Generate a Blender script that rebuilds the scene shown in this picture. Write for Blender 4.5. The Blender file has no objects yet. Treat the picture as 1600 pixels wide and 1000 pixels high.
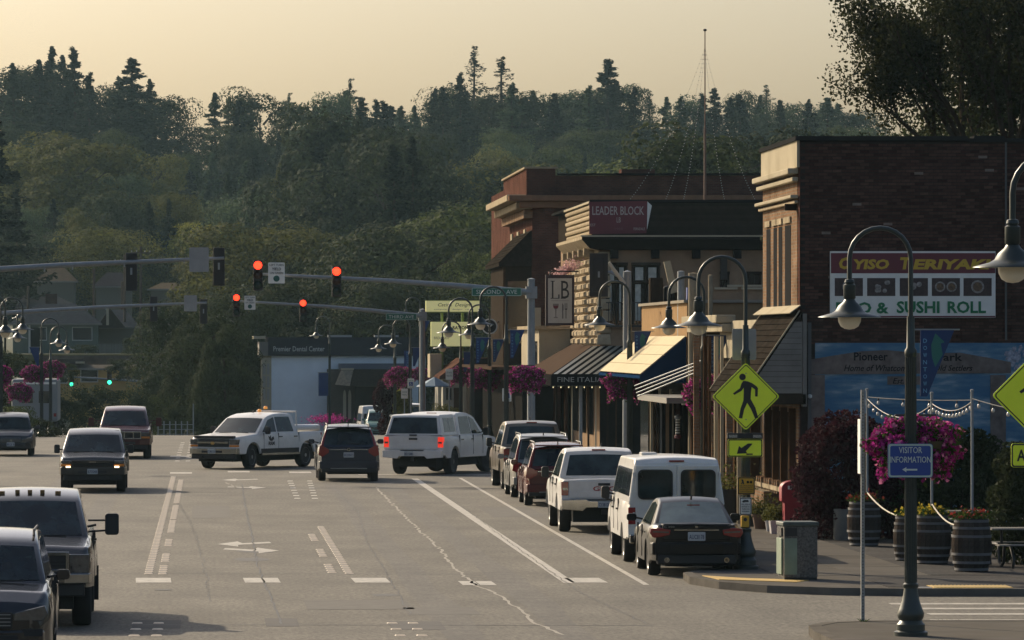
import bpy, bmesh, math, random
from mathutils import Vector, Matrix, Euler
R = math.radians
random.seed(7)
S = bpy.context.scene
COL = S.collection

# ---------------------------------------------------------------- camera, world, sun, exposure
F, VX, VY, HC = 8000.0, 325.0, 535.0, 4.45      # photo focal length (px), vanishing point (px), eye height
cam_d = bpy.data.cameras.new('camera')
cam = bpy.data.objects.new('camera', cam_d); COL.objects.link(cam)
cam.location = (0, 0, HC); cam.rotation_euler = (R(90), 0, 0)
cam_d.sensor_width = 36; cam_d.lens = F / 1600 * 36
cam_d.shift_x = (800 - VX) / 1600; cam_d.shift_y = (VY - 500) / 1600
cam_d.clip_start = 1; cam_d.clip_end = 6000
S.camera = cam

SUN_EL, SUN_AZ = 27.0, 54.0    # azimuth measured from -X (left of the street) towards +Y (away from the camera)
sd = Vector((-math.cos(R(SUN_AZ)) * math.cos(R(SUN_EL)), math.sin(R(SUN_AZ)) * math.cos(R(SUN_EL)), math.sin(R(SUN_EL))))
sun_d = bpy.data.lights.new('sun', 'SUN'); sun_d.energy = 4.3; sun_d.angle = R(0.6); sun_d.color = (1.0, 0.83, 0.60)
sun = bpy.data.objects.new('sun', sun_d); COL.objects.link(sun)
sun.rotation_euler = (-sd).to_track_quat('-Z', 'Y').to_euler()

W = bpy.data.worlds.new('World'); S.world = W; W.use_nodes = True
nt = W.node_tree; nt.nodes.clear()
sky = nt.nodes.new('ShaderNodeTexSky'); sky.sky_type = 'NISHITA'; sky.sun_disc = False
sky.sun_elevation = R(SUN_EL)
sky.sun_rotation = math.atan2(sd.x, sd.y)
sky.dust_density = 4.9; sky.air_density = 1.0; sky.ozone_density = 1.0; sky.altitude = 10
mixc = nt.nodes.new('ShaderNodeMix'); mixc.data_type = 'RGBA'; mixc.blend_type = 'MULTIPLY'
mixc.inputs[0].default_value = 1.0
mixc.inputs[7].default_value = (0.92, 0.94, 0.985, 1)
bg = nt.nodes.new('ShaderNodeBackground'); bg.inputs[1].default_value = 0.106
wo = nt.nodes.new('ShaderNodeOutputWorld')
nt.links.new(sky.outputs[0], mixc.inputs[6]); nt.links.new(mixc.outputs[2], bg.inputs[0]); nt.links.new(bg.outputs[0], wo.inputs[0])
S.view_settings.view_transform = 'Standard'; S.view_settings.look = 'None'
S.view_settings.exposure = 0.40; S.view_settings.gamma = 1.0; S.view_settings.use_curve_mapping = False
S.cycles.max_bounces = 6; S.cycles.diffuse_bounces = 2; S.cycles.glossy_bounces = 3
S.cycles.transmission_bounces = 4; S.cycles.transparent_max_bounces = 6; S.cycles.volume_bounces = 0
S.cycles.use_denoising = True

# ---------------------------------------------------------------- terrain
def smooth(a, b, t):
    u = max(0.0, min(1.0, (t - a) / (b - a))); return u * u * (3 - 2 * u)
def lerpt(tab, x):
    if x <= tab[0][0]: return tab[0][1]
    for (a, va), (b, vb) in zip(tab, tab[1:]):
        if x <= b: return va + (vb - va) * (x - a) / (b - a)
    return tab[-1][1]
def road_z(Y):
    if Y < 200: return 0.0
    if Y < 450: return -1.0e-4 * (Y - 200) ** 2
    return -6.25
HILL = [(450, -6.25), (500, -3), (600, 4), (700, 11), (800, 19), (950, 32), (1150, 36), (1600, 30)]
def ground_z(X, Y):
    z = road_z(Y) if Y < 450 else lerpt(HILL, Y)
    # rise west of the street beyond the third crossing
    if Y > 330:
        left = smooth(330, 480, Y) * 8.5 * smooth(-6, -14, -abs(min(0, X + 2)) ) if X < -2 else 0
        left *= smooth(700, 520, Y) if Y > 520 else 1
        z += left
    if X > 14 and 200 < Y < 450:
        z += (road_z(200) - road_z(Y)) * smooth(14, 22, X)
    return z
def at(x, y, D):                        # photo pixel + distance -> world point
    return Vector(((x - VX) * D / F, D, HC - (y - VY) * D / F))
def gx(x, D): return (x - VX) * D / F
def gz(y, D): return HC - (y - VY) * D / F

# ---------------------------------------------------------------- materials
MATS = {}
def M(name, col=(.5, .5, .5), rough=.6, metal=0., var=.0, scale=6., bump=0., spec=.5, coat=0., emit=None, es=1., island=0., dirt=None, dscale=1.2, objvar=0., bdist=.01, det=6):
    if name in MATS: return MATS[name]
    m = bpy.data.materials.new(name); m.use_nodes = True; MATS[name] = m
    n = m.node_tree.nodes; l = m.node_tree.links; b = n['Principled BSDF']
    b.inputs['Roughness'].default_value = rough; b.inputs['Metallic'].default_value = metal
    b.inputs['Specular IOR Level'].default_value = spec
    b.inputs['Coat Weight'].default_value = coat; b.inputs['Coat Roughness'].default_value = .04
    c4 = (*col, 1)
    src = None
    tc = n.new('ShaderNodeTexCoord')
    def noise(sc, det=6, rg=.6):
        t = n.new('ShaderNodeTexNoise'); t.inputs['Scale'].default_value = sc; t.inputs['Detail'].default_value = det
        t.inputs['Roughness'].default_value = rg; l.new(tc.outputs['Object'], t.inputs['Vector']); return t
    def mapr(sock, a0, a1, b0, b1):
        r = n.new('ShaderNodeMapRange'); r.inputs[1].default_value = a0; r.inputs[2].default_value = a1
        r.inputs[3].default_value = b0; r.inputs[4].default_value = b1; l.new(sock, r.inputs[0]); return r.outputs[0]
    def mul(a, b_):
        x = n.new('ShaderNodeMath'); x.operation = 'MULTIPLY'; l.new(a, x.inputs[0]); l.new(b_, x.inputs[1]); return x.outputs[0]
    f = None
    if var:
        f = mapr(noise(scale, det).outputs[0], .3, .7, 1 - var, 1 + var)
    if island:
        g = n.new('ShaderNodeNewGeometry'); q = mapr(g.outputs['Random Per Island'], 0, 1, 1 - island, 1 + island)
        f = mul(f, q) if f else q
    if objvar:
        oi = n.new('ShaderNodeObjectInfo'); q = mapr(oi.outputs['Random'], 0, 1, 1 - objvar, 1 + objvar)
        f = mul(f, q) if f else q
    if f:
        hv = n.new('ShaderNodeHueSaturation'); hv.inputs['Color'].default_value = c4; l.new(f, hv.inputs['Value']); src = hv.outputs[0]
    if dirt:
        mx = n.new('ShaderNodeMix'); mx.data_type = 'RGBA'
        nn = noise(dscale, 8, .65); fr = mapr(nn.outputs[0], .45, .72, 0, 1)
        l.new(fr, mx.inputs[0]); mx.inputs[7].default_value = (*dirt, 1)
        if src: l.new(src, mx.inputs[6])
        else: mx.inputs[6].default_value = c4
        src = mx.outputs[2]
    if src: l.new(src, b.inputs['Base Color'])
    else: b.inputs['Base Color'].default_value = c4
    if bump:
        bp = n.new('ShaderNodeBump'); bp.inputs['Strength'].default_value = bump; bp.inputs['Distance'].default_value = bdist
        l.new(noise(scale * 2.2, 5).outputs[0], bp.inputs['Height']); l.new(bp.outputs[0], b.inputs['Normal'])
    if emit:
        b.inputs['Emission Color'].default_value = (*emit, 1); b.inputs['Emission Strength'].default_value = es
    return m
def leafmat(name, col, dv=.35, objvar=.42, trans=.35):
    if name in MATS: return MATS[name]
    m = M(name, col, .85, island=dv, objvar=objvar, spec=.06)
    n = m.node_tree.nodes; l = m.node_tree.links; b = n['Principled BSDF']
    t = n.new('ShaderNodeBsdfTranslucent'); mx = n.new('ShaderNodeMixShader'); mx.inputs[0].default_value = trans
    hv = [x for x in n if x.type == 'HUE_SAT'][0]
    l.new(hv.outputs[0], t.inputs[0]); l.new(b.outputs[0], mx.inputs[1]); l.new(t.outputs[0], mx.inputs[2])
    l.new(mx.outputs[0], n['Material Output'].inputs[0]); return m
def brickmat(name, c1, c2, mortar, sx=.21, sz=.075, ms=.012, rot=None, rough=.85):
    if name in MATS: return MATS[name]
    m = M(name, c1, rough); n = m.node_tree.nodes; l = m.node_tree.links; b = n['Principled BSDF']
    tc = [x for x in n if x.type == 'TEX_COORD'][0]
    sep = n.new('ShaderNodeSeparateXYZ'); l.new(tc.outputs['Object'], sep.inputs[0])
    ad = n.new('ShaderNodeMath'); ad.operation = 'ADD'; l.new(sep.outputs[0], ad.inputs[0]); l.new(sep.outputs[1], ad.inputs[1])
    cb = n.new('ShaderNodeCombineXYZ'); l.new(ad.outputs[0], cb.inputs[0]); l.new(sep.outputs[2], cb.inputs[1])
    br = n.new('ShaderNodeTexBrick'); br.inputs['Scale'].default_value = 1; br.inputs['Brick Width'].default_value = sx; br.inputs['Row Height'].default_value = sz
    br.inputs['Mortar Size'].default_value = ms; br.inputs['Color1'].default_value = (*c1, 1); br.inputs['Color2'].default_value = (*c2, 1); br.inputs['Mortar'].default_value = (*mortar, 1)
    l.new(cb.outputs[0], br.inputs['Vector'])
    ns = n.new('ShaderNodeTexNoise'); ns.inputs['Scale'].default_value = .9; ns.inputs['Detail'].default_value = 8; l.new(tc.outputs['Object'], ns.inputs['Vector'])
    mr = n.new('ShaderNodeMapRange'); mr.inputs[1].default_value = .3; mr.inputs[2].default_value = .7; mr.inputs[3].default_value = .7; mr.inputs[4].default_value = 1.3; l.new(ns.outputs[0], mr.inputs[0])
    hv = n.new('ShaderNodeHueSaturation'); l.new(br.outputs[0], hv.inputs['Color']); l.new(mr.outputs[0], hv.inputs['Value'])
    l.new(hv.outputs[0], b.inputs['Base Color'])
    bp = n.new('ShaderNodeBump'); bp.inputs['Strength'].default_value = .6; bp.inputs['Distance'].default_value = .01; bp.invert = True
    l.new(br.outputs['Fac'], bp.inputs['Height']); l.new(bp.outputs[0], b.inputs['Normal'])
    return m

# ---------------------------------------------------------------- mesh builder
class MB:
    def __init__(s): s.v = []; s.f = []; s.m = []; s.mats = []
    def _mi(s, mat):
        if mat is None: return 0
        if mat not in s.mats: s.mats.append(mat)
        return s.mats.index(mat)
    def add(s, vs, fs, mat=None):
        o = len(s.v); s.v += [tuple(p) for p in vs]; s.f += [tuple(i + o for i in f) for f in fs]; s.m += [s._mi(mat)] * len(fs); return s
    def box(s, x0, x1, y0, y1, z0, z1, mat=None, T=None, tx=0, ty=0):
        # tx, ty: inset of the top
        vs = [(x0, y0, z0), (x1, y0, z0), (x1, y1, z0), (x0, y1, z0), (x0 + tx, y0 + ty, z1), (x1 - tx, y0 + ty, z1), (x1 - tx, y1 - ty, z1), (x0 + tx, y1 - ty, z1)]
        if T: vs = [T @ Vector(p) for p in vs]
        return s.add(vs, [(0, 3, 2, 1), (4, 5, 6, 7), (0, 1, 5, 4), (1, 2, 6, 5), (2, 3, 7, 6), (3, 0, 4, 7)], mat)
    def tube(s, pts, r, n=8, mat=None, cap=True):
        pts = [Vector(p) for p in pts]; rr = r if isinstance(r, (list, tuple)) else [r] * len(pts)
        vs = []; u = None
        for i, p in enumerate(pts):
            d = (pts[min(i + 1, len(pts) - 1)] - pts[max(i - 1, 0)]).normalized()
            if u is None: u = d.orthogonal().normalized()
            u = (u - d * u.dot(d)).normalized(); w = d.cross(u)
            for k in range(n):
                a = 2 * math.pi * k / n; vs.append(p + (u * math.cos(a) + w * math.sin(a)) * rr[i])
        fs = []
        for i in range(len(pts) - 1):
            for k in range(n):
                a = i * n + k; b = i * n + (k + 1) % n; fs.append((a, b, b + n, a + n))
        if cap: fs += [tuple(range(n))[::-1], tuple(range(len(vs) - n, len(vs)))]
        return s.add(vs, fs, mat)
    def lathe(s, prof, n=16, c=(0, 0, 0), mat=None, axis='z', cap=True):
        vs = []
        for r, z in prof:
            for k in range(n):
                a = 2 * math.pi * k / n
                if axis == 'z': vs.append((c[0] + r * math.cos(a), c[1] + r * math.sin(a), c[2] + z))
                elif axis == 'x': vs.append((c[0] + z, c[1] + r * math.cos(a), c[2] + r * math.sin(a)))
                else: vs.append((c[0] + r * math.sin(a), c[1] + z, c[2] + r * math.cos(a)))
        fs = []
        for i in range(len(prof) - 1):
            for k in range(n):
                a = i * n + k; b = i * n + (k + 1) % n; fs.append((a, b, b + n, a + n))
        if cap:
            fs.append(tuple(range(n))[::-1]); fs.append(tuple(range(len(vs) - n, len(vs))))
        return s.add(vs, fs, mat)
    def prism(s, poly, h0, h1, plane='xz', mat=None):
        # poly in the plane, extruded along the remaining axis from h0 to h1
        def P(a, b, h): return {'xz': (a, h, b), 'xy': (a, b, h), 'yz': (h, a, b)}[plane]
        n = len(poly); vs = [P(a, b, h0) for a, b in poly] + [P(a, b, h1) for a, b in poly]
        fs = [tuple(range(n))[::-1], tuple(range(n, 2 * n))] + [(i, (i + 1) % n, n + (i + 1) % n, n + i) for i in range(n)]
        return s.add(vs, fs, mat)
    def quadp(s, p0, p1, p2, p3, t=.02, mat=None):   # thick quad panel
        p = [Vector(q) for q in (p0, p1, p2, p3)]; nn = (p[1] - p[0]).cross(p[3] - p[0]).normalized() * t
        return s.add(p + [q + nn for q in p], [(3, 2, 1, 0), (4, 5, 6, 7), (0, 1, 5, 4), (1, 2, 6, 5), (2, 3, 7, 6), (3, 0, 4, 7)], mat)
    def mesh(s, name, mat=None):
        me = bpy.data.meshes.new(name); me.from_pydata(s.v, [], s.f)
        for m in (s.mats if s.mats else ([mat] if mat else [])): me.materials.append(m)
        if s.mats and len(s.mats) > 1: me.polygons.foreach_set('material_index', s.m)
        bm = bmesh.new(); bm.from_mesh(me); bmesh.ops.recalc_face_normals(bm, faces=bm.faces); bm.to_mesh(me); bm.free()
        return me
    def raw(s, name, mat=None):
        me = bpy.data.meshes.new(name); me.from_pydata(s.v, [], s.f)
        if mat: me.materials.append(mat)
        return me
    def build(s, name, mat=None, parent=None, smooth=None, bevel=0, world=False, loc=None, kind=None):
        if world and parent is not None:
            o = parent.location; s.v = [(a - o.x, b - o.y, c - o.z) for a, b, c in s.v]
        me = s.mesh(name, mat)
        return link(name, me, parent, smooth, bevel, loc, kind)
def link(name, me, parent=None, smooth=None, bevel=0, loc=None, kind=None):
    o = bpy.data.objects.new(name, me); COL.objects.link(o)
    if parent is not None: o.parent = parent
    if loc: o.location = loc
    if smooth is not None: sh(me, smooth)
    if bevel:
        b = o.modifiers.new('bevel', 'BEVEL'); b.width = bevel; b.segments = 2; b.limit_method = 'ANGLE'; b.angle_limit = R(35)
    if kind: o['kind'] = kind
    return o
def sh(me, ang):
    me.polygons.foreach_set('use_smooth', [True] * len(me.polygons))
    if ang < 180 and hasattr(me, 'set_sharp_from_angle'): me.set_sharp_from_angle(angle=R(ang))
def tag(o, label, cat, group=None):
    o['label'] = label; o['category'] = cat
    if group: o['group'] = group
    return o
def thing(name, label, cat, loc=(0, 0, 0), rz=0, group=None):
    o = bpy.data.objects.new(name, None); COL.objects.link(o); o.location = loc; o.rotation_euler = (0, 0, rz); o.empty_display_size = .2
    return tag(o, label, cat, group)
def copy_tree(o, parent=None, depth=0):
    c = o.copy(); COL.objects.link(c)
    if parent is not None: c.parent = parent
    for ch in list(o.children): copy_tree(ch, c, depth + 1)
    return c
def structure(o): o['kind'] = 'structure'; return o
_TX = {}
def text_mesh(s, mat, shear=0, bold=0, ext=.004, font_w=1.0):
    key = (s, mat.name, shear, bold, ext)
    if key in _TX: return _TX[key]
    c = bpy.data.curves.new('text', 'FONT'); c.body = s; c.size = 1; c.extrude = ext; c.align_x = 'CENTER'; c.align_y = 'CENTER'
    c.shear = shear; c.offset = bold; c.resolution_u = 2
    o = bpy.data.objects.new('text', c); COL.objects.link(o)
    bpy.context.view_layer.update()
    me = bpy.data.meshes.new_from_object(o.evaluated_get(bpy.context.evaluated_depsgraph_get()))
    bpy.data.objects.remove(o); bpy.data.curves.remove(c)
    me.materials.clear(); me.materials.append(mat)
    xs = [v.co.x for v in me.vertices]; ys = [v.co.y for v in me.vertices]
    cx = (min(xs) + max(xs)) / 2; cy = (min(ys) + max(ys)) / 2
    for v in me.vertices: v.co.x -= cx; v.co.y -= cy
    _TX[key] = (me, max(xs) - min(xs), max(ys) - min(ys)); return _TX[key]
def text(s, mat, c, w, h, parent=None, name='lettering', shear=0, bold=0, world=True, rz=0, ext=.004):
    """lettering w x h metres centred on c, facing -Y (turned by rz)"""
    me, tw, th = text_mesh(s, mat, shear, bold, ext)
    o = bpy.data.objects.new(name, me); COL.objects.link(o)
    o.rotation_euler = (R(90), 0, rz); o.scale = (w / tw, h / th, 1)
    c = Vector(c)
    if parent is not None:
        o.parent = parent
        if world: c = c - parent.location
    o.location = c
    return o
# ---------------------------------------------------------------- road, pavements
asph = M('asphalt', (.090, .082, .065), .82, var=.26, scale=.28, bump=.5, spec=.35)
def tune_asphalt(m, grain=.5):
    n = m.node_tree.nodes; l = m.node_tree.links; b = n['Principled BSDF']; tc = [x for x in n if x.type == 'TEX_COORD'][0]
    src = b.inputs['Base Color'].links[0].from_socket
    mp = n.new('ShaderNodeMapping'); mp.inputs['Scale'].default_value = (1, .22, 1); l.new(tc.outputs['Object'], mp.inputs[0])
    g = n.new('ShaderNodeTexNoise'); g.inputs['Scale'].default_value = 1; g.inputs['Detail'].default_value = 4; g.inputs['Roughness'].default_value = .75; m2 = n.new('ShaderNodeMapping'); m2.inputs['Scale'].default_value = (13, 3.2, 1); l.new(tc.outputs['Object'], m2.inputs[0]); l.new(m2.outputs[0], g.inputs['Vector'])
    w = n.new('ShaderNodeTexNoise'); w.inputs['Scale'].default_value = .9; w.inputs['Detail'].default_value = 6; l.new(mp.outputs[0], w.inputs['Vector'])
    r1 = n.new('ShaderNodeMapRange'); r1.inputs[1].default_value = .3; r1.inputs[2].default_value = .7; r1.inputs[3].default_value = 1 - grain; r1.inputs[4].default_value = 1 + grain; l.new(g.outputs[0], r1.inputs[0])
    r2 = n.new('ShaderNodeMapRange'); r2.inputs[1].default_value = .3; r2.inputs[2].default_value = .7; r2.inputs[3].default_value = .8; r2.inputs[4].default_value = 1.2; l.new(w.outputs[0], r2.inputs[0])
    mu = n.new('ShaderNodeMath'); mu.operation = 'MULTIPLY'; l.new(r1.outputs[0], mu.inputs[0]); l.new(r2.outputs[0], mu.inputs[1])
    hv = n.new('ShaderNodeHueSaturation'); l.new(src, hv.inputs['Color']); l.new(mu.outputs[0], hv.inputs['Value']); l.new(hv.outputs[0], b.inputs['Base Color'])
tune_asphalt(asph, .6)
grass = M('hill_ground', (.035, .045, .018), .9, var=.4, scale=.05)
conc = M('concrete', (.12, .112, .10), .85, var=.14, scale=1.3, bump=.3, dirt=(.12, .11, .095), dscale=.8, objvar=.1)
plaza_m = M('plaza_asphalt_shaded', (.034, .032, .031), .85, var=.2, scale=.6, bump=.4, objvar=.06, spec=.1); tune_asphalt(plaza_m, .4)  # shade lying on the plaza is put into this darker ground colour
curb_m = M('kerb_concrete', (.13, .12, .105), .85, var=.2, scale=2, bump=.3)
paint_w = M('road_paint_white', (.42, .39, .33), .6, var=.25, scale=3, dirt=(.12, .112, .095), dscale=6)
paint_y = M('marker_yellow', (.38, .31, .22), .5, var=.2, scale=8)
yellow_pave = M('tactile_yellow', (.45, .30, .08), .7, var=.15, scale=5)

def sheet(xs, ys, zf, off=0):
    mb = MB()
    for y in ys:
        for x in xs: mb.v.append((x, y, zf(x, y) + off))
    nx = len(xs)
    for j in range(len(ys) - 1):
        for i in range(nx - 1):
            a = j * nx + i; mb.f.append((a, a + 1, a + 1 + nx, a + nx)); mb.m.append(0)
    return mb
# the ground at large
xs = [-900, -500, -300, -200, -140, -100, -70, -50, -40, -30, -25, -20, -17, -14, -12, -10, -8, -6, -4, -2, 2, 6, 10, 14, 17, 20, 25, 30, 40, 50, 70, 100, 140, 200, 300, 500, 900]
ys = [-60, 20] + list(range(40, 460, 10)) + list(range(460, 1000, 20)) + list(range(1000, 1601, 60)) + [2200, 3500]
structure(sheet(xs, ys, ground_z, -.06).build('ground', grass, smooth=180))
# main street with the side streets as one asphalt sheet
rx = [-60, -30, -15, -9, 0, 10.4, 15, 30, 60]
ry = list(range(30, 331, 6))
road = structure(sheet(rx, ry, lambda x, y: road_z(y)).build('road', asph, smooth=180))
r2x = [-8.9, 0, 10.4, 14]
road2 = structure(sheet(r2x, list(range(330, 470, 6)), lambda x, y: road_z(y)).build('road', asph, smooth=180))

def painted(poly, z=.004, zz=None):     # flat marking polygon (x, y)
    return [(x, y, (road_z(y) if zz is None else zz) + z) for x, y in poly]
def mark(name, polys, mat, z=.004):
    mb = MB()
    for p in polys: mb.add(painted(p, z), [tuple(range(len(p)))])
    o = mb.build(name, mat, road); return o
def strip(x0, y0, x1, y1, w):
    d = Vector((x1 - x0, y1 - y0)).normalized(); n = Vector((-d.y, d.x)) * w / 2
    return [(x0 - n.x, y0 - n.y), (x1 - n.x, y1 - n.y), (x1 + n.x, y1 + n.y), (x0 + n.x, y0 + n.y)][::-1]
def GY(y): return 35600.0 / (y - 535)
def G(x, y): D = GY(y); return ((x - VX) * D / F, D)
# buffer line and parking line
mark('lane_line', [strip(*G(648, 748), *G(890, 911), .22)], paint_w)
mark('parking_line', [strip(*G(719, 747), *G(1010, 914), .11)], paint_w)
# transverse crossing bars, near and far
for x in (241, 410, 580, 916):
    D = 95.8; X = gx(x, D); mark('crossing_bar', [[(X - .33, D - 1), (X + .33, D - 1), (X + .30, D + .9), (X - .36, D + .9)]], paint_w)
for x in (733, 760):
    D = 94.6; X = gx(x, D); mark('crossing_bar', [[(X - .15, D - .8), (X + .15, D - .8), (X + .13, D + .8), (X - .17, D + .8)]], paint_w)
for x, y in ((284, 739), (374, 737), (470, 738), (282, 713), (356, 719)):
    X, D = G(x, y); mark('crossing_bar', [[(X - .4, D - 1), (X + .35, D - 1), (X + .35, D + .8), (X - .4, D + .8)]], paint_w)
mark('stop_line', [strip(*G(560, 741.5), *G(860, 741.5), .5)], paint_w)
# side street crossing stripes by the near corner
for x0, x1, y in ((1390, 1700, 943.5), (1440, 1700, 951), (1450, 1700, 959.5), (1455, 1700, 969.5), (1485, 1700, 980)):
    X0, D = G(x0, y); X1, _ = G(x1, y); mark('crossing_stripe', [[(X0, D - .28), (X1, D - .28), (X1, D + .22), (X0, D + .22)]], paint_w)
# turn arrows in the middle lane
def arrow(x, y, flip=1):
    X, D = G(x, y)
    pts = [(-.10, -2.2), (.10, -2.2), (.12, .2), (.45, .8), (.62, .45), (.75, 1.7), (.12, 1.9), (.3, 1.5), (-.08, .9)]
    mark('turn_arrow', [[(X + a * flip, D + b) for a, b in (pts if flip > 0 else pts[::-1])]], paint_w)
def arrow2(x, y, flip=1):
    X, D = G(x, y)
    pts = [(-.6, -.6), (-.15, -1.6), (-.15, -.9), (.6, -.2), (.55, .35), (-.05, -.25), (-.15, .5)]
    mark('turn_arrow', [[(X + a * flip, D + b * 1.4) for a, b in (pts if flip > 0 else pts[::-1])]], paint_w)
arrow2(382, 848); arrow2(392, 858, -1); arrow2(375, 749); arrow2(385, 761, -1)
# bumps of the raised markers, in rows
mk = MB().box(-.085, .085, -.12, .12, 0, .016, tx=.02, ty=.09).mesh('pavement_marker', paint_y)
mkw = MB().box(-.09, .09, -.1, .1, 0, .014, tx=.02, ty=.08).mesh('pavement_marker', M('marker_white', (.6, .57, .48), .5, var=.15, scale=9))
worn = M('worn_lane_paint', (.17, .145, .11), .6, var=.5, scale=4, dirt=(.12, .105, .085), dscale=6)
mark('worn_line', [strip(-1.14, 98.2, -1.14, 170, .13), strip(2.72, 98.2, 2.72, 124, .12)] + [strip(-.87, a, -.87, c, .13) for a, c in ((98.4, 102), (104, 108), (112, 115.5), (120, 128), (129, 140), (142, 152), (153.5, 166))] + [strip(2.40, a, 2.40, c, .12) for a, c in ((99, 102.4), (106.5, 110), (115, 119))], worn)
nm = 0
def marker(X, D, me):
    global nm
    if nm >= 292: return
    nm += 1; o = bpy.data.objects.new('pavement_marker', me); COL.objects.link(o); o.parent = road; o.location = (X, D, road_z(D) + .001)
D = 98.4
while D < 170: marker(-1.14, D, mk); D += .85
for a, b in ((98.4, 102), (104, 108), (112, 115.5), (120, 128), (129, 140), (142, 152), (153.5, 166)):
    D = a
    while D < b: marker(-.87, D, mk); D += .85
D = 98.6
while D < 124: marker(2.72, D, mk); D += .85
for a, b in ((99, 102.4), (106.5, 110), (115, 119)):
    D = a
    while D < b: marker(2.40, D, mk); D += .85
for X in (-1.12, -.78, 2.92, 3.25):
    for k in range(4): marker(X, 76 + k * 1.7, mk)
for X in (2.55, 3.05):
    for k in range(8): marker(X + .03 * k * (1 if X > 3 else .4), 146 + k * 2.6, mkw)
for X in (-1.15, -.75):
    for k in range(9): marker(X, 192 + k * 5, mkw)
# cracks and patches
def crack(pts, w, mat, name, jit=.05):
    random.seed(len(pts) * 7 + int(w * 1000)); out = []
    P = [G(*p) for p in pts]; Q = []
    for (a, b), (c, d) in zip(P, P[1:]):
        n = max(2, int(abs(d - b) / .5))
        for i in range(n): t = i / n; Q.append((a + (c - a) * t + random.uniform(-jit, jit), b + (d - b) * t))
    Q.append(P[-1]); mb = MB()
    L = [(x - w * random.uniform(.3, .7), y, road_z(y) + .004) for x, y in Q]; Rr = [(x + w * random.uniform(.3, .7), y, road_z(y) + .004) for x, y in Q]
    n = len(Q); mb.add(L + Rr, [(i, i + 1, n + i + 1, n + i) for i in range(n - 1)]); mb.build(name, mat, road)
filler = M('crack_filler_pale', (.26, .235, .19), .7, var=.2, scale=4); tar = M('crack_dark', (.028, .027, .026), .6)
crack([(588, 762), (640, 815), (690, 860), (712, 890), (745, 915), (790, 935), (835, 972), (880, 992)], .055, filler, 'road_crack')
crack([(378, 757), (385, 800), (392, 830), (402, 880), (415, 915), (440, 975)], .03, tar, 'road_crack', .03)
crack([(520, 762), (560, 800), (575, 850), (610, 905), (640, 960)], .018, tar, 'road_crack', .04)
crack([(262, 760), (300, 820), (318, 880), (330, 940)], .015, tar, 'road_crack', .05)
crack([(700, 775), (800, 850), (905, 925), (1010, 975)], .016, tar, 'road_crack', .03)
crack([(352, 754), (368, 762)], .05, filler, 'road_crack')
mark('road_seam', [[(-9, 99.0), (5.5, 98.2), (5.5, 98.26), (-9, 99.06)], [(-9, 80.9), (7, 80.4), (7, 80.46), (-9, 80.96)], [(-9, 151.8), (3, 151.9), (3, 152.0), (-9, 151.9)]], tar)
patch_m = M('asphalt_patch', (.040, .038, .036), .85, var=.15, scale=8)
for x, y, w in ((245, 975, .38), (440, 972, .26), (650, 977, .42)):
    X, D = G(x, y); mark('asphalt_patch', [[(X - w, D - 1.3), (X + w, D - 1.3), (X + w, D + 1.1), (X - w, D + 1.1)]], patch_m, .003)
for x, y, w, h in ((560, 945, .9, 1.6), (800, 800, .7, 4), (330, 800, .5, 5), (690, 955, .6, 1.2)):
    X, D = G(x, y); mark('asphalt_patch', [[(X - w, D - h), (X + w, D - h * .9), (X + w * .95, D + h), (X - w, D + h * .95)]], M('asphalt_repair', (.066, .061, .052), .85, var=.3, scale=3), .003)
# oil stained streaks
stain = M('oil_stain', (.05, .048, .045), .7, var=.2, scale=4)
for x, y, w, h in ((400, 862, .45, .9), (393, 874, .5, 1.1), (600, 930, .3, .5)):
    X, D = G(x, y); n = 14; random.seed(int(x))
    mark('oil_stain', [[(X + w * random.uniform(.6, 1) * math.cos(2 * math.pi * k / n), D + h * random.uniform(.6, 1) * math.sin(2 * math.pi * k / n)) for k in range(n)]], stain, .003)
lanewear = M('tyre_polish', (.076, .069, .056), .75, var=.25, scale=1.5, spec=.35); tune_asphalt(lanewear, .5)
for X in (-4.6, -2.9, 3.9, 5.6):
    rr_ = random.Random(int(X * 10)); L_ = []; R_ = []; Y_ = 62
    while Y_ < 172: L_.append((X - .28 + rr_.uniform(-.08, .08), Y_)); R_.append((X + .28 + rr_.uniform(-.08, .08), Y_)); Y_ += 5
    mark('tyre_track', [L_[::-1] + R_] if False else [[L_[i], R_[i], R_[i + 1], L_[i + 1]] for i in range(len(L_) - 1)], lanewear, .002)
# manhole / valve cover
X, D = G(255, 922); mb = MB().lathe([(.0, .0), (.16, .0), (.16, .006), (0, .006)], 14, (X, D, 0)); mb.build('valve_cover', tar, road)

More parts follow.
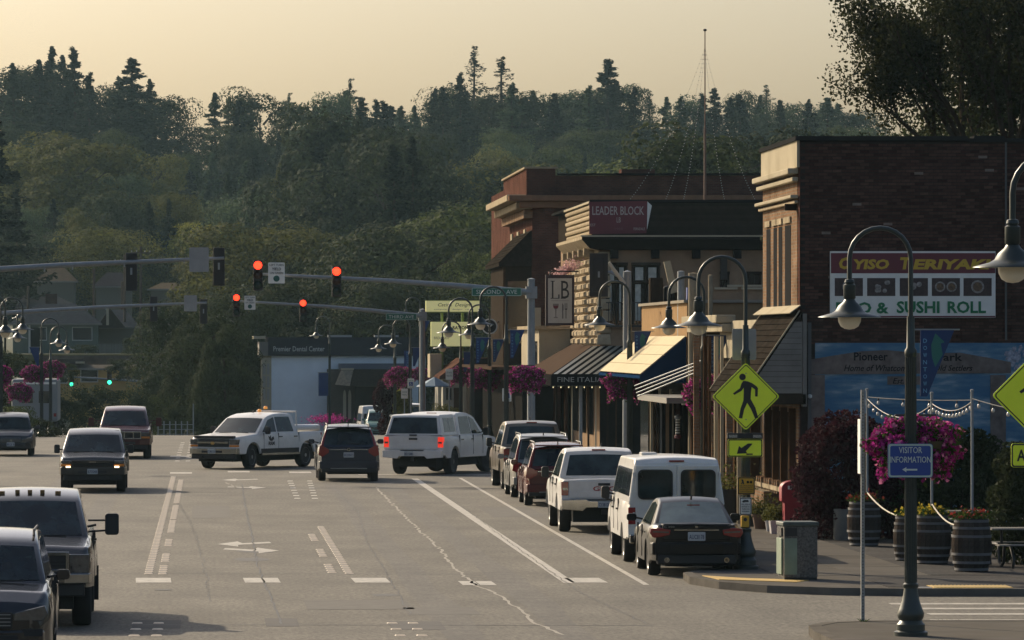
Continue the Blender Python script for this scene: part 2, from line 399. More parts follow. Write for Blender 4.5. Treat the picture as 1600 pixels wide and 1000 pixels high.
# pavements: slabs as pieces
def slab_grid(name, x0, x1, y0, y1, dx, dy, mat, piece, zf, inside=None, base_mat=None, h=.13, mx=280):
    base = MB()
    ysb = [y0]
    while ysb[-1] + 6 < y1: ysb.append(ysb[-1] + 6)
    ysb.append(y1)
    for a, b in zip(ysb, ysb[1:]):
        za, zb = zf(a), zf(b)
        base.add([(x0, a, za - .5), (x1, a, za - .5), (x1, b, zb - .5), (x0, b, zb - .5), (x0, a, za + h - .012), (x1, a, za + h - .012), (x1, b, zb + h - .012), (x0, b, zb + h - .012)],
                 [(0, 3, 2, 1), (4, 5, 6, 7), (0, 1, 5, 4), (1, 2, 6, 5), (2, 3, 7, 6), (3, 0, 4, 7)])
    o = structure(base.build(name, base_mat or conc))
    nx = max(1, round((x1 - x0) / dx)); ny = max(1, round((y1 - y0) / dy)); cnt = 0
    sx, sy = (x1 - x0) / nx, (y1 - y0) / ny
    me = MB().box(-sx / 2 + .008, sx / 2 - .008, -sy / 2 + .008, sy / 2 - .008, 0, .012).mesh(piece, mat)
    for j in range(ny):
        for i in range(nx):
            cx, cy = x0 + (i + .5) * sx, y0 + (j + .5) * sy
            if cnt >= mx: continue
            cnt += 1
            p = bpy.data.objects.new(piece, me); COL.objects.link(p); p.parent = o; p.location = (cx, cy, zf(cy) + h - .0115 + random.uniform(0, .004)); p.rotation_euler = (random.uniform(-.0015, .0015), random.uniform(-.002, .002), 0)
    return o
flat = lambda y: 0.0
slab_grid('pavement', 10.55, 13.4, 95, 172, 1.42, 1.75, conc, 'paving_slab', flat)
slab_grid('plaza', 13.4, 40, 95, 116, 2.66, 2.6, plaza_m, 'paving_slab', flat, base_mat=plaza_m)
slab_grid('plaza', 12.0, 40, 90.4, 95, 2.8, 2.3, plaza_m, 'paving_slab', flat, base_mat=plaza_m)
slab_grid('pavement', 11.2, 16.5, 191, 262, 2.6, 3.0, conc, 'paving_slab', road_z)
slab_grid('pavement', -18, -9.1, 191, 300, 3, 4, conc, 'paving_slab', road_z)
slab_grid('pavement', 11.5, 18, 275, 330, 3, 4, conc, 'paving_slab', road_z)
# corner apron and kerbs
def kerb(pts, w=.16, h=.13, name='kerb', mat=None, z0=-.2):
    mb = MB(); P = [Vector(p) for p in pts]; n = len(P); L = []; Rr = []
    for i, p in enumerate(P):
        d = (P[min(i + 1, n - 1)] - P[max(i - 1, 0)]).normalized(); nn = Vector((-d.y, d.x)) * w / 2; L.append(p + nn); Rr.append(p - nn)
    for i in range(n - 1):
        z = road_z(P[i].y); z2 = road_z(P[i + 1].y)
        vs = [(Rr[i].x, Rr[i].y, z + z0), (Rr[i + 1].x, Rr[i + 1].y, z2 + z0), (L[i + 1].x, L[i + 1].y, z2 + z0), (L[i].x, L[i].y, z + z0),
              (Rr[i].x, Rr[i].y, z + h), (Rr[i + 1].x, Rr[i + 1].y, z2 + h), (L[i + 1].x, L[i + 1].y, z2 + h), (L[i].x, L[i].y, z + h)]
        mb.add(vs, [(0, 3, 2, 1), (4, 5, 6, 7), (0, 1, 5, 4), (1, 2, 6, 5), (2, 3, 7, 6), (3, 0, 4, 7)])
    return structure(mb.build(name, mat or curb_m, smooth=40))
def fill(name, pts, mat, z, z0=-.2):
    return structure(MB().prism(pts, z0, z, 'xy').build(name, mat))
# bulb-out corner in front of the parked saloon: curve from the road edge round to the side street
arc = [(10.45, 100.5), (10.2, 99), (9.5, 97.6), (9.0, 96.0), (8.95, 94.2), (9.3, 92.4), (10.0, 91.0), (11.0, 90.2), (12.4, 89.8), (40, 89.8)]
kerb(arc, .18, .135)
fill('corner_pavement', [(10.5, 100.4), (10.3, 99), (9.6, 97.5), (9.1, 96), (9.05, 94.2), (9.4, 92.5), (10.1, 91.1), (11.1, 90.3), (12.0, 90.0), (12.0, 95), (10.55, 95), (10.55, 100.4)][::-1], conc, .128)
fill('corner_pavement', [(12.0, 89.9), (40, 89.9), (40, 90.4), (12.0, 90.4)], conc, .127)
kerb([(10.47, 100.5), (10.47, 172)], .15, .132)
kerb([(11.1, 191)] + [(11.1, 191 + k * 8) for k in range(1, 10)], .16)
kerb([(-9.0, 191)] + [(-9.0, 191 + k * 8) for k in range(1, 14)], .16)
# yellow kerb ramp paint and tactile strip
fill('yellow_kerb_paint', [(9.15, 94.8), (9.3, 93.2), (10.6, 92.2), (10.9, 92.9), (9.75, 93.8)][::1], yellow_pave, .139, .12)
tb = structure(MB().box(12.75, 14.15, 89.95, 90.85, .12, .143).build('tactile_strip', yellow_pave))
dome = MB().lathe([(.028, 0), (.02, .008), (.001, .01)], 6).mesh('tactile_dome', yellow_pave)
for i in range(20):
    for j in range(9):
        o = bpy.data.objects.new('tactile_dome', dome); COL.objects.link(o); o.parent = tb; o.location = (12.83 + i * .068, 90.02 + j * .092, .143)
# near corner island
isl = [(9.25, 78.0), (9.6, 78.9), (10.3, 79.3), (11.2, 79.4), (40, 79.4)]
kerb([(9.2, 60), (9.15, 76.5)] + isl, .2, .14)
fill('near_corner_pavement', [(9.25, 60), (40, 60), (40, 79.3), (11.2, 79.3), (10.3, 79.2), (9.65, 78.8), (9.3, 78), (9.2, 76.5)], conc, .134)
# ---------------------------------------------------------------- vehicle materials
def paint(name, col, rough=.28, metal=.0, var=0): return M('paint_' + name, col, rough, metal, coat=.35, spec=.4, var=.05, scale=1.2, dirt=tuple(c * .8 + .004 for c in col), dscale=1.5)
p_white = paint('white', (.66, .65, .62)); p_black = M('paint_black', (.004, .004, .005), .3, coat=.12, spec=.25); p_red = paint('dark_red', (.085, .006, .008), .2); p_maroon = paint('maroon', (.055, .006, .010), .2)
p_beige = paint('beige', (.20, .17, .13), .3, .3); p_grey = paint('graphite', (.030, .034, .042), .28, .2); p_blue = paint('dark_blue_grey', (.022, .030, .048), .25, .2)
p_taupe = M('paint_dark_taupe', (.020, .017, .013), .26, .2, coat=.7, spec=.5); p_silver = paint('silver', (.22, .22, .21), .3, .5); p_green = paint('pale_green', (.10, .20, .17)); p_bronze = M('paint_dark_bronze', (.013, .011, .009), .24, .2, coat=.7, spec=.5); p_gloss = M('paint_gloss_black', (.005, .006, .007), .22, coat=.7, spec=.5)
for k_ in ('paint_dark_taupe', 'paint_dark_bronze', 'paint_gloss_black'): MATS[k_].node_tree.nodes['Principled BSDF'].inputs['Coat Roughness'].default_value = .05
glass = M('vehicle_glass', (.013, .021, .021), .05, spec=.42, var=1.0, scale=2.2, det=4)
glass_g = M('pale_vehicle_glass', (.10, .13, .12), .06, spec=1, var=.3, scale=3)
rubber = M('tyre_rubber', (.018, .017, .016), .85, var=.2, scale=8); trim = M('black_trim', (.012, .012, .012), .55)
chrome = M('chrome', (.40, .40, .38), .14, 1.0, var=.2, scale=3); alloy = M('alloy', (.30, .30, .29), .35, .9); dark_alloy = M('dark_alloy', (.03, .03, .03), .3, .7)
red_l = M('tail_lens', (.22, .008, .008), .15, coat=.6); red_on = M('tail_lens_lit', (.4, .015, .01), .2, emit=(1, .05, .025), es=.55)
lamp_l = M('headlamp_lens', (.12, .125, .125), .08, .6, coat=.8, var=.35, scale=9, det=2); amber = M('amber_lens', (.65, .22, .03), .2); lamp_on = M('headlamp_lit', (.8, .75, .6), .1, emit=(1, .82, .5), es=2.2)
plate_w = M('plate_white', (.42, .45, .46), .5); plate_ink = M('plate_ink', (.03, .04, .10), .5); under = M('underbody', (.010, .010, .010), .9)
skin_m = M('skin', (.32, .18, .12), .6)

_wheel = {}
def wheel_meshes(r, w, style):
    k = (r, w, style)
    if k in _wheel: return _wheel[k]
    t = MB().lathe([(r * .66, -w / 2 + .02), (r * .72, -w / 2), (r * .93, -w / 2), (r * .985, -w / 2 + .03), (r, -w / 4), (r, w / 4), (r * .985, w / 2 - .03), (r * .93, w / 2), (r * .72, w / 2), (r * .66, w / 2 - .02)], 32, axis='x')
    tm = t.mesh('tyre', rubber); sh(tm, 50)
    m = MB(); ri = r * .67
    for s in (-1, 1):
        m.lathe([(ri, s * (w / 2 - .015)), (ri * .93, s * (w / 2 - .03)), (ri * .9, s * (w / 2 - .09)), (.0, s * (w / 2 - .09))], 28, axis='x', cap=False)
        ns = {'six': 6, 'five': 5, 'multi': 10, 'steel': 8}[style]
        for i in range(ns):
            a = 2 * math.pi * i / ns
            for da in ((-.13, .13) if style in ('five', 'six') else (0,)):
                c, q = math.cos(a + da), math.sin(a + da); x0, x1 = s * (w / 2 - .085), s * (w / 2 - .02); hw = .018 if style != 'multi' else .014
                vs = []
                for rr, x in ((.05, x1), (ri * .95, s * (w / 2 - .03))):
                    for sg in (-1, 1):
                        for xx in (x, x0): vs.append((xx, rr * c - sg * hw * q, rr * q + sg * hw * c))
                m.add(vs, [(0, 2, 3, 1), (4, 5, 7, 6), (0, 1, 5, 4), (2, 6, 7, 3), (0, 4, 6, 2), (1, 3, 7, 5)])
        m.lathe([(.07, s * (w / 2 - .09)), (.065, s * (w / 2 - .012)), (.0, s * (w / 2 - .008))], 12, axis='x', cap=False)
    mm = m.mesh('rim', alloy); sh(mm, 35)
    mb = m.mesh('rim', dark_alloy); sh(mb, 35)
    _wheel[k] = (tm, mm, mb); return _wheel[k]

def body_mesh(sp):
    L, Wd = sp['L'], sp['W']; hw = Wd / 2; r = sp['r']; ra = r * sp.get('arch', 1.17); zc = r
    yf, yr = sp['yf'], sp['yr']; deck = sp['deck']; rock = sp['rock']; zfr = sp.get('zfront', rock); zre = sp.get('zrear', rock)
    ys = set([-L / 2, L / 2, -L / 2 + .03, L / 2 - .03, -L / 2 + .10, L / 2 - .10, -L / 2 + .22, L / 2 - .25])
    for y, z in deck: ys.add(max(-L / 2, min(L / 2, y)))
    for k in range(31): ys.add(round(-L / 2 + L * k / 30, 4))
    for yc in (yf, yr):
        for k in range(15): ys.add(round(yc + ra * math.cos(math.pi * k / 14), 4))
        ys.add(round(yc + ra + .004, 4)); ys.add(round(yc - ra - .004, 4))
    bed = sp.get('bed')
    if bed: ys |= {bed[0], bed[0] + .01, bed[1], bed[1] - .01}
    ys = sorted(ys); q = [ys[0]]
    for y in ys[1:]:
        if y - q[-1] > .0015: q.append(y)
    ys = q; mb = MB(); rings = []
    for y in ys:
        zt = lerpt(deck, y); zb = rock
        fe = (L / 2 - y); re = (y + L / 2)
        zb = max(rock, zfr if fe < .35 else rock, zre if re < .35 else rock)
        for yc in (yf, yr):
            d = abs(y - yc)
            if d < ra + .002: zb = max(zb, zc + math.sqrt(max(0, ra * ra - d * d)))
        zb = min(zb, zt - .12)
        rnd = sp.get('round', (.10, .10))
        wf = 1.0
        for e, rr in ((fe, rnd[0]), (re, rnd[1])):
            if e < .45: wf = min(wf, 1 - rr * (1 - math.sin(math.pi / 2 * min(1, e / .45))) )
        zt2 = zt - (.05 if fe < .04 else 0) - (.02 if re < .04 else 0)
        w = hw * wf; tuck = sp.get('tuck', .05); cr = sp.get('crown', .03)
        flare = 0
        for yc in (yf, yr):
            d = abs(y - yc)
            if d < ra + .12: flare = max(flare, sp.get('flare', .02) * (1 - max(0, d - ra) / .12))
        inb = bed and bed[0] + .005 < y < bed[1] - .005
        zi = sp['bedz'] if inb else zt2
        H = zt2 - zb
        half = [(w - .05, zb), (w - .01 + flare, zb + .02), (w - tuck * .15 + flare * .6, zb + H * .33), (w - .002, zb + H * .62), (w - tuck * .5, zb + H * .86), (w - tuck, zt2 - .018), (w - tuck - .03, zt2), (w - tuck - .07, zt2), (w - tuck - .075, zi), (w * .45, zi + (0 if inb else cr * .7)), (0, zi + (0 if inb else cr))]
        ring = [(-x, y, z) for x, z in half] + [(x, y, z) for x, z in half[:-1][::-1]]
        rings.append(ring)
    n = len(rings[0])
    for ring in rings: mb.v += ring
    for i in range(len(rings) - 1):
        for k in range(n - 1):
            a = i * n + k; mb.f.append((a, a + n, a + n + 1, a + 1)); mb.m.append(0)
    mb.f.append(tuple(range(n))[::-1]); mb.m.append(0); o = (len(rings) - 1) * n; mb.f.append(tuple(range(o, o + n))); mb.m.append(0)
    return mb

def house(mb, pts, wb, wr, crown=.035, bulge=.07, nc=9):
    """greenhouse over the outline pts [(y,z)...] from windscreen foot over the roof to the rear foot; returns the point function"""
    zb = min(p[1] for p in pts); zr = max(p[1] for p in pts)
    ymid = (pts[0][0] + pts[-1][0]) / 2
    def X(z): return wb + (wr - wb) * max(0, min(1, (z - zb) / (zr - zb)))
    def P(i, t):     # i may be fractional
        a = int(min(i, len(pts) - 2)); f = i - a; y = pts[a][0] + (pts[a + 1][0] - pts[a][0]) * f; z = pts[a][1] + (pts[a + 1][1] - pts[a][1]) * f
        k = max(0, min(1, (z - zb) / (zr - zb)))
        sgn = 1 if y > ymid else -1
        front = min(1, abs(y - ymid) / abs(pts[0][0] - ymid))
        return Vector((X(z) * t, y + sgn * bulge * (1 - t * t) * front ** 2, z + crown * k * (1 - t * t)))
    n = len(pts); o = len(mb.v)
    for i in range(n):
        for c in range(nc): mb.v.append(tuple(P(i, -1 + 2 * c / (nc - 1))))
    for i in range(n - 1):
        for c in range(nc - 1):
            a = o + i * nc + c; mb.f.append((a, a + 1, a + nc + 1, a + nc)); mb.m.append(0)
    mb.f.append(tuple(o + i * nc for i in range(n))); mb.m.append(0)
    mb.f.append(tuple(o + i * nc + nc - 1 for i in range(n))[::-1]); mb.m.append(0)
    return P, X
def pane_on(P, i0, i1, t0, t1, off=.008, ni=4, nc=9, tin=0):
    """pane lying on the greenhouse between outline positions i0..i1"""
    mb = MB(); V = []
    for a in range(ni + 1):
        for c in range(nc):
            i = i0 + (i1 - i0) * a / ni; t = t0 + (t1 - t0) * c / (nc - 1)
            p = P(i, t); e = .01
            du = P(min(i + e, 99), t) - P(i - e, t) if True else None; dt = P(i, t + e) - P(i, t - e)
            nn = du.cross(dt).normalized()
            if nn.z < 0: nn = -nn
            V.append(p + nn * off)
    for a in range(ni):
        for c in range(nc - 1):
            k = a * nc + c; mb.f.append((k, k + 1, k + nc + 1, k + nc)); mb.m.append(0)
    mb.v = [tuple(v) for v in V]
    # rim so the pane has thickness
    return mb
def side_pane(poly, X, s, off=.007, th=.012):
    mb = MB(); n = len(poly)
    a = [(s * (X(z) + off), y, z) for y, z in poly]; b = [(s * (X(z) + off - th), y, z) for y, z in poly]
    mb.add(a + b, [tuple(range(n)), tuple(range(n, 2 * n))[::-1]] + [(i, (i + 1) % n, n + (i + 1) % n, n + i) for i in range(n)]); return mb
def rrect(w, h, r, n=3):
    pts = []
    for cx, cy, a0 in ((w / 2 - r, h / 2 - r, 0), (-w / 2 + r, h / 2 - r, 90), (-w / 2 + r, -h / 2 + r, 180), (w / 2 - r, -h / 2 + r, 270)):
        for k in range(n + 1): a = R(a0 + 90 * k / n); pts.append((cx + r * math.cos(a), cy + r * math.sin(a)))
    return pts

def vehicle(name, label, cat, x, y, rz, sp, group=None, z=None):
    t = thing(name, label, cat, (x, y, road_z(y) if z is None else z), R(rz), group)
    if sp.get('scale'): t.scale = (sp['scale'],) * 3
    pm = sp['paint']; L, hw = sp['L'], sp['W'] / 2; r = sp['r']
    mb = body_mesh(sp); b = mb.build('body', pm, t, smooth=38)
    g = MB(); Ps = []
    for h in sp['houses']:
        P, X = house(g, h['pts'], h['wb'], h['wr'], h.get('crown', .035), h.get('bulge', .07)); Ps.append((h, P, X))
    g.build('cab' if sp.get('bed') else 'roof', pm, t, smooth=38, bevel=.03)
    for h, P, X in Ps:
        gm = h.get('glass', glass)
        for nm_, i0, i1, tt in h.get('panes', []):
            pane_on(P, i0, i1, -tt, tt).build(nm_, h.get('rglass', gm) if nm_ == 'rear_window' else gm, t, smooth=60)
        for poly in h.get('sides', []):
            for s in (-1, 1): side_pane(poly, X, s).build('side_window', gm, t)
    # underbody fills the middle so that nothing shows through the arches
    MB().box(-hw + .30, hw - .30, -L / 2 + .15, L / 2 - .15, r * .62, sp['deck'][0][1] - .25 if not sp.get('bed') else sp['bedz'] - .02).build('underbody', under, t)
    tm, rm, rmd = wheel_meshes(r, sp.get('tw', .24), sp.get('wheel', 'five'))
    for yy, st in ((sp['yf'], sp.get('steer', 0)), (sp['yr'], 0)):
        for s in (-1, 1):
            w = bpy.data.objects.new('wheel', None); COL.objects.link(w); w.parent = t; w.location = (s * (hw - sp.get('tw', .24) / 2 - .03), yy, r); w.rotation_euler = (0, 0, R(st)); w.empty_display_size = .1
            link('tyre', tm, w); link('rim', rmd if sp.get('dark_rim') else rm, w)
    # mirrors
    mz = sp['mirror']; mx = hw - .04
    for s in (-1, 1):
        big = sp.get('big_mirror')
        m = MB(); mw, mh = (.17, .26) if big else (.19, .14)
        m.tube([(s * (mx - .06), mz[0], mz[1]), (s * (mx + .08), mz[0] + .02, mz[1] + .03)], .022, 6)
        x0 = mx + .07 if big != 2 else mx + .22
        if big == 2:
            m.tube([(s * (mx - .05), mz[0], mz[1] - .08), (s * (mx + .25), mz[0], mz[1] - .06)], .018, 6); m.tube([(s * (mx - .05), mz[0], mz[1] + .1), (s * (mx + .25), mz[0], mz[1] + .1)], .018, 6); mh = .34; mw = .22
        poly = rrect(mw, mh, .045); m.prism([(s * (x0 + mw / 2) + a, mz[1] + .04 + c) for a, c in poly], mz[0] - .06, mz[0] + .06, 'xz')
        m.build('mirror', sp.get('mirror_mat', trim), t, smooth=40, bevel=.01)
    # handles and door gaps
    for s in (-1, 1):
        for yy in sp.get('handles', []):
            MB().box(s * (hw - .012), s * (hw + .022), yy - .10, yy + .10, sp['hz'], sp['hz'] + .035).build('door_handle', sp.get('handle_mat', trim), t)
        for yy, z0, z1 in sp.get('gaps', []):
            MB().box(s * (hw - .03), s * (hw + .0015), yy - .006, yy + .006, z0, z1).build('door_gap', trim, t)
    if sp.get('sill'):
        for s in (-1, 1): MB().box(s * (hw - .06), s * (hw + .05), sp['yr'] + r + .12, sp['yf'] - r - .12, sp['rock'] - .05, sp['rock'] + .02).build('side_step', sp['sill'], t)
    if sp.get('rails'):
        y0, y1, xx, zz = sp['rails']
        for s in (-1, 1):
            m = MB(); m.tube([(s * xx, y0, zz - .04), (s * xx, y0 + .08, zz + .03), (s * xx, y1 - .08, zz + .03), (s * xx, y1, zz - .04)], .018, 6); m.build('roof_rail', sp.get('rail_mat', trim), t)
    if sp.get('antenna'):
        ax, ay, az = sp['antenna']; MB().prism([(ay - .07, az - .02), (ay + .07, az - .02), (ay - .05, az + .07)], ax - .015, ax + .015, 'yz').build('roof_antenna', sp.get('ant_mat', trim), t)
    sp['fit'](t, sp)
    return t
def B(t, name, mat, *a, bevel=0, **k): return MB().box(*a, **k).build(name, mat, t, bevel=bevel)
def plate(t, y, z, s='', w=.31, x=0, front=False):
    d = -1 if not front else 1
    p = MB().prism([(x + a, z + c) for a, c in rrect(w, w * .5, .015)], y, y + d * .012, 'xz').build('licence_plate', plate_w, t)
    if s:
        me, tw, th = text_mesh(s, plate_ink, 0, .01, .002); o = bpy.data.objects.new('plate_number', me); COL.objects.link(o); o.parent = p
        o.rotation_euler = (R(90), 0, R(180) if front else 0); o.scale = (w * .86 / tw, w * .26 / th, 1); o.location = (x, y + d * .016, z - .01)
    return p

def pickup_spec(paint_, crew=True, **k):
    z_r = k.pop('roof', 1.93); b = k.pop('belt', 1.24); dz = k.pop('hood', 1.17)
    sp = dict(L=5.85, W=2.03, r=.41, yf=1.93, yr=-1.75, rock=.52, zfront=.45, zrear=.62, tw=.27, arch=1.2, flare=.03, round=(.09, .02), tuck=.04,
              deck=[(-2.93, b + .01), (-1.20, b + .01), (-1.19, b), (1.25, b), (1.6, b - .02), (2.75, dz - .06), (2.93, dz - .16)], bed=(-2.86, -1.26), bedz=.82,
              paint=paint_, wheel='six', mirror=(1.12, b + .05), big_mirror=1, handles=[.05, -.98] if crew else [.05], hz=b - .16,
              gaps=[(1.18, .62, b), (.18, .62, b), (-1.22, .55, b + .0)],
              houses=[dict(pts=[(1.55, b - .03), (.80, z_r - .17), (.55, z_r - .09), (.2, z_r - .025), (-.35, z_r), (-.85, z_r - .015), (-1.07, z_r - .08), (-1.22, b - .03)], wb=.95, wr=.77,
                           panes=[('windshield', .08, .97, .9), ('rear_window', 6.12, 6.86, .84)],
                           sides=[[(1.18, b + .03), (.66, z_r - .23), (.24, z_r - .13), (.24, b + .03)], [(.16, b + .03), (.16, z_r - .12), (-.82, z_r - .13), (-.96, b + .03)]])])
    sp.update(k); sp['b'] = b; sp['zr'] = z_r; return sp
def pickup_rear(t, sp, emb='', plate_s='', gm=trim, lit=False, canopy=False, tall_light=True, bumper=chrome, px=0):
    L = sp['L'] / 2; b = sp['b']; hw = sp['W'] / 2
    tg = B(t, 'tailgate', sp['paint'], -hw + .20, hw - .20, -L - .022, -L + .05, .80, b - .015, bevel=.012)
    B(t, 'tailgate_crease', sp['paint'], -hw + .26, hw - .26, -L - .034, -L - .021, .83, .98, bevel=.01)
    B(t, 'tailgate_handle', trim, -.14, .14, -L - .036, -L - .02, b - .13, b - .07)
    for s in (-1, 1):
        B(t, 'taillight', red_on if lit else red_l, s * (hw - .175) - .055, s * (hw - .175) + .1 * s + .0, -L - .02, -L + .12, .90, b - .05, bevel=.012) if False else MB().box(min(s * (hw - .185), s * (hw - .02)), max(s * (hw - .185), s * (hw - .02)), -L - .018, -L + .16, .88, b - .04).build('taillight', red_on if lit else red_l, t, bevel=.012)
        MB().box(min(s * (hw - .17), s * (hw - .05)), max(s * (hw - .17), s * (hw - .05)), -L - .022, -L - .01, 1.0, 1.06).build('reversing_light', lamp_l, t)
    m = MB(); m.prism([(-hw + .03, .56), (-hw + .02, .78), (-.42, .80), (-.36, .76), (.36, .76), (.42, .80), (hw - .02, .78), (hw - .03, .56), (.5, .52), (.42, .60), (-.42, .60), (-.5, .52)], -L - .16, -L + .08, 'xz')
    m.build('rear_bumper', bumper, t, bevel=.012)
    B(t, 'step_pad', trim, -hw + .25, hw - .25, -L - .15, -L - .02, .775, .79)
    B(t, 'tow_hitch', trim, -.06, .06, -L - .12, -L + .2, .44, .55)
    B(t, 'spare_wheel', rubber, -.38, .38, -L + .35, -L + 1.1, .42, .62, bevel=.08)
    B(t, 'rear_axle', under, -hw + .3, hw - .3, sp['yr'] - .06, sp['yr'] + .06, .34, .46)
    m = MB(); m.lathe([(.0, -.14), (.13, -.1), (.16, 0), (.13, .1), (0, .14)], 10, (0, sp['yr'], .40), axis='x'); m.build('differential', under, t, smooth=60)
    plate(t, -L - .165, .68, plate_s, x=px)
    zr = sp['zr']; B(t, 'brake_light', red_l, -.16, .16, -1.115, -1.06, zr - .035, zr - .005)
    if emb: text(emb, gm, (.0, -L - .026, b - .20), .52 if len(emb) > 2 else .3, .11, t, 'emblem', world=False, bold=.02)
def pickup_front(t, sp, grille='bar', plate_s='', bumper=chrome, lights=lamp_l, fog=None, bz=(.53, .74)):
    L = sp['L'] / 2; hw = sp['W'] / 2; ht = lerpt(sp['deck'], L - .1) - .02
    g = B(t, 'grille', trim, -hw + .38, hw - .38, L - .03, L + .035, .78, ht - .02, bevel=.01)
    if grille == 'bar': B(g, 'grille_bar', chrome, -hw + .38, hw - .38, L + .03, L + .065, .90, .96)
    if grille in ('frame', 'framebar'):
        w0 = hw - .36; f = MB()
        zl = bz[1] + .01
        for z0, z1 in ((zl, zl + .05), (ht - .05, ht + .01)): f.box(-w0, w0, L - .01, L + .07, z0, z1)
        for s in (-1, 1): f.box(min(s * w0, s * (w0 - .05)), max(s * w0, s * (w0 - .05)), L - .01, L + .072, zl, ht)
        [f.box(c0, c1, L - .01, L + .05, zl + .05, ht - .05) for c0, c1 in ((-.03, .03), (-.36, -.33), (.33, .36))]
        f.build('grille_frame', chrome, g, bevel=.008)
    for k in range(5): B(g, 'grille_slat', M('grille_slat', (.03, .03, .03), .4, .5), -hw + .42, hw - .42, L + .03, L + .042, .80 + k * (ht - .9) / 5, .812 + k * (ht - .9) / 5)
    for s in (-1, 1):
        a, c = s * (hw - .36), s * (hw - .05)
        MB().box(min(a, c), max(a, c), L - .2, L + .02, .86, ht - .03).build('headlight', lights, t, bevel=.015)
        MB().box(min(a, c), max(a, c), L - .18, L + .018, .78, .85).build('turn_signal', amber, t, bevel=.01)
        if fog: MB().box(min(s * (hw - .34), s * (hw - .2)), max(s * (hw - .34), s * (hw - .2)), L + .03, L + .045, *fog).build('fog_light', lamp_on, t)
        B(t, 'tow_hook', trim, s * .45 - .03, s * .45 + .03, L + .02, L + .12, .40, .46)
        B(t, 'wiper', trim, min(s * .1, s * .6), max(s * .1, s * .6), 1.57, 1.59, sp['b'] + .0, sp['b'] + .02)
    m = MB(); m.prism([(-hw + .01, L - .12), (-hw + .05, L + .05), (-.6, L + .13), (.6, L + .13), (hw - .05, L + .05), (hw - .01, L - .12)], bz[0], bz[1], 'xy'); m.build('front_bumper', bumper, t, bevel=.015)
    B(t, 'air_dam', trim, -hw + .12, hw - .12, L - .1, L + .05, .36 if bz[0] < .6 else .5, bz[0], bevel=.02)
    B(t, 'bumper_inlet', trim, -.42, .42, L + .10, L + .135, bz[0] + .04, bz[0] + .12)
    if plate_s: plate(t, L + .135, .63, plate_s, front=True)

def suv_spec(paint_, L=4.6, W=1.85, H=1.70, **k):
    b = k.pop('belt', 1.05); h = L / 2
    sp = dict(L=L, W=W, r=.345, yf=h - .92, yr=-h + .95, rock=.30, zfront=.30, zrear=.36, tw=.225, arch=1.13, flare=.02, round=(.16, .12), tuck=.07,
              deck=[(-h, b - .05), (-h + .15, b), (.9, b), (1.15, b - .02), (h - .35, b - .12), (h - .08, b - .26), (h, b - .36)],
              paint=paint_, mirror=(.82, b + .04), mirror_mat=paint_, handles=[-.05, -.95], hz=b - .13, handle_mat=paint_, gaps=[(.86, .45, b), (-.1, .40, b), (-1.0, .75, b)],
              houses=[dict(pts=[(h - 1.12, b - .04), (.62, H - .17), (.35, H - .09), (-.1, H - .02), (-.7, H), (-h + .75, H - .04), (-h + .38, H - .13), (-h + .10, b - .04)], wb=W / 2 - .10, wr=W / 2 - .27,
                           panes=[('windshield', .1, .93, .9), ('rear_window', 6.08, 6.86, .88)],
                           sides=[[(1.0, b + .02), (.50, H - .24), (-.02, H - .13), (-.02, b + .02)], [(-.10, b + .02), (-.10, H - .12), (-.92, H - .11), (-.98, b + .02)], [(-1.06, b + .03), (-1.0, H - .12), (-h + .72, H - .15), (-h + .42, b + .12)]])],
              rails=(-h + .7, .55, W / 2 - .30, H), antenna=(0, -h + .75, H - .0))
    sp.update(k); sp['b'] = b; sp['zr'] = H; return sp
def suv_rear(t, sp, plate_s='', badge=True, bar=chrome, pz=None):
    L = sp['L'] / 2; hw = sp['W'] / 2; b = sp['b']
    B(t, 'rear_spoiler', sp['paint'], -hw + .28, hw - .28, -L + .18, -L + .5, sp['zr'] - .07, sp['zr'] - .035, bevel=.012)
    for s in (-1, 1):
        m = MB(); y0 = -L - .015
        pts = [(s * (hw - .14), b - .32), (s * (hw - .02), b - .26), (s * (hw - .06), b + .02), (s * (hw - .17), b + .0), (s * (hw - .34), b - .10), (s * (hw - .33), b - .20)]
        m.prism(pts if s > 0 else pts[::-1], y0, y0 + .16, 'xz'); m.build('taillight', red_l, t, bevel=.01)
        # slim upright part running up the pillar beside the rear window
        a = Vector((s * (hw - .13), -L + .10, b + .0)); c = Vector((s * (hw - .27), -L + .36, sp['zr'] - .14))
        MB().tube([a, a.lerp(c, .5) + Vector((s * .012, 0, 0)), c], [.05, .038, .02], 6).build('pillar_light', red_l, t, smooth=60)
        MB().box(min(s * (hw - .36), s * (hw - .16)), max(s * (hw - .36), s * (hw - .16)), -L - .03, -L + .02, .46, .50).build('reflector', red_l, t)
    B(t, 'rear_trim_bar', bar, -hw + .34, hw - .34, -L - .028, -L + .02, b - .12, b - .085, bevel=.008)
    B(t, 'tailgate', sp['paint'], -hw + .24, hw - .24, -L - .012, -L + .03, .62, b - .125, bevel=.012)
    m = MB(); m.prism([(-hw + .03, -L + .2), (-hw + .06, -L - .02), (-.5, -L - .07), (.5, -L - .07), (hw - .06, -L - .02), (hw - .03, -L + .2)], .38, .60, 'xy'); m.build('rear_bumper', sp['paint'], t, bevel=.02)
    B(t, 'bumper_skirt', trim, -hw + .10, hw - .10, -L - .03, -L + .2, .27, .40, bevel=.02)
    B(t, 'skirt_trim', alloy, -hw + .38, hw - .38, -L - .075, -L + .0, .375, .40, bevel=.005)
    if badge: MB().lathe([(.05, 0), (.05, -.02), (.03, -.02), (.03, 0)], 14, (0, -L - .03, b - .10), axis='y').build('badge', chrome, t)
    plate(t, -L - .02, pz or b - .26, plate_s)
    B(t, 'rear_wiper', trim, -.02, .34, -L + .07, -L + .1, b + .06, b + .08)
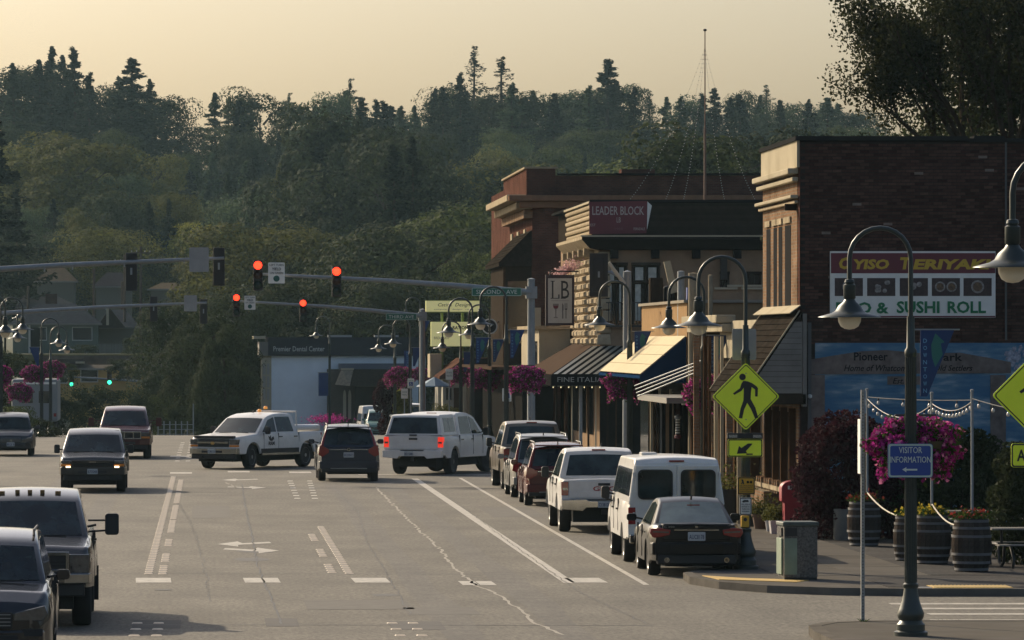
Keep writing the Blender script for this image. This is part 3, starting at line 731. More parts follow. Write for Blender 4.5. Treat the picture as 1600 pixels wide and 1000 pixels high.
def suv_front(t, sp, plate_s='', bright=False):
    L = sp['L'] / 2; hw = sp['W'] / 2; zt = lerpt(sp['deck'], L - .1)
    g = B(t, 'grille', trim, -.42, .42, L - .03, L + .03, .52, zt - .12, bevel=.015)
    for k in range(4): B(g, 'grille_slat', alloy, -.40, .40, L + .025, L + .04, .56 + k * .05, .572 + k * .05)
    for s in (-1, 1):
        m = MB(); pts = [(s * .44, zt - .24), (s * .46, zt - .13), (s * (hw - .09), zt - .03), (s * (hw - .04), zt - .14), (s * (hw - .12), zt - .24)]
        m.prism(pts if s > 0 else pts[::-1], L - .22, L + .012, 'xz'); m.build('headlight', lamp_l, t, bevel=.012)
        MB().box(min(s * .56, s * (hw - .12)), max(s * .56, s * (hw - .12)), L - .1, L + .03, .42, .52).build('fog_light_housing', trim, t)
        B(t, 'wiper', trim, min(s * .05, s * .55), max(s * .05, s * .55), sp['L'] / 2 - 1.1, sp['L'] / 2 - 1.08, sp['b'] + .0, sp['b'] + .02)
    m = MB(); m.prism([(-hw + .05, L - .3), (-hw + .12, L - .03), (-.5, L + .05), (.5, L + .05), (hw - .12, L - .03), (hw - .05, L - .3)], .30, .50, 'xy'); m.build('front_bumper', sp['paint'], t, bevel=.03)
    B(t, 'air_inlet', trim, -.5, .5, L + .04, L + .06, .34, .44)
    MB().lathe([(.06, 0), (.06, .02), (.04, .02), (.04, 0)], 14, (0, L + .03, zt - .2), axis='y').build('badge', chrome, t)
    plate(t, L + .06, .47, plate_s, front=True)

# ---------------------------------------------------------------- the vehicles
# black saloon
def fit_saloon(t, sp):
    L = sp['L'] / 2; hw = sp['W'] / 2; b = sp['b']
    for s in (-1, 1):
        pts = [(s * (hw - .38), .80), (s * (hw - .40), .90), (s * (hw - .20), .935), (s * (hw - .02), .92), (s * (hw - .0), .84), (s * (hw - .06), .75), (s * (hw - .2), .76)]
        MB().prism(pts if s > 0 else pts[::-1], -L - .018, -L + .16, 'xz').build('taillight', red_l, t, bevel=.012)
        MB().prism([(s * (hw - .36), .835), (s * (hw - .36), .865), (s * (hw - .06), .875), (s * (hw - .06), .85)], -L - .024, -L, 'xz').build('reversing_light', lamp_l, t)
        MB().lathe([(.05, 0), (.05, -.06), (.035, -.06), (.035, 0)], 12, (s * (hw - .32), -L - .02, .33), axis='y').build('exhaust_tip', chrome, t)
        text('C 350' if s < 0 else '', alloy, (-.52, -L - .024, .955), .2, .035, t, 'emblem', world=False) if s < 0 else None
    B(t, 'boot_lid', sp['paint'], -hw + .24, hw - .24, -L - .014, -L + .04, .70, .985, bevel=.02)
    MB().prism([(-hw + .22, -L + .16), (-hw + .26, -L + .02), (-.3, -L - .03), (.3, -L - .03), (hw - .26, -L + .02), (hw - .22, -L + .16)], .985, 1.008, 'xy').build('boot_spoiler', sp['paint'], t, bevel=.008)
    B(t, 'chrome_strip', chrome, -.42, .42, -L - .03, -L, .885, .905)
    B(t, 'badge', chrome, -.03, .03, -L - .028, -L, .935, .975)
    m = MB(); m.prism([(-hw + .02, -L + .3), (-hw + .05, -L + .02), (-.5, -L - .05), (.5, -L - .05), (hw - .05, -L + .02), (hw - .02, -L + .3)], .42, .66, 'xy'); m.build('rear_bumper', sp['paint'], t, bevel=.03)
    B(t, 'bumper_skirt', trim, -hw + .14, hw - .14, -L - .02, -L + .2, .24, .43, bevel=.03)
    B(t, 'brake_light', red_l, -.12, .12, -L + .72, -L + .76, 1.335, 1.355)
    plate(t, -L - .03, .775, 'AUC8178', .33)
    MB().tube([(0, -L + 1.25, 1.44), (0, -L + 1.2, 1.50)], .02, 6).build('roof_antenna', trim, t)
sal = dict(L=4.58, W=1.77, r=.325, yf=1.42, yr=-1.34, rock=.24, zfront=.24, zrear=.30, tw=.23, arch=1.12, round=(.16, .12), tuck=.08, flare=.015,
           deck=[(-2.29, .93), (-2.2, .985), (-1.75, 1.0), (-1.2, .95), (.95, .93), (1.9, .83), (2.2, .70), (2.29, .62)], paint=p_black, b=.94, zr=1.445, mirror=(.75, 1.0), mirror_mat=p_black,
           handles=[-.12, -.98], hz=.80, handle_mat=chrome, gaps=[(.95, .35, .93), (-.15, .32, .93)], wheel='multi',
           houses=[dict(pts=[(1.25, .90), (.50, 1.37), (.15, 1.43), (-.5, 1.44), (-.98, 1.38), (-1.72, .97)], wb=.80, wr=.58, rglass=glass_g,
                        panes=[('windshield', .1, .95, .9), ('rear_window', 4.06, 4.93, .88)],
                        sides=[[(.95, .95), (.38, 1.33), (-.12, 1.37), (-.12, .95)], [(-.2, .95), (-.2, 1.37), (-.8, 1.33), (-1.12, .96)]])], fit=fit_saloon)
vehicle('saloon_car', 'black saloon car parked at the kerb beside the pedestrian sign post', 'car', 9.28, 99.3, -.6, sal)

# white passenger van
def fit_van(t, sp):
    L = sp['L'] / 2; hw = sp['W'] / 2
    for s in (-1, 1):
        d = B(t, 'rear_door', sp['paint'], s * .01 if s > 0 else -.83, .83 if s > 0 else -.01, -L - .02, -L + .02, .62, 1.98, bevel=.015)
        poly = [(s * .43 + a, 1.60 + c) for a, c in rrect(.70, .60, .1, 4)]
        MB().prism(poly, -L - .045, -L - .018, 'xz').build('window_seal', trim, d)
        poly = [(s * .43 + a, 1.60 + c) for a, c in rrect(.64, .54, .09, 4)]
        MB().prism(poly, -L - .055, -L - .04, 'xz').build('rear_window', glass, d)
        MB().box(min(s * (hw - .19), s * (hw - .04)), max(s * (hw - .19), s * (hw - .04)), -L - .015, -L + .1, .80, 1.14).build('taillight', red_l, t, bevel=.012)
        for z in (.95, 1.75): B(t, 'hinge', sp['paint'], s * .86 - .02, s * .86 + .02, -L - .03, -L, z, z + .09)
    B(t, 'rear_bumper', chrome, -hw + .06, hw - .06, -L - .14, -L + .05, .42, .60, bevel=.02)
    B(t, 'brake_light', red_l, -.15, .15, -L + .01, -L + .06, 2.055, 2.085)
    plate(t, -L - .145, .52, '', .31)
    v = MB(); v.box(-.52, -.2, -.4, .2, 2.13, 2.19); v.build('roof_vent', sp['paint'], t, bevel=.02)
    for s in (-1, 1):
        for y0, y1 in ((-2.55, -1.55), (-1.45, -.35), (-.25, .75)):
            MB().prism([(y0, 1.36), (y0 + .04, 1.86), (y1 - .02, 1.86), (y1, 1.36)], min(s * (hw - .07), s * (hw + .004)), max(s * (hw - .07), s * (hw + .004)), 'yz')
    MB().tube([(-hw + .03, 1.35, 1.15), (-hw - .12, 1.4, 1.2)], .02, 6).build('mirror_arm', trim, t)
van = dict(L=5.6, W=2.02, r=.37, yf=1.95, yr=-1.55, rock=.48, zfront=.45, zrear=.52, tw=.24, arch=1.15, round=(.12, .03), tuck=.05, flare=.01,
           deck=[(-2.8, 1.25), (1.5, 1.25), (1.9, 1.18), (2.6, 1.02), (2.8, .9)], paint=p_white, b=1.25, zr=2.12, mirror=(1.5, 1.28), big_mirror=1, handles=[1.0, -.2], hz=1.02,
           gaps=[(1.6, .6, 1.25), (.8, .6, 1.25), (-.4, .6, 1.25)], wheel='steel', antenna=None,
           houses=[dict(pts=[(2.05, 1.18), (1.35, 1.98), (1.1, 2.09), (-2.4, 2.12), (-2.68, 2.09), (-2.79, 1.98), (-2.8, 1.2)], wb=.965, wr=.83, bulge=.0, crown=.05,
                        panes=[('windshield', .1, .92, .9)],
                        sides=[[(1.75, 1.34), (1.25, 1.88), (.85, 1.9), (.85, 1.34)], [(.75, 1.36), (.75, 1.9), (-.35, 1.9), (-.35, 1.36)], [(-.45, 1.36), (-.45, 1.9), (-1.5, 1.9), (-1.5, 1.36)], [(-1.6, 1.36), (-1.6, 1.9), (-2.55, 1.9), (-2.6, 1.36)]])], fit=fit_van)
vehicle('passenger_van', 'white full-size passenger van parked ahead of the black saloon', 'van', 9.42, 105.5, -.4, van)

# white pickup with red emblem
def fit_gmc(t, sp): pickup_rear(t, sp, 'GMC', 'C13812C', M('emblem_red', (.30, .02, .02), .3, .3), bumper=chrome)
vehicle('pickup_truck', 'white crew cab pickup with red letters on its tailgate, parked between van and red SUV', 'pickup truck', 9.25, 122.3, -.3, pickup_spec(p_white, fit=fit_gmc, antenna=(.1, -.6, 1.99)))

# red SUV
def fit_red(t, sp): suv_rear(t, sp, '', bar=chrome)
vehicle('suv', 'dark red SUV parked just ahead of the white lettered pickup', 'suv', 9.55, 141.2, -.5, suv_spec(p_red, 4.65, 1.86, 1.70, fit=fit_red, wheel='multi'))
def fit_g2(t, sp): suv_rear(t, sp, '')
vehicle('suv', 'silver grey SUV with roof rails, mostly hidden behind the dark red SUV', 'suv', 9.62, 148.6, 0, suv_spec(p_silver, 4.8, 1.9, 1.80, fit=fit_g2, rail_mat=chrome))
def fit_beige(t, sp): pickup_rear(t, sp, '', '', bumper=chrome)
vehicle('pickup_truck', 'beige crew cab pickup at the far end of the parked row', 'pickup truck', 9.85, 157.3, 1.2, pickup_spec(p_beige, roof=2.03, belt=1.28, fit=fit_beige, antenna=(0, -.4, 2.08)))

# dark SUV seen from behind in the driving lane
def fit_crv(t, sp): suv_rear(t, sp, 'BDJ4671')
vehicle('suv', 'dark blue grey SUV driving away in the middle of the junction approach', 'suv', 4.5, 166.2, 0, suv_spec(p_blue, 4.6, 1.84, 1.66, fit=fit_crv, scale=1.08, rails=(-1.65, .45, .62, 1.65), wheel='multi'))

# canopy pickup turning
def fit_canopy(t, sp):
    pickup_rear(t, sp, '', 'B21548', lit=True, bumper=sp['paint'], px=-.1)
    L = 2.925; b = sp['b']
    g = MB(); P, X = house(g, [(-1.27, b + .0), (-1.28, 1.90), (-1.4, 1.93), (-2.6, 1.92), (-2.72, 1.88), (-2.93, b + .02)], .95, .80, .02, .0)
    c = g.build('canopy', sp['paint'], t, smooth=38, bevel=.025)
    pane_on(P, 4.10, 4.92, -.88, .88).build('canopy_rear_window', glass, c, smooth=60)
    for s in (-1, 1):
        for y0, y1 in ((-2.56, -2.02), (-1.98, -1.42)):
            side_pane([(y0, b + .12), (y0 + (.10 if y0 < -2.5 else 0), 1.82), (y1, 1.82), (y1, b + .12)], X, s).build('canopy_side_window', M('canopy_glass', (.07, .08, .085), .08, spec=.9), c)
        MB().box(min(s * .93, s * .985), max(s * .93, s * .985), -2.9, -1.3, b - .005, b + .03).build('canopy_rail', sp['paint'], c)
    B(t, 'canopy_latch', trim, -.12, .12, -L - .05, -L - .0, b + .0, b + .045)
sp = pickup_spec(p_white, fit=fit_canopy, roof=1.97, belt=1.25, wheel='six', dark_rim=True, steer=-22, antenna=None, handle_mat=chrome)
vehicle('pickup_truck', 'white pickup with a matching canopy over its bed, turning right with tail lights on', 'pickup truck', 8.0, 174.9, -21, dict(sp, scale=1.05))

# white work truck facing left
def fit_work(t, sp):
    pickup_front(t, sp, 'bar', 'C48113'); pickup_rear(t, sp)
    L = 2.925; b = sp['b']; hw = 1.015
    B(t, 'bonnet_deflector', trim, -.82, .82, L - .16, L + .02, 1.09, 1.17, bevel=.02)
    MB().prism([(-.09, .90), (-.04, .96), (.04, .96), (.09, .90), (.04, .86), (-.04, .86)], L + .062, L + .08, 'xz').build('grille_emblem', M('emblem_gold', (.55, .35, .12), .3, .8), t)
    dm = M('decal_black', (.02, .02, .02), .5)
    for s in (1, -1):   # door decals: letters under a small mark
        me, tw, th = text_mesh('RRM', dm, 0, .02, .003); o = bpy.data.objects.new('door_lettering', me); COL.objects.link(o); o.parent = t
        o.rotation_euler = (R(90), 0, R(90) if s > 0 else R(-90)); o.scale = (.40 / tw, .13 / th, 1); o.location = (s * (hw + .004), .68, .88)
        m = MB(); m.prism([(.80, .98), (.88, 1.14), (.80, 1.10), (.74, 1.16), (.70, 1.02), (.62, 1.10), (.54, 1.12), (.50, 1.0), (.56, 1.02), (.60, .97), (.70, .96)], s * (hw - .01), s * (hw + .005), 'yz'); m.build('door_emblem', dm, t)
        MB().box(min(s * (hw - .12), s * (hw + .012)), max(s * (hw - .12), s * (hw + .012)), -1.2, 1.42, .52, .70).build('dark_lower_trim', trim, t)
    for px in (.0, -1.15):
        MB().lathe([(.07, 0), (.07, .07), (.05, .1), (0, .11)], 10, (.35 if px else -.1, px, 1.97 if not px else 2.06)).build('beacon', M('beacon_amber', (.75, .30, .05), .2, emit=(1, .4, .08), es=.25), t, smooth=50)
    r_ = MB(); r_.tube([(-.86, -1.32, 1.25), (-.82, -1.32, 1.98), (.82, -1.32, 1.98), (.86, -1.32, 1.25)], .035, 8); r_.tube([(-.4, -1.32, 1.25), (-.4, -1.32, 1.98)], .02, 6); r_.tube([(.4, -1.32, 1.25), (.4, -1.32, 1.98)], .02, 6); r_.build('headache_rack', sp['paint'], t)
    MB().lathe([(.12, -.9), (.13, -.88), (.13, .9), (.12, .92)], 12, (-.75, -2.05, 1.38), axis='y').build('fuel_tank', sp['paint'], t, smooth=50)
    B(t, 'tool_box', sp['paint'], .55, .95, -2.7, -1.4, 1.2, 1.42, bevel=.02)
    B(t, 'driver_headrest', trim, .28, .5, .3, .4, 1.42, 1.6)
sp = pickup_spec(p_white, fit=fit_work, roof=1.93, belt=1.25, hood=1.20, steer=10, antenna=(0, .3, 1.97), sill=chrome, r=.42)
vehicle('work_truck', 'white work pickup with bed rack and amber beacons crossing the junction', 'pickup truck', 1.75, 182.4, 148, sp)

# oncoming vehicles in the left lane
def fit_f250(t, sp):
    pickup_front(t, sp, 'frame', '', bumper=chrome, bz=(.70, .86))
    for k in (-1, 1): B(t, 'roof_clearance_light', M('clearance_amber', (.22, .12, .04), .25), k * .45 - .045, k * .45 + .045, .40, .52, sp['zr'] - .08, sp['zr'] - .015)
    for k in (-.2, 0, .2): B(t, 'roof_clearance_light', M('clearance_amber', (.22, .12, .04), .25), k - .035, k + .035, .42, .54, sp['zr'] - .05, sp['zr'] + .005)
    for s in (-1, 1): MB().box(min(s * .86, s * 1.07), max(s * .86, s * 1.07), sp['yr'] - .62, sp['yr'] - .60, .18, .75).build('mud_flap', rubber, t)
    pm = MB(); pm.lathe([(.0, -.1), (.1, -.06), (.12, .03), (.08, .13), (0, .16)], 10, (.42, .25, 1.62)); pm.build('driver_seat', trim, t, smooth=60)
sp = pickup_spec(p_bronze, fit=fit_f250, roof=2.08, belt=1.38, hood=1.30, r=.47, L=5.95, W=2.06, rock=.62, zfront=.60, arch=1.14, big_mirror=2, mirror=(1.15, 1.52), bedz=.95, wheel='steel', steer=0, yf=1.95, tw=.30)
sp['deck'] = [(-2.98, 1.39), (-1.2, 1.39), (1.25, 1.38), (1.6, 1.36), (2.75, 1.26), (2.98, 1.16)]
vehicle('pickup_truck', 'lifted dark bronze pickup with chrome grille and large towing mirror, oncoming', 'pickup truck', -2.86, 82.6, 180.6, sp)

def fit_near(t, sp):
    suv_front(t, sp, '')
    L = sp['L'] / 2
    for s in (-1, 1): B(t, 'daytime_light', lamp_l, s * .68 - .02, s * .68 + .02, L - .1, L + .02, .52, .70)
sp = suv_spec(p_gloss, 4.75, 1.92, 1.78, belt=1.12, fit=fit_near, wheel='multi', rails=(-1.5, .4, .66, 1.77))
vehicle('suv', 'near black crossover at the bottom left corner, oncoming', 'suv', -3.12, 72.6, 180.3, sp)

def fit_chevy(t, sp):
    pickup_front(t, sp, 'none', 'B73548', fog=(.71, .79), bumper=M('bumper_taupe', (.05, .046, .04), .35, .4))
    L = 2.925; B(t, 'grille_cross_bar', sp['paint'], -.66, .66, L + .02, L + .05, .88, .93); B(t, 'emblem', chrome, -.10, .10, L + .05, L + .065, .885, .925)
sp = pickup_spec(p_taupe, fit=fit_chevy, roof=1.84, belt=1.17, hood=1.10, r=.37, W=1.98, mirror=(1.12, 1.22))
vehicle('pickup_truck', 'older dark taupe pickup with two small front lamps lit, oncoming in the left lane', 'pickup truck', -3.42, 154.6, 180, sp)

def fit_ram(t, sp):
    pickup_front(t, sp, 'frame', '', bumper=p_maroon)
    B(t, 'decal_panel', p_maroon, -.6, .6, 2.86, 2.9, .5, .6)
sp = pickup_spec(p_maroon, fit=fit_ram, roof=1.96, big_mirror=2, mirror=(1.15, 1.34), mirror_mat=p_maroon, dark_rim=True)
vehicle('pickup_truck', 'maroon pickup with wide mirrors behind the dark taupe pickup', 'pickup truck', -3.2, 198.6, 180, sp)

def fit_soul(t, sp): suv_front(t, sp, 'B21')
vehicle('compact_suv', 'dark grey boxy compact SUV parked at the left edge of the street', 'suv', -7.75, 202.2, 181, suv_spec(p_grey, 4.2, 1.82, 1.66, fit=fit_soul, belt=1.04, wheel='multi', rails=None))

# far vehicles beyond the junction
def fit_plain(t, sp): suv_rear(t, sp, '')
def fit_plain_f(t, sp): suv_front(t, sp, '')
van2 = dict(van); van2['fit'] = lambda t, sp: fit_van(t, sp); van2['houses'] = [dict(van['houses'][0], pts=[(2.05, 1.18), (1.35, 2.18), (1.1, 2.38), (-2.4, 2.42), (-2.68, 2.38), (-2.79, 2.2), (-2.8, 1.2)])]
vehicle('panel_van', 'tall white panel van far down the street beyond the turning trucks', 'van', 11.3, 352, 2, van2)
vehicle('minivan', 'pale green minivan behind the dark blue grey SUV, far down the street', 'minivan', 10.9, 325, 180, suv_spec(p_green, 4.8, 1.9, 1.75, fit=fit_plain_f, rails=None))
vehicle('suv', 'white SUV whose roof shows above the canopy pickup, left one of two', 'suv', 11.75, 297, 0, suv_spec(p_white, 4.8, 1.95, 1.85, fit=fit_plain, rails=None))
vehicle('suv', 'white SUV with a roof rack showing above the canopy pickup, right one of two', 'suv', 13.4, 277, 0, suv_spec(p_white, 4.8, 1.95, 1.82, fit=fit_plain, rails=(-1.7, .5, .68, 1.87)))
# ---------------------------------------------------------------- trees (unit height 1, scaled per tree)
import numpy as np
rng = np.random.default_rng(11)
bark = M('bark', (.045, .035, .026), .9, var=.25, scale=5, bump=.4)
LF = {'green': leafmat('leaf_green', (.052, .068, .022)), 'olive': leafmat('leaf_olive', (.088, .092, .026)), 'conifer': leafmat('leaf_conifer', (.016, .026, .014), .3, .2, .15),
      'teal': leafmat('leaf_teal', (.042, .062, .032)), 'yellow': leafmat('leaf_yellow', (.19, .19, .035)), 'dark': leafmat('leaf_dark', (.030, .040, .017), .35, .2, .3), 'purple': leafmat('leaf_purple', (.035, .012, .016), .4, .2, .25)}
def quads_mesh(name, C, size, mat, flat=.0, aspect=.6, N=None):
    """C: n x 3 centres; random-oriented little leaf clumps (bent pairs of triangles)"""
    n = len(C); a = rng.normal(size=(n, 3)); a[:, 2] *= (1 - flat)
    if N is not None:           # leaves lie roughly across the outward direction, so that clumps shade as forms
        m_ = N + rng.normal(size=(n, 3)) * .33; m_ /= np.linalg.norm(m_, axis=1)[:, None]; a -= m_ * (a * m_).sum(1)[:, None]
    a /= np.linalg.norm(a, axis=1)[:, None]
    b = rng.normal(size=(n, 3)) if N is None else np.cross(a, m_); b -= a * (a * b).sum(1)[:, None]; b /= np.linalg.norm(b, axis=1)[:, None]
    s = size * rng.uniform(.6, 1.4, n)[:, None] if np.isscalar(size) else np.asarray(size)[:, None] * rng.uniform(.7, 1.3, n)[:, None]
    c = np.cross(a, b)
    v = np.stack([C - a * s, C - b * s * aspect + c * s * .25, C + a * s, C + b * s * aspect + c * s * .25], 1).reshape(-1, 3)
    me = bpy.data.meshes.new(name); me.vertices.add(4 * n); me.vertices.foreach_set('co', v.ravel())
    me.loops.add(4 * n); me.loops.foreach_set('vertex_index', np.arange(4 * n, dtype=np.int32))
    me.polygons.add(n); me.polygons.foreach_set('loop_start', np.arange(0, 4 * n, 4, dtype=np.int32)); me.polygons.foreach_set('loop_total', np.full(n, 4, dtype=np.int32))
    me.materials.append(mat); me.update(calc_edges=True); return me
def broad_pts(n, lobes, wid=.42, base=.16, lob=.15, seed=0, nrm=False):
    g = np.random.default_rng(seed); C = []; NN = []
    cen = []
    for k in range(lobes):
        z = g.uniform(base + .08, .93); u = (z - base) / (1 - base); rad = wid * math.sqrt(max(0.02, 1 - (2 * u - .85) ** 2 / 1.5)) * g.uniform(.45, .88)
        a = g.uniform(0, 6.283); cen.append((rad * math.cos(a), rad * math.sin(a), z, lob * g.uniform(.65, 1.25)))
    cen.append((0, 0, .62, lob * 1.6)); cen.append((0, 0, .4, lob * 1.6)); cen.append((.02, 0, .9, lob * .8))
    m = n // len(cen)
    for x, y, z, r in cen:
        d = g.normal(size=(m, 3)); d /= np.linalg.norm(d, axis=1)[:, None]
        rr = r * (.80 + .28 * g.random(m) ** .8) * (1 + .12 * np.sin(d[:, 0] * 7 + x * 40) * np.cos(d[:, 2] * 6 + y * 30)); NN.append(d + np.array([x, y, (z - .5) * .6]) * 1.2); d = d * [1, 1, .75]
        C.append(np.array([x, y, z]) + d * rr[:, None])
    C = np.concatenate(C); C[:, 2] = np.clip(C[:, 2], base * .7, 1.02)
    if nrm: N = np.concatenate(NN); return C, N / np.linalg.norm(N, axis=1)[:, None]
    return C
def conifer_pts(n, wid=.2, base=.05, whorls=26, seed=0, gap=.0):
    g = np.random.default_rng(seed); C = []; S = []
    for w in range(whorls):
        u = (w + .5) / whorls; z = base + (1 - base) * u ** .9; L0 = wid * min(1.0, ((1 - u) * 1.25) ** .9) * g.uniform(.6, 1.2) + .006
        nb = int(6 + 5 * (1 - u)); m = max(8, int(n / whorls / nb * (1.5 - u)))
        for b in range(nb):
            if g.random() < gap: continue
            a = g.uniform(0, 6.283); L = L0 * g.uniform(.45, 1.2); t = g.uniform(0, 1, m) ** .7; zj = g.uniform(-.5, .5) * (1 - base) / whorls * 1.6
            x = t * L; droop = -.30 * x + .28 * x * t * t; sp = (g.normal(size=m) * .09 * (.5 + 1.2 * (1 - t)) + g.normal(size=m) * .03) * L0 + g.normal(size=m) * .002
            px = x * math.cos(a) - sp * math.sin(a); py = x * math.sin(a) + sp * math.cos(a)
            C.append(np.stack([px, py, z + zj + droop + g.normal(size=m) * .0055], 1))
    k = max(10, n // 60); z = g.uniform(.93, 1.0, k); C.append(np.stack([g.normal(size=k) * .004, g.normal(size=k) * .004, z], 1))
    return np.concatenate(C)
def trunk_mesh(limbs=6, r=.018, top=.8, seed=0, spread=.28, base=.25, jit=.01):
    g = random.Random(seed); m = MB(); p = [(0, 0, -.05)]
    for k in range(1, 7): p.append((g.uniform(-jit, jit) * k, g.uniform(-jit, jit) * k, top * k / 6))
    m.tube(p, [r * (1.25 - k * .17) for k in range(7)], 8)
    for i in range(limbs):
        z = base + (top - base) * (i + .5) / limbs; a = g.uniform(0, 6.283); L = spread * g.uniform(.7, 1.1) * (1.1 - z * .5)
        m.tube([(0, 0, z - .02), (L * .4 * math.cos(a), L * .4 * math.sin(a), z + L * .3), (L * math.cos(a + .2), L * math.sin(a + .2), z + L * .75)], [r * .5, r * .32, r * .1], 5)
    return m.mesh('trunk', bark)
TRUNK_B = [trunk_mesh(7, seed=k) for k in range(2)]; TRUNK_C = trunk_mesh(0, .010, .96, 5, jit=.0004)
CR = {}
def crown(kind, leaf, var):
    k = (kind, leaf, var)
    if k in CR: return CR[k]
    if kind == 'broad': C, N = broad_pts(21000, 44 + 8 * var, .40 + .05 * (var % 2), .10, .115 + .012 * (var % 3), 10 + var, True); me = quads_mesh('crown', C, .0098, LF[leaf], N=N)
    elif kind == 'conifer': me = quads_mesh('crown', conifer_pts(12000, .20 + .04 * (var % 2), .04, 24 + 2 * var, 50 + var), .0085, LF[leaf], flat=.5, aspect=.45)
    elif kind == 'sparse': me = quads_mesh('crown', conifer_pts(5200, .25 + .04 * (var % 2), .1, 24, 70 + var, .25), .0065, LF[leaf], flat=.5, aspect=.4)
    elif kind == 'bush': C, N = broad_pts(9000, 30, .55, .0, .16, 90 + var, True); me = quads_mesh('crown', C, .017, LF[leaf], N=N)
    CR[k] = me; return me
NT = 0
def tree(kind, leaf, var, x, ytop, D, h, label, group=None, wid=1.0, name=None, base=None, lean=0):
    """a tree whose top stands at photo row ytop when seen from the street; h metres tall"""
    global NT; NT += 1
    X = gx(x, D); zt = gz(ytop, D); zg = zt - h if base is None else base
    g0 = ground_z(X, D)
    if base is None and zg > g0: h += zg - g0; zg = g0      # never floating
    t = thing(name or {'broad': 'broadleaf_tree', 'conifer': 'conifer_tree', 'sparse': 'conifer_tree', 'bush': 'bush'}[kind], label, 'bush' if kind == 'bush' else 'tree', (X, D, zg), random.uniform(0, 6.28), group)
    t.scale = (h * wid, h * wid, h); t.rotation_euler[0] = random.uniform(-.03, .03)
    if kind != 'bush': link('trunk', TRUNK_C if kind != 'broad' else TRUNK_B[NT % 2], t)
    else: link('trunk', TRUNK_B[NT % 2], t)
    link('crown', crown(kind, leaf, var), t); return t
random.seed(3)
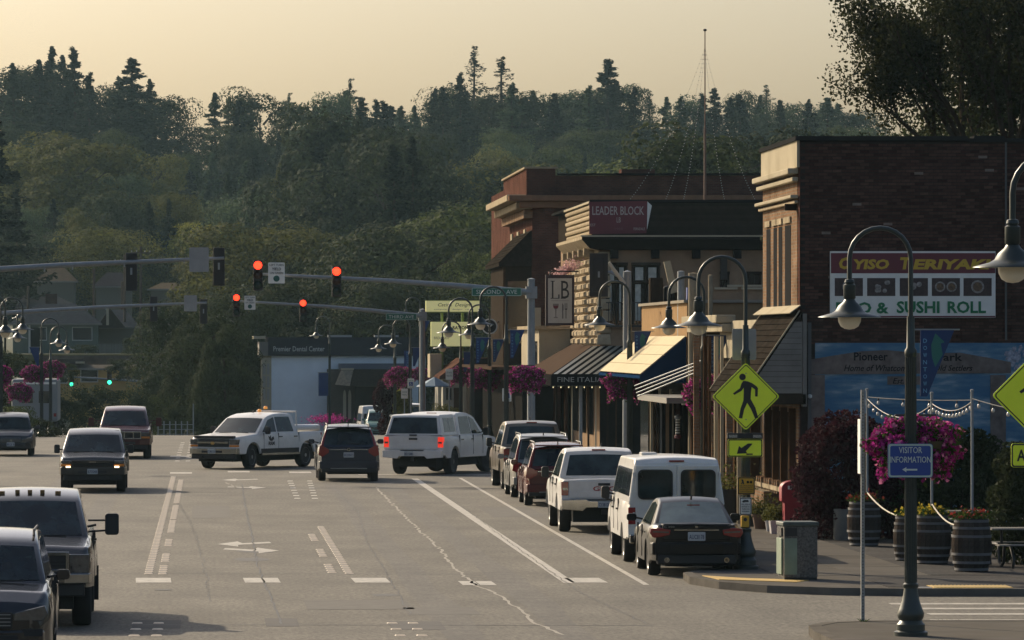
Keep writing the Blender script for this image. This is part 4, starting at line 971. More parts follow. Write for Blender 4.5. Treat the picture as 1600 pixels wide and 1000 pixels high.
# skyline trees, each one readable against the sky
SKY = [ # x, ytop, D, h, kind, leaf, var, wid, label
 (8, 105, 900, 15, 'broad', 'dark', 0, 1.3, 'dark rounded tree at the far left end of the skyline'),
 (48, 107, 905, 17, 'broad', 'dark', 1, 1.2, 'dark bushy tree on the skyline left of the two tall firs'),
 (76, 82, 900, 24, 'conifer', 'conifer', 0, 1.0, 'tall dark fir on the left skyline, left one of the pair of firs'),
 (98, 95, 890, 20, 'conifer', 'conifer', 1, .9, 'narrow fir between the two tallest firs on the left skyline'),
 (120, 83, 880, 25, 'conifer', 'conifer', 2, 1.05, 'tall dark fir on the left skyline, right one of the pair of firs'),
 (160, 128, 900, 16, 'broad', 'dark', 2, .95, 'see-through tree in the gap between the left firs and the broken-topped fir'),
 (206, 98, 870, 26, 'conifer', 'conifer', 3, 1.5, 'broad dark conifer with a ragged top standing alone on the left skyline'),
 (250, 146, 880, 15, 'broad', 'dark', 3, .9, 'dark rounded tree at the right foot of the ragged conifer, where the skyline dips'),
 (338, 152, 905, 17, 'conifer', 'teal', 0, 1.2, 'small pointed fir just right of the dip in the skyline'),
 (358, 160, 910, 15, 'conifer', 'teal', 1, 1.1, 'short fir leaning into the round tree right of the skyline dip'),
 (408, 140, 860, 22, 'broad', 'green', 0, 1.05, 'large round-topped tree on the skyline above the red signals'),
 (452, 152, 930, 20, 'sparse', 'teal', 0, 1.2, 'thin wispy fir right of the large round-topped tree'),
 (474, 168, 925, 18, 'sparse', 'teal', 1, 1.1, 'short wispy fir, second right of the round-topped tree'),
 (524, 143, 870, 20, 'broad', 'teal', 1, .75, 'upright bluish tree on the skyline left of the twin-topped fir'),
 (552, 130, 880, 24, 'sparse', 'conifer', 0, 1.1, 'twin-topped thin fir on the skyline above the right red signal'),
 (570, 160, 830, 18, 'conifer', 'conifer', 1, 1.2, 'dark fir below and right of the twin-topped thin fir'),
 (598, 166, 835, 17, 'conifer', 'conifer', 2, 1.3, 'dark blunt fir before the low gap in the middle skyline'),
 (624, 172, 860, 15, 'conifer', 'teal', 3, 1.3, 'low fir at the left edge of the middle skyline gap'),
 (676, 146, 885, 20, 'conifer', 'conifer', 0, .9, 'single slim fir right of the middle skyline gap'),
 (660, 178, 900, 13, 'broad', 'teal', 1, 1.2, 'low hazy tree at the foot of the slim fir'),
 (740, 80, 900, 30, 'sparse', 'conifer', 0, 1.0, 'tallest open-branched fir on the middle skyline'),
 (712, 132, 905, 18, 'broad', 'dark', 2, .9, 'dark tree close left of the tallest open-branched fir'),
 (784, 98, 890, 27, 'sparse', 'conifer', 1, 1.3, 'second tallest open-branched fir, right of the tallest one'),
 (815, 143, 890, 18, 'broad', 'dark', 0, 1.1, 'dark spreading tree right of the two open-branched firs'),
 (760, 146, 895, 16, 'broad', 'dark', 3, 1.1, 'dark tree filling the space between the two open-branched firs'),
 (878, 144, 900, 18, 'broad', 'teal', 1, 1.0, 'hazy ragged tree left of the broad fir in the right half of the skyline'),
 (902, 140, 905, 17, 'broad', 'teal', 2, 1.0, 'second hazy ragged tree left of the broad fir'),
 (945, 102, 880, 28, 'conifer', 'conifer', 1, 1.3, 'broad dark fir on the skyline above the corner building'),
 (972, 128, 900, 18, 'broad', 'teal', 3, .8, 'leaning leafy tree at the right side of the broad fir'),
 (1015, 160, 900, 15, 'sparse', 'teal', 1, 1.5, 'twiggy low tree between the broad fir and the radio mast'),
 (1060, 158, 900, 16, 'conifer', 'teal', 2, 1.2, 'small hazy fir left of the radio mast'),
 (1086, 152, 905, 16, 'broad', 'teal', 0, .9, 'small hazy round tree just left of the radio mast'),
 (1121, 144, 890, 19, 'conifer', 'conifer', 3, 1.1, 'dark fir just right of the radio mast'),
 (1144, 160, 895, 15, 'conifer', 'conifer', 0, 1.1, 'second, lower fir right of the radio mast'),
 (1172, 143, 900, 19, 'broad', 'teal', 1, .7, 'upright bluish poplar right of the radio mast'),
 (1200, 140, 905, 18, 'sparse', 'teal', 0, 1.3, 'thin leafy tree against the sky right of the bluish poplar'),
 (1245, 158, 890, 17, 'broad', 'teal', 2, 1.1, 'bluish rounded tree on the skyline left of the brick building top'),
 (1290, 160, 880, 17, 'conifer', 'teal', 1, 1.5, 'twin fir shape on the skyline above the brick building cornice'),
 (1325, 170, 890, 15, 'broad', 'teal', 3, 1.2, 'low hazy tree where the skyline meets the big leafy tree'),
]
for x, yt, D, h, kd, lf, vr, wd, lb in SKY: tree(kd, lf, vr, x, yt - (4 if kd != 'broad' else 0), D, h * (1.1 if kd != 'broad' else 1.0), lb, 'trees standing out on the skyline', wd * (1.45 if kd != 'broad' else 1.0))

# near and middle trees one can pick out
MID = [
 (-10, 195, 520, 27, 'conifer', 'conifer', 1, 1.35, 'black-green fir cut by the left edge of the picture'),
 (30, 300, 500, 20, 'conifer', 'conifer', 2, 1.3, 'dark fir low at the left edge above the first mast arm'),
 (120, 205, 700, 24, 'broad', 'olive', 0, 1.55, 'wide brownish tree in the middle of the left hillside'),
 (60, 225, 720, 22, 'broad', 'olive', 1, 1.3, 'brownish tree left of the wide brownish tree'),
 (170, 352, 470, 15, 'broad', 'olive', 2, 1.2, 'olive round tree above the left mast arm'),
 (235, 318, 480, 20, 'conifer', 'conifer', 3, .9, 'dark narrow fir left of the bright yellow-green tree'),
 (284, 348, 520, 13, 'broad', 'yellow', 1, 1.2, 'bright yellow-green tree above the left mast arm'),
 (318, 350, 515, 15, 'conifer', 'conifer', 0, .9, 'small dark fir right of the bright yellow-green tree'),
 (405, 345, 500, 16, 'broad', 'olive', 3, 1.25, 'sunlit round tree behind the left turn yield sign'),
 (455, 352, 510, 15, 'broad', 'olive', 0, 1.3, 'sunlit round tree between the two near red signals'),
 (436, 262, 640, 15, 'conifer', 'olive', 1, 1.2, 'pointed lighter green tree above the white hillside house'),
 (410, 300, 640, 14, 'broad', 'teal', 2, 1.2, 'greyish tree left of the pointed lighter tree'),
 (545, 165, 620, 32, 'broad', 'dark', 0, .95, 'huge dark tree rising behind the right red signals'),
 (500, 230, 600, 27, 'conifer', 'conifer', 2, 1.5, 'dark broad fir left of the huge dark tree'),
 (605, 212, 600, 27, 'broad', 'dark', 1, 1.1, 'dark dense tree right of the huge dark tree'),
 (620, 235, 520, 25, 'conifer', 'conifer', 0, 1.2, 'dark double fir in front of the dark dense tree, left stem'),
 (645, 222, 525, 26, 'conifer', 'conifer', 1, 1.0, 'dark double fir in front of the dark dense tree, right stem'),
 (700, 318, 470, 17, 'broad', 'green', 1, 1.3, 'mid green tree above the yellow-green sign'),
 (660, 345, 450, 16, 'broad', 'dark', 2, 1.2, 'dark tree above the green THIRD AVE sign'),
 (745, 330, 480, 16, 'broad', 'green', 2, 1.1, 'lit green tree left of the brick corner building'),
 (775, 385, 420, 12, 'broad', 'green', 3, 1.1, 'bush-like green tree against the brick corner building'),
 (735, 250, 640, 20, 'broad', 'teal', 3, 1.2, 'blue-green tree high above the yellow-green sign'),
 (800, 245, 640, 18, 'broad', 'olive', 2, 1.3, 'light-topped tree just left of the brick building parapet'),
 (1130, 198, 420, 22, 'broad', 'green', 0, 1.2, 'full green tree right behind the radio mast'),
 (1060, 240, 425, 18, 'broad', 'green', 2, 1.2, 'green tree left of the radio mast above the brick parapet'),
 (1190, 195, 430, 21, 'broad', 'dark', 3, 1.0, 'dark green tree between the radio mast and the brick building'),
 (285, 470, 370, 10.5, 'broad', 'dark', 1, .85, 'dark leafy tree in front of the hillside houses'),
 (328, 490, 350, 8.5, 'broad', 'dark', 3, .95, 'dark leafy tree left of the dental centre'),
 (352, 510, 340, 8, 'broad', 'dark', 0, .72, 'dark tree touching the dental centre pillar'),
 (372, 455, 400, 10, 'broad', 'dark', 2, .85, 'dark tree behind the low red signal'),
 (430, 440, 436, 12, 'broad', 'dark', 2, 1.3, 'dark tree below the left turn yield sign'),
 (510, 430, 430, 13, 'broad', 'dark', 3, 1.4, 'dark tree behind the dental centre roof, left one'),
 (585, 420, 435, 14, 'broad', 'dark', 0, 1.3, 'dark tree behind the dental centre roof, middle one'),
 (640, 430, 420, 13, 'broad', 'dark', 1, 1.2, 'dark tree behind the dental centre roof, right one'),
 (15, 545, 330, 6.5, 'broad', 'dark', 0, 1.3, 'dark shrubby tree behind the left lamp posts'),
 (25, 380, 470, 13, 'broad', 'dark', 1, 1.3, 'dark tree above the roof with the brick chimney'),
 (100, 400, 475, 11, 'broad', 'dark', 2, 1.3, 'dark tree right of the brick chimney'),
 (60, 455, 605, 9, 'broad', 'dark', 2, 1.4, 'dark tree between the tan roofed house and the brick chimney'),
 (175, 462, 520, 7, 'broad', 'dark', 0, 1.4, 'dark tree above the garage wing roof'),
 (225, 440, 500, 9, 'broad', 'dark', 3, 1.2, 'dark tree right of the wooden crossarm pole'),
 (250, 400, 600, 12, 'broad', 'dark', 1, 1.3, 'dark tree above the beige roofed house'),
 (210, 372, 610, 14, 'conifer', 'conifer', 0, 1.4, 'dark fir right behind the first black signal back'),
 (70, 355, 640, 17, 'broad', 'teal', 3, 1.3, 'shadowy tree above the tan roofed house'),
 (5, 400, 620, 14, 'broad', 'dark', 2, 1.4, 'dark tree at the left edge above the chimney house'),
 (325, 440, 500, 10, 'broad', 'dark', 1, 1.3, 'dark tree above the small white gable'),
 (350, 385, 560, 14, 'broad', 'olive', 0, 1.2, 'olive tree right behind the mast arm tip'),
 (130, 385, 640, 15, 'broad', 'dark', 1, 1.4, 'dark tree above the dark roofed house'),
 (310, 400, 480, 10, 'broad', 'green', 3, 1.4, 'green tree behind the upper mast arm end'),
]
for x, yt, D, h, kd, lf, vr, wd, lb in MID:
    if x < 335 and D < 600 and D > 420 and x > 20: D += 130
    tree(kd, lf, vr, x, yt, D, h, lb, 'trees picked out on the slope', wd)
ROWN = ['lowest row', 'second lowest row', 'third row up', 'fourth row up', 'fifth row up', 'sixth row up', 'row below the skyline', 'row at the skyline foot']
LM = [(40, 'the left picture edge'), (110, 'the two left firs'), (170, 'the wooden poles'), (215, 'the ragged skyline conifer'), (260, 'the yellow-green tree'), (310, 'the mast arm tip'), (360, 'the skyline dip'), (403, 'the leftmost red signal'), (440, 'the yield sign'), (480, 'the pale hillside house'), (526, 'the right red signal'), (580, 'the huge dark tree'), (635, 'the double fir'), (690, 'the Catina sign'), (745, 'the tallest skyline fir'), (790, 'the second tallest fir'), (830, 'the brick cornice corner'), (880, 'the brick parapet'), (945, 'the broad skyline fir'), (1010, 'the burgundy banner'), (1060, 'the roof clutter'), (1101, 'the radio mast'), (1160, 'the bluish poplar'), (1210, 'the cream parapet'), (1270, 'the brick wall top'), (1340, 'the big leafy tree')]
def wood_place(x): return min(LM, key=lambda q: abs(q[0] - x)) + (x,)
USED = set()
def wood_label(ln, kn, ri, pl):
    side = 'left of' if pl[2] < pl[0] - 3 else 'right of'
    for pre in ('', 'smaller ', 'second ', 'other ', 'further '):
        for sd in (side, 'straight above'):
            l = f'{pre}{ln} {kn}, {ROWN[ri]}, {sd} {pl[1]}'
            if l not in USED: USED.add(l); return l
    return l
# the hillside wood: rows of trees up the slope
rows = [(455, 470, 12), (500, 418, 14), (545, 385, 14), (600, 350, 15), (660, 315, 16), (720, 280, 17), (780, 243, 18), (840, 205, 19)]
ZONES = [(0, 300, 'above the left mast arm'), (300, 520, 'above the red signals'), (520, 800, 'above the green street signs'), (800, 1360, 'behind the brick buildings')]
for ri, (D, yt, h) in enumerate(rows):
    step = 44 - ri * 1.6; x = -20 + (ri % 2) * 20
    while x < 1360:
        xx = x + random.uniform(-12, 12); x += step * random.uniform(.8, 1.25)
        if D < 600 and xx > 820: continue
        if xx < 350 and ri < 4: continue
        if xx < 460 and ri == 0: continue
        if D < 720 and xx > 1250: continue
        low = 0
        if ri < 2 and xx < 330: low = 30
        if 255 < xx < 345 and ri >= 5: low = 34
        if ri == 7 and xx > 990: low += 5
        if 420 < xx < 500 and 600 < D < 660: low += 26
        kd = random.choices(['broad', 'conifer'], [.45, .55] if ri >= 5 else ([.72, .28] if xx > 300 else [.6, .4]))[0]
        if kd == 'broad': lf = random.choices(['green', 'olive', 'teal', 'dark'], [.34, .24, .18, .24])[0]
        else: lf = random.choice(['conifer', 'conifer', 'teal'])
        depth = 'foot' if ri < 3 else ('middle' if ri < 6 else 'top')
        kn = {'broad': 'leafy tree', 'conifer': 'dark fir'}[kd]; ln = {'green': 'green', 'olive': 'olive-tinted', 'teal': 'blue-green', 'dark': 'dark', 'conifer': 'dark'}[lf]
        kn = 'fir' if kd == 'conifer' else 'leafy tree'
        place = wood_place(xx)
        tree(kd, lf, random.randint(0, 3), xx, yt + low + random.uniform(-20, 16), D * random.uniform(.98, 1.02), h * random.uniform(.75, 1.25) * (1.25 if kd == 'conifer' else 1),
             wood_label(ln, kn, ri, place), 'trees of the wooded hillside', random.uniform(.62, 1.0) * (1.0 if kd == 'broad' else 1.5))
# further firs along the ridge
for i_, (x, yt) in enumerate(((22, 104), (62, 98), (140, 118), (186, 122), (232, 128), (372, 162), (388, 158), (492, 166), (510, 156), (540, 146), (588, 160), (612, 168), (648, 168), (692, 140), (724, 118), (800, 132), (832, 146), (862, 150), (918, 138), (962, 126), (990, 140), (1040, 156), (1100, 150), (1160, 150), (1188, 152), (1222, 160), (1262, 160), (1306, 164))):
    tree('conifer', 'conifer' if i_ % 3 else 'teal', i_ % 4, x, yt, 850 + (i_ * 37) % 60, 19 + (i_ * 7) % 6, f'ridge fir number {i_}' if False else wood_label('dark ridge', 'fir', 7, wood_place(x)), 'firs along the ridge', 1.35 + .1 * (i_ % 4))
# big loose leafy tree at top right, open crown with visible limbs
def big_tree():
    X, D = gx(1590, 142), 142; g = np.random.default_rng(5); rr = random.Random(9)
    t = thing('large_leafy_tree', 'large loose-leaved tree towering over the brick building at the top right', 'tree', (X, D, 0))
    m = MB(); ends = []
    m.tube([(0, 0, -.2), (.1, 0, 3), (.0, .1, 6)], [.38, .3, .25], 10)
    def branch(p, d, L, r, depth):
        q = p + d * L; mid = p.lerp(q, .5) + Vector((rr.uniform(-.1, .1), rr.uniform(-.1, .1), .1)) * L * .3
        m.tube([p, mid, q], [r, r * .8, r * .6], 6 if depth < 3 else 4, cap=False)
        if depth >= 2: ends.append((mid, L)); 
        ends.append((q, L)) if depth >= 1 else None
        if depth < 4:
            for k in range(3 if depth < 2 else 2 + (rr.random() < .5)):
                nd = (d + Vector((rr.uniform(-.55, .55), rr.uniform(-.55, .55), rr.uniform(-.1, .5)))).normalized(); branch(q, nd, L * rr.uniform(.6, .8), r * .6, depth + 1)
    for k in range(7):
        a = 2 * math.pi * k / 7; branch(Vector((0, 0, 4.5 + .35 * k)), Vector((math.cos(a) * .42, math.sin(a) * .42, 1.0)).normalized(), 3.2, .16, 0)
    m.build('trunk', bark, t, smooth=60)
    C = []
    for q, L in ends:
        if rr.random() < .38: continue
        n = 105; d = g.normal(size=(n, 3)); d *= (.66 * g.random(n) ** .4 / np.linalg.norm(d, axis=1))[:, None]; C.append(np.array(q) + d)
    C = np.concatenate(C)
    link('crown', quads_mesh('crown', C, .055, leafmat('leaf_big', (.030, .034, .014), .4, .0, .3)), t)
big_tree()
def filler_tree(x, D, h, wid, var, label, leaf='dark', X=None):
    t = thing('broadleaf_tree', label, 'tree', (gx(x, D), D, 0)); t.scale = (h * wid, h * wid, h); link('trunk', TRUNK_B[0], t)
    C, N = broad_pts(30000, 70, .46, .1, .12, 33 + var, True); key = quads_mesh('crown', C, .0065, LF[leaf], N=N); link('crown', key, t)
filler_tree(1480, 150, 11.4, 1.1, 0, 'lower dense dark tree behind the brick building, below the large loose-leaved tree')
filler_tree(1395, 155, 10.6, .62, 1, 'small dark tree just above the right part of the brick parapet')
filler_tree(1590, 148, 13.2, 1.0, 2, 'dense dark tree at the right picture edge above the brick parapet')
# ---------------------------------------------------------------- street furniture materials
pole_g = M('lamp_green', (.030, .040, .036), .38, .2, var=.15, scale=6); steel = M('galvanised_steel', (.24, .26, .27), .5, .45, var=.12, scale=5, bump=.1); bulb = M('lamp_globe', (.85, .78, .62), .3)
sig_b = M('signal_black', (.010, .010, .010), .5); banner_m = M('banner_blue', (.004, .030, .125), .7, var=.15, scale=4); ban_t = M('banner_print', (.12, .30, .50), .6); ban_g = M('banner_tree', (.02, .13, .12), .7)
lime = M('lime_reflective', (.84, .98, .035), .55, var=.04, scale=4); ink = M('sign_black', (.010, .011, .010), .6); wht = M('sign_white', (.74, .74, .68), .55, var=.06, scale=3); sgreen = M('sign_green', (.015, .13, .08), .5); sblue = M('sign_blue', (.012, .05, .26), .45)
alum = M('sign_back', (.30, .30, .29), .55, .3, var=.1, scale=3); petal1 = leafmat('petals_magenta', (.36, .028, .21), .45, .1, .25); petal2 = leafmat('petals_pink', (.60, .20, .36), .4, .1, .25); bleaf = leafmat('basket_leaves', (.05, .085, .02), .35, .1, .3)
lred = M('lens_red_on', (.8, .03, .01), .3, emit=(1, .035, .012), es=3.2); lgrn = M('lens_green_on', (.05, .7, .45), .3, emit=(.06, 1, .55), es=1.6); ldark = M('lens_off', (.05, .018, .01), .25); lgoff = M('lens_green_off', (.008, .03, .022), .25)

# -- gooseneck lamps
def lamp_parts(t, H=6.0, side=-1, arch=.9, base=True):
    """side -1: head hangs to the left of the post; the arch spans arch metres; H is the arch top height"""
    p = MB()
    if base:
        p.lathe([(.25, 0), (.25, .06), (.21, .08), (.21, .17), (.18, .20), (.165, .23), (.19, .27), (.20, .33), (.17, .40), (.13, .52), (.11, .62), (.10, .70), (.115, .72), (.115, .76), (.09, .78), (.088, 1.0)], 16)
        for k in range(16):
            a = 2 * math.pi * k / 16; p.tube([(.087 * math.cos(a), .087 * math.sin(a), .8), (.076 * math.cos(a), .076 * math.sin(a), H - 1.9)], .009, 4)
    else: p.lathe([(.12, 0), (.12, .3), (.09, .35)], 10)
    p.lathe([(.084, .78), (.075, H - 1.9), (.09, H - 1.88), (.09, H - 1.80), (.062, H - 1.76), (.055, H - 1.3)], 12)
    p.build('post', pole_g, t, smooth=40)
    a = MB(); r = arch / 2; pts = [(0, 0, H - 1.4), (0, 0, H - r)]
    for k in range(1, 13): an = math.pi * k / 12; pts.append((side * (r - r * math.cos(an)), 0, H - r + r * math.sin(an)))
    pts.append((side * arch, 0, H - r - .30)); a.tube(pts, .036, 8); a.build('gooseneck', pole_g, t, smooth=60)
    h = MB(); z = H - r - .30
    h.lathe([(.04, 0), (.065, -.01), (.075, -.05), (.06, -.07), (.09, -.09), (.09, -.28), (.075, -.30), (.10, -.34), (.17, -.40), (.21, -.47), (.27, -.505), (.46, -.555), (.465, -.565), (.26, -.545), (.2, -.53), (.0, -.50)], 24, (side * arch, 0, z)); h.build('lamp_shade', pole_g, t, smooth=50)
    g = MB(); g.lathe([(.17, -.50), (.172, -.56), (.165, -.63), (.13, -.70), (.07, -.735), (.0, -.745)], 18, (side * arch, 0, z)); g.build('globe', bulb, t, smooth=70)
def pennant(t, side, z=4.65, txt=True, small=False):
    m = MB(); x0 = side * .14; x1 = side * .64
    poly = [(x0, z), (x1, z), (x0 + side * .10, z - .98), (x0, z - .98)]
    if side < 0: poly = poly[::-1]
    b = m.prism(poly, -.006, .006, 'xz').build('banner', banner_m, t)
    MB().tube([(0, 0, z + .005), (side * .72, 0, z + .005)], .012, 6).build('banner_rod', steel, b)
    if txt:
        for i, c in enumerate('DOWNTOWN'):
            me, tw, th = text_mesh(c, ban_t, 0, .01, .002); o = bpy.data.objects.new('letter', me); COL.objects.link(o); o.parent = b; o.rotation_euler = (R(90), 0, 0)
            o.scale = (.055 / tw, .062 / th, 1); o.location = (x0 + side * .07, -.008, z - .16 - i * .105)
        mm = MB(); mm.prism([(x0 + side * .22, z - .05), (x0 + side * .36, z - .18), (x0 + side * .30, z - .2), (x0 + side * .33, z - .36), (x0 + side * .22, z - .55), (x0 + side * .17, z - .40), (x0 + side * .16, z - .22)][::side], -.008, -.0061, 'xz'); mm.build('tree_emblem', ban_g, b)
BK = {}
def basket_mesh(var, n=5200):
    if var in BK: return BK[var]
    g = np.random.default_rng(200 + var); d = g.normal(size=(n, 3)); d /= np.linalg.norm(d, axis=1)[:, None]
    bump = 1 + .13 * np.sin(d[:, 0] * 4.3 + var) * np.cos(d[:, 1] * 4 + d[:, 2] * 5 + var) + .07 * np.sin(d[:, 0] * 11 + d[:, 2] * 9 + var * 2)
    r = g.uniform(.84, 1.06, n) * bump; P = d * r[:, None] * np.array([.66, .52, .42]); P[:, 2] = np.where(P[:, 2] < 0, P[:, 2] * 1.08, P[:, 2] * .92)
    tr = g.random(n) < .10; az_ = np.floor(g.random(n) * 13) * .4833; P[tr] = np.stack([.52 * np.cos(az_) , .40 * np.sin(az_), -.20 - .42 * g.random(n) ** 1.3 * (.5 + .5 * np.sin(az_ * 5) ** 2)], 1)[tr] + g.normal(size=(n, 3))[tr] * .035
    k = g.random(n); out = [quads_mesh('blossoms', P[k < .50], .036, petal1, aspect=.9), quads_mesh('pale_blossoms', P[(k >= .50) & (k < .64)], .036, petal2, aspect=.9), quads_mesh('foliage', np.concatenate([P[k >= .64], P[k >= .64] * .86]), .040, bleaf)]
    BK[var] = out; return out
def basket(x, y, z, label, var=0, group='hanging flower baskets on the lamp posts', sc=1.0):
    t = thing('flower_basket', label, 'flower basket', (x, y, z), 0, group); t.scale = (sc,) * 3
    for me in basket_mesh(var): link(me.name.split('.')[0], me, t)
    m = MB(); m.lathe([(.10, -.36), (.32, -.30), (.48, -.12), (.52, .04), (.50, .04), (.44, -.12), (.3, -.26), (.0, -.3)], 14); m.build('basket', M('basket_brown', (.05, .035, .02), .8), t, smooth=50)
    m = MB(); m.tube([(-.34, 0, .25), (-.3, 0, .42), (.3, 0, .42), (.34, 0, .25)], .016, 6); m.tube([(0, -.3, .3), (0, 0, .42), (0, .3, .3)], .012, 6); m.build('bracket', pole_g, t)
def lamp(px, D, label, side=-1, H=6.0, ban=True, bsk=None, var=0, X=None, z=None, base=True, arch=.9, grp='gooseneck street lamps', bz=3.05, bdx=.08):
    X = gx(px, D) if X is None else X; zz = road_z(D) + (.13 if abs(X) > 9 else 0) if z is None else z
    t = thing('street_lamp', label, 'street lamp', (X, D, zz), 0, grp); lamp_parts(t, H, side, arch, base)
    if ban: pennant(t, -side if side < 0 else -1 * side, H - 1.5, D < 250)
    if bsk: basket(X + bdx, D + .50, zz + bz, bsk, var)
    return t
L1 = lamp(1423, 75.3, 'nearest street lamp at the lower right, with fluted base and a blue visitor sign', z=.134, bsk='large magenta petunia basket behind the blue visitor sign', bz=2.82, bdx=.14, var=0)
lamp(0, 59.5, 'street lamp whose big globe hangs at the right picture edge', X=10.25, z=.134, H=6.50, ban=False)
L2 = lamp(1165, 97.6, 'street lamp carrying the yellow-green pedestrian sign', H=5.95, z=.13, ban=False)
lamp(1100, 131.5, 'street lamp half hidden behind the pedestrian sign lamp, before the brown shop posts', H=6.0, z=.13, bsk='magenta basket partly behind the yellow-green pedestrian sign', var=1, bdx=.2)
lamp(984, 153, 'street lamp in front of the blue and cream awning', H=6.15, z=.13, bsk='magenta basket on the lamp before the cream awning', var=2, bz=3.1, bdx=-.05)
lamp(791, 178, 'street lamp in front of the SECOND AVE sign', z=.13, H=6.25, bsk='round magenta basket just left of the grey signal pole', var=0, bz=3.1, bdx=.7)
lamp(738, 195, 'street lamp with its head left of the round club emblem', H=6.0, bsk=None)
lamp(765, 222, 'street lamp behind the round magenta basket left of the signal pole', H=6.0, bsk='wide magenta basket, second to the left of the grey signal pole', var=1, bdx=-.2, bz=2.85)
lamp(720, 250, 'lowest headed street lamp in front of the yellow-green sign', H=5.6, bsk='small magenta basket half behind the wide basket', var=2, bz=3.0)
lamp(641, 267, 'street lamp below the THIRD AVE sign, nearer one', H=6.0, bsk='magenta basket right of the mulberry tree, left one', var=0, bdx=-.5, bz=3.1)
lamp(617, 285, 'street lamp right end of the dental centre wall', H=6.0, ban=False, bsk='low magenta basket among the purple tree leaves', var=1)
lamp(656, 330, 'tall thin street lamp whose head shows above the THIRD AVE sign', H=8.9, bsk='magenta basket right of the far lamp near the third signal pole', var=2, bdx=0.1, bz=4.0)
lamp(515, 345, 'street lamp in front of the dark dental centre fascia', H=8.3, ban=False)
lamp(393, 440, 'far street lamp left of the dental centre pillar', H=9.9, ban=False)
lamp(209, 450, 'small far street lamp below the hillside houses at the left', H=9.2, ban=False)
lamp(1, 210, 'left street lamp with the lowest large head at the left edge', side=1, H=6.15, bsk='magenta basket cut by the left picture edge', var=2, z=.13, X=-8.5, bdx=-.2)
lamp(0, 178, 'left street lamp with the largest head, at the left picture edge', side=1, X=-8.0, z=.13, ban=False, arch=.95)
lamp(1, 242, 'left street lamp between the two big-headed ones', side=1, H=6.0, X=-9.9, ban=False)
lamp(65, 267, 'left street lamp with a blue pennant beside the green house', side=1, H=6.15, bsk='largest magenta basket at the left', var=0, bz=3.3, bdx=-.4)
lamp(79, 282, 'left street lamp whose head hangs lowest before the green house window', side=1, H=6.0, ban=False, bsk='magenta basket right of the largest left basket', var=1, bz=3.7)
lamp(8, 340, 'thin left street lamp with a small high head', side=1, H=9.2, ban=False, base=False)
basket(gx(31, 262), 262, 1.95, 'lower magenta basket left of the white camper', 2)

# -- traffic signals
def signal(name_, x, y, z, label, state='red', face=-1, group=None, plate_=False, sc=1.0, housing=True):
    """x,y,z: centre of the top lens. face -1: faces the camera, 1: faces away"""
    t = thing('traffic_signal', label, 'traffic light', (x, y, z), 0 if face < 0 else math.pi, group); t.scale = (sc,) * 3
    MB().box(-.17, .17, .0, .20, -.92, .19).build('housing', sig_b, t, bevel=.02)
    if plate_: MB().box(-.30, .30, .16, .18, -1.08, .34).build('backplate', sig_b, t)
    for i, c in enumerate(('red', 'amber', 'green')):
        zc = -i * .355
        on = c == state
        m = MB(); m.lathe([(.0, -.035), (.08, -.03), (.148, -.005), (.15, .01)], 20, (0, -.01, zc), axis='y'); m.build('lens', {'red': lred, 'green': lgrn}[c] if on else (ldark if c != 'green' else lgoff), t, smooth=60)
        v = MB(); pts = []; n = 14
        for k in range(n + 1):
            a = R(-35) + R(250) * k / n; pts.append((.165 * math.cos(a), .165 * math.sin(a)))
        vs = []
        for a, b_ in pts: vs += [(a, 0, zc + b_), (a, -.20 if b_ > 0 else -.14, zc + b_), (a * 1.05, -.20 if b_ > 0 else -.14, zc + b_ * 1.05), (a * 1.05, 0, zc + b_ * 1.05)]
        v.add(vs, [f for k in range(n) for f in ((4 * k, 4 * k + 1, 4 * k + 5, 4 * k + 4), (4 * k + 1, 4 * k + 2, 4 * k + 6, 4 * k + 5), (4 * k + 2, 4 * k + 3, 4 * k + 7, 4 * k + 6))]); v.build('visor', sig_b, t, smooth=60)
    MB().box(-.03, .03, .18, .30, -.45, -.25).build('clamp', steel, t)
    return t
def plate_sign(name, label, x, y, z, w, h, mat, cat='sign', border=None, r=.04, parts=None, th=.012, group=None, rz=0):
    t = thing(name, label, cat, (x, y, z), rz, group)
    MB().prism([(a, c) for a, c in rrect(w, h, r)], 0, th, 'xz').build('panel', mat, t)
    if border:
        o = rrect(w - .03 * h, h - .03 * h, r * .9); i = rrect(w - .09 * min(w, h) - .02, h - .09 * min(w, h) - .02, r * .7); n = len(o)
        vs = [(a, -.004, c) for a, c in o] + [(a, -.004, c) for a, c in i]; MB().add(vs, [(k, (k + 1) % n, n + (k + 1) % n, n + k) for k in range(n)]).build('border', border, t)
    return t
def words(t, s, mat, x, z, w, h, **k): return text(s, mat, (x, -.006, z), w, h, t, world=False, **k)
def mast(label, px, ytop, D, tip, y_pole, y_tip, r=.13, sign=None, base_z=None, tipr=.05):
    X = gx(px, D); z0 = road_z(D) if base_z is None else base_z
    t = thing('signal_mast', label, 'signal pole', (X, D, z0)); H = gz(ytop, D) - z0
    m = MB(); m.lathe([(r * 1.9, 0), (r * 1.9, .05), (r * 1.25, .06), (r * 1.15, .4), (r, H), (r * 1.08, H), (r * 1.08, H + .05), (0, H + .09)], 14); m.build('pole', steel, t, smooth=40)
    xa = gx(tip, D) - X; za = gz(y_pole, D) - z0; zb = gz(y_tip, D) - z0; a = MB(); pts = [(0, -.05 - r, za), (xa * .25, -.05 - r, za + (zb - za) * .34), (xa * .5, -.05 - r, za + (zb - za) * .62), (xa, -.05 - r, zb)]
    a.tube(pts, [r * .95, r * .8, r * .65, tipr], 12); a.build('mast_arm', steel, t, smooth=60)
    MB().box(-.2, .2, -.28, .05, za - .22, za + .22).build('flange', steel, t)
    return t
mast('grey signal pole at Second Avenue with its arm reaching left over the street', 830, 438, 186, 398, 457, 428)
S2 = 8000 / 186
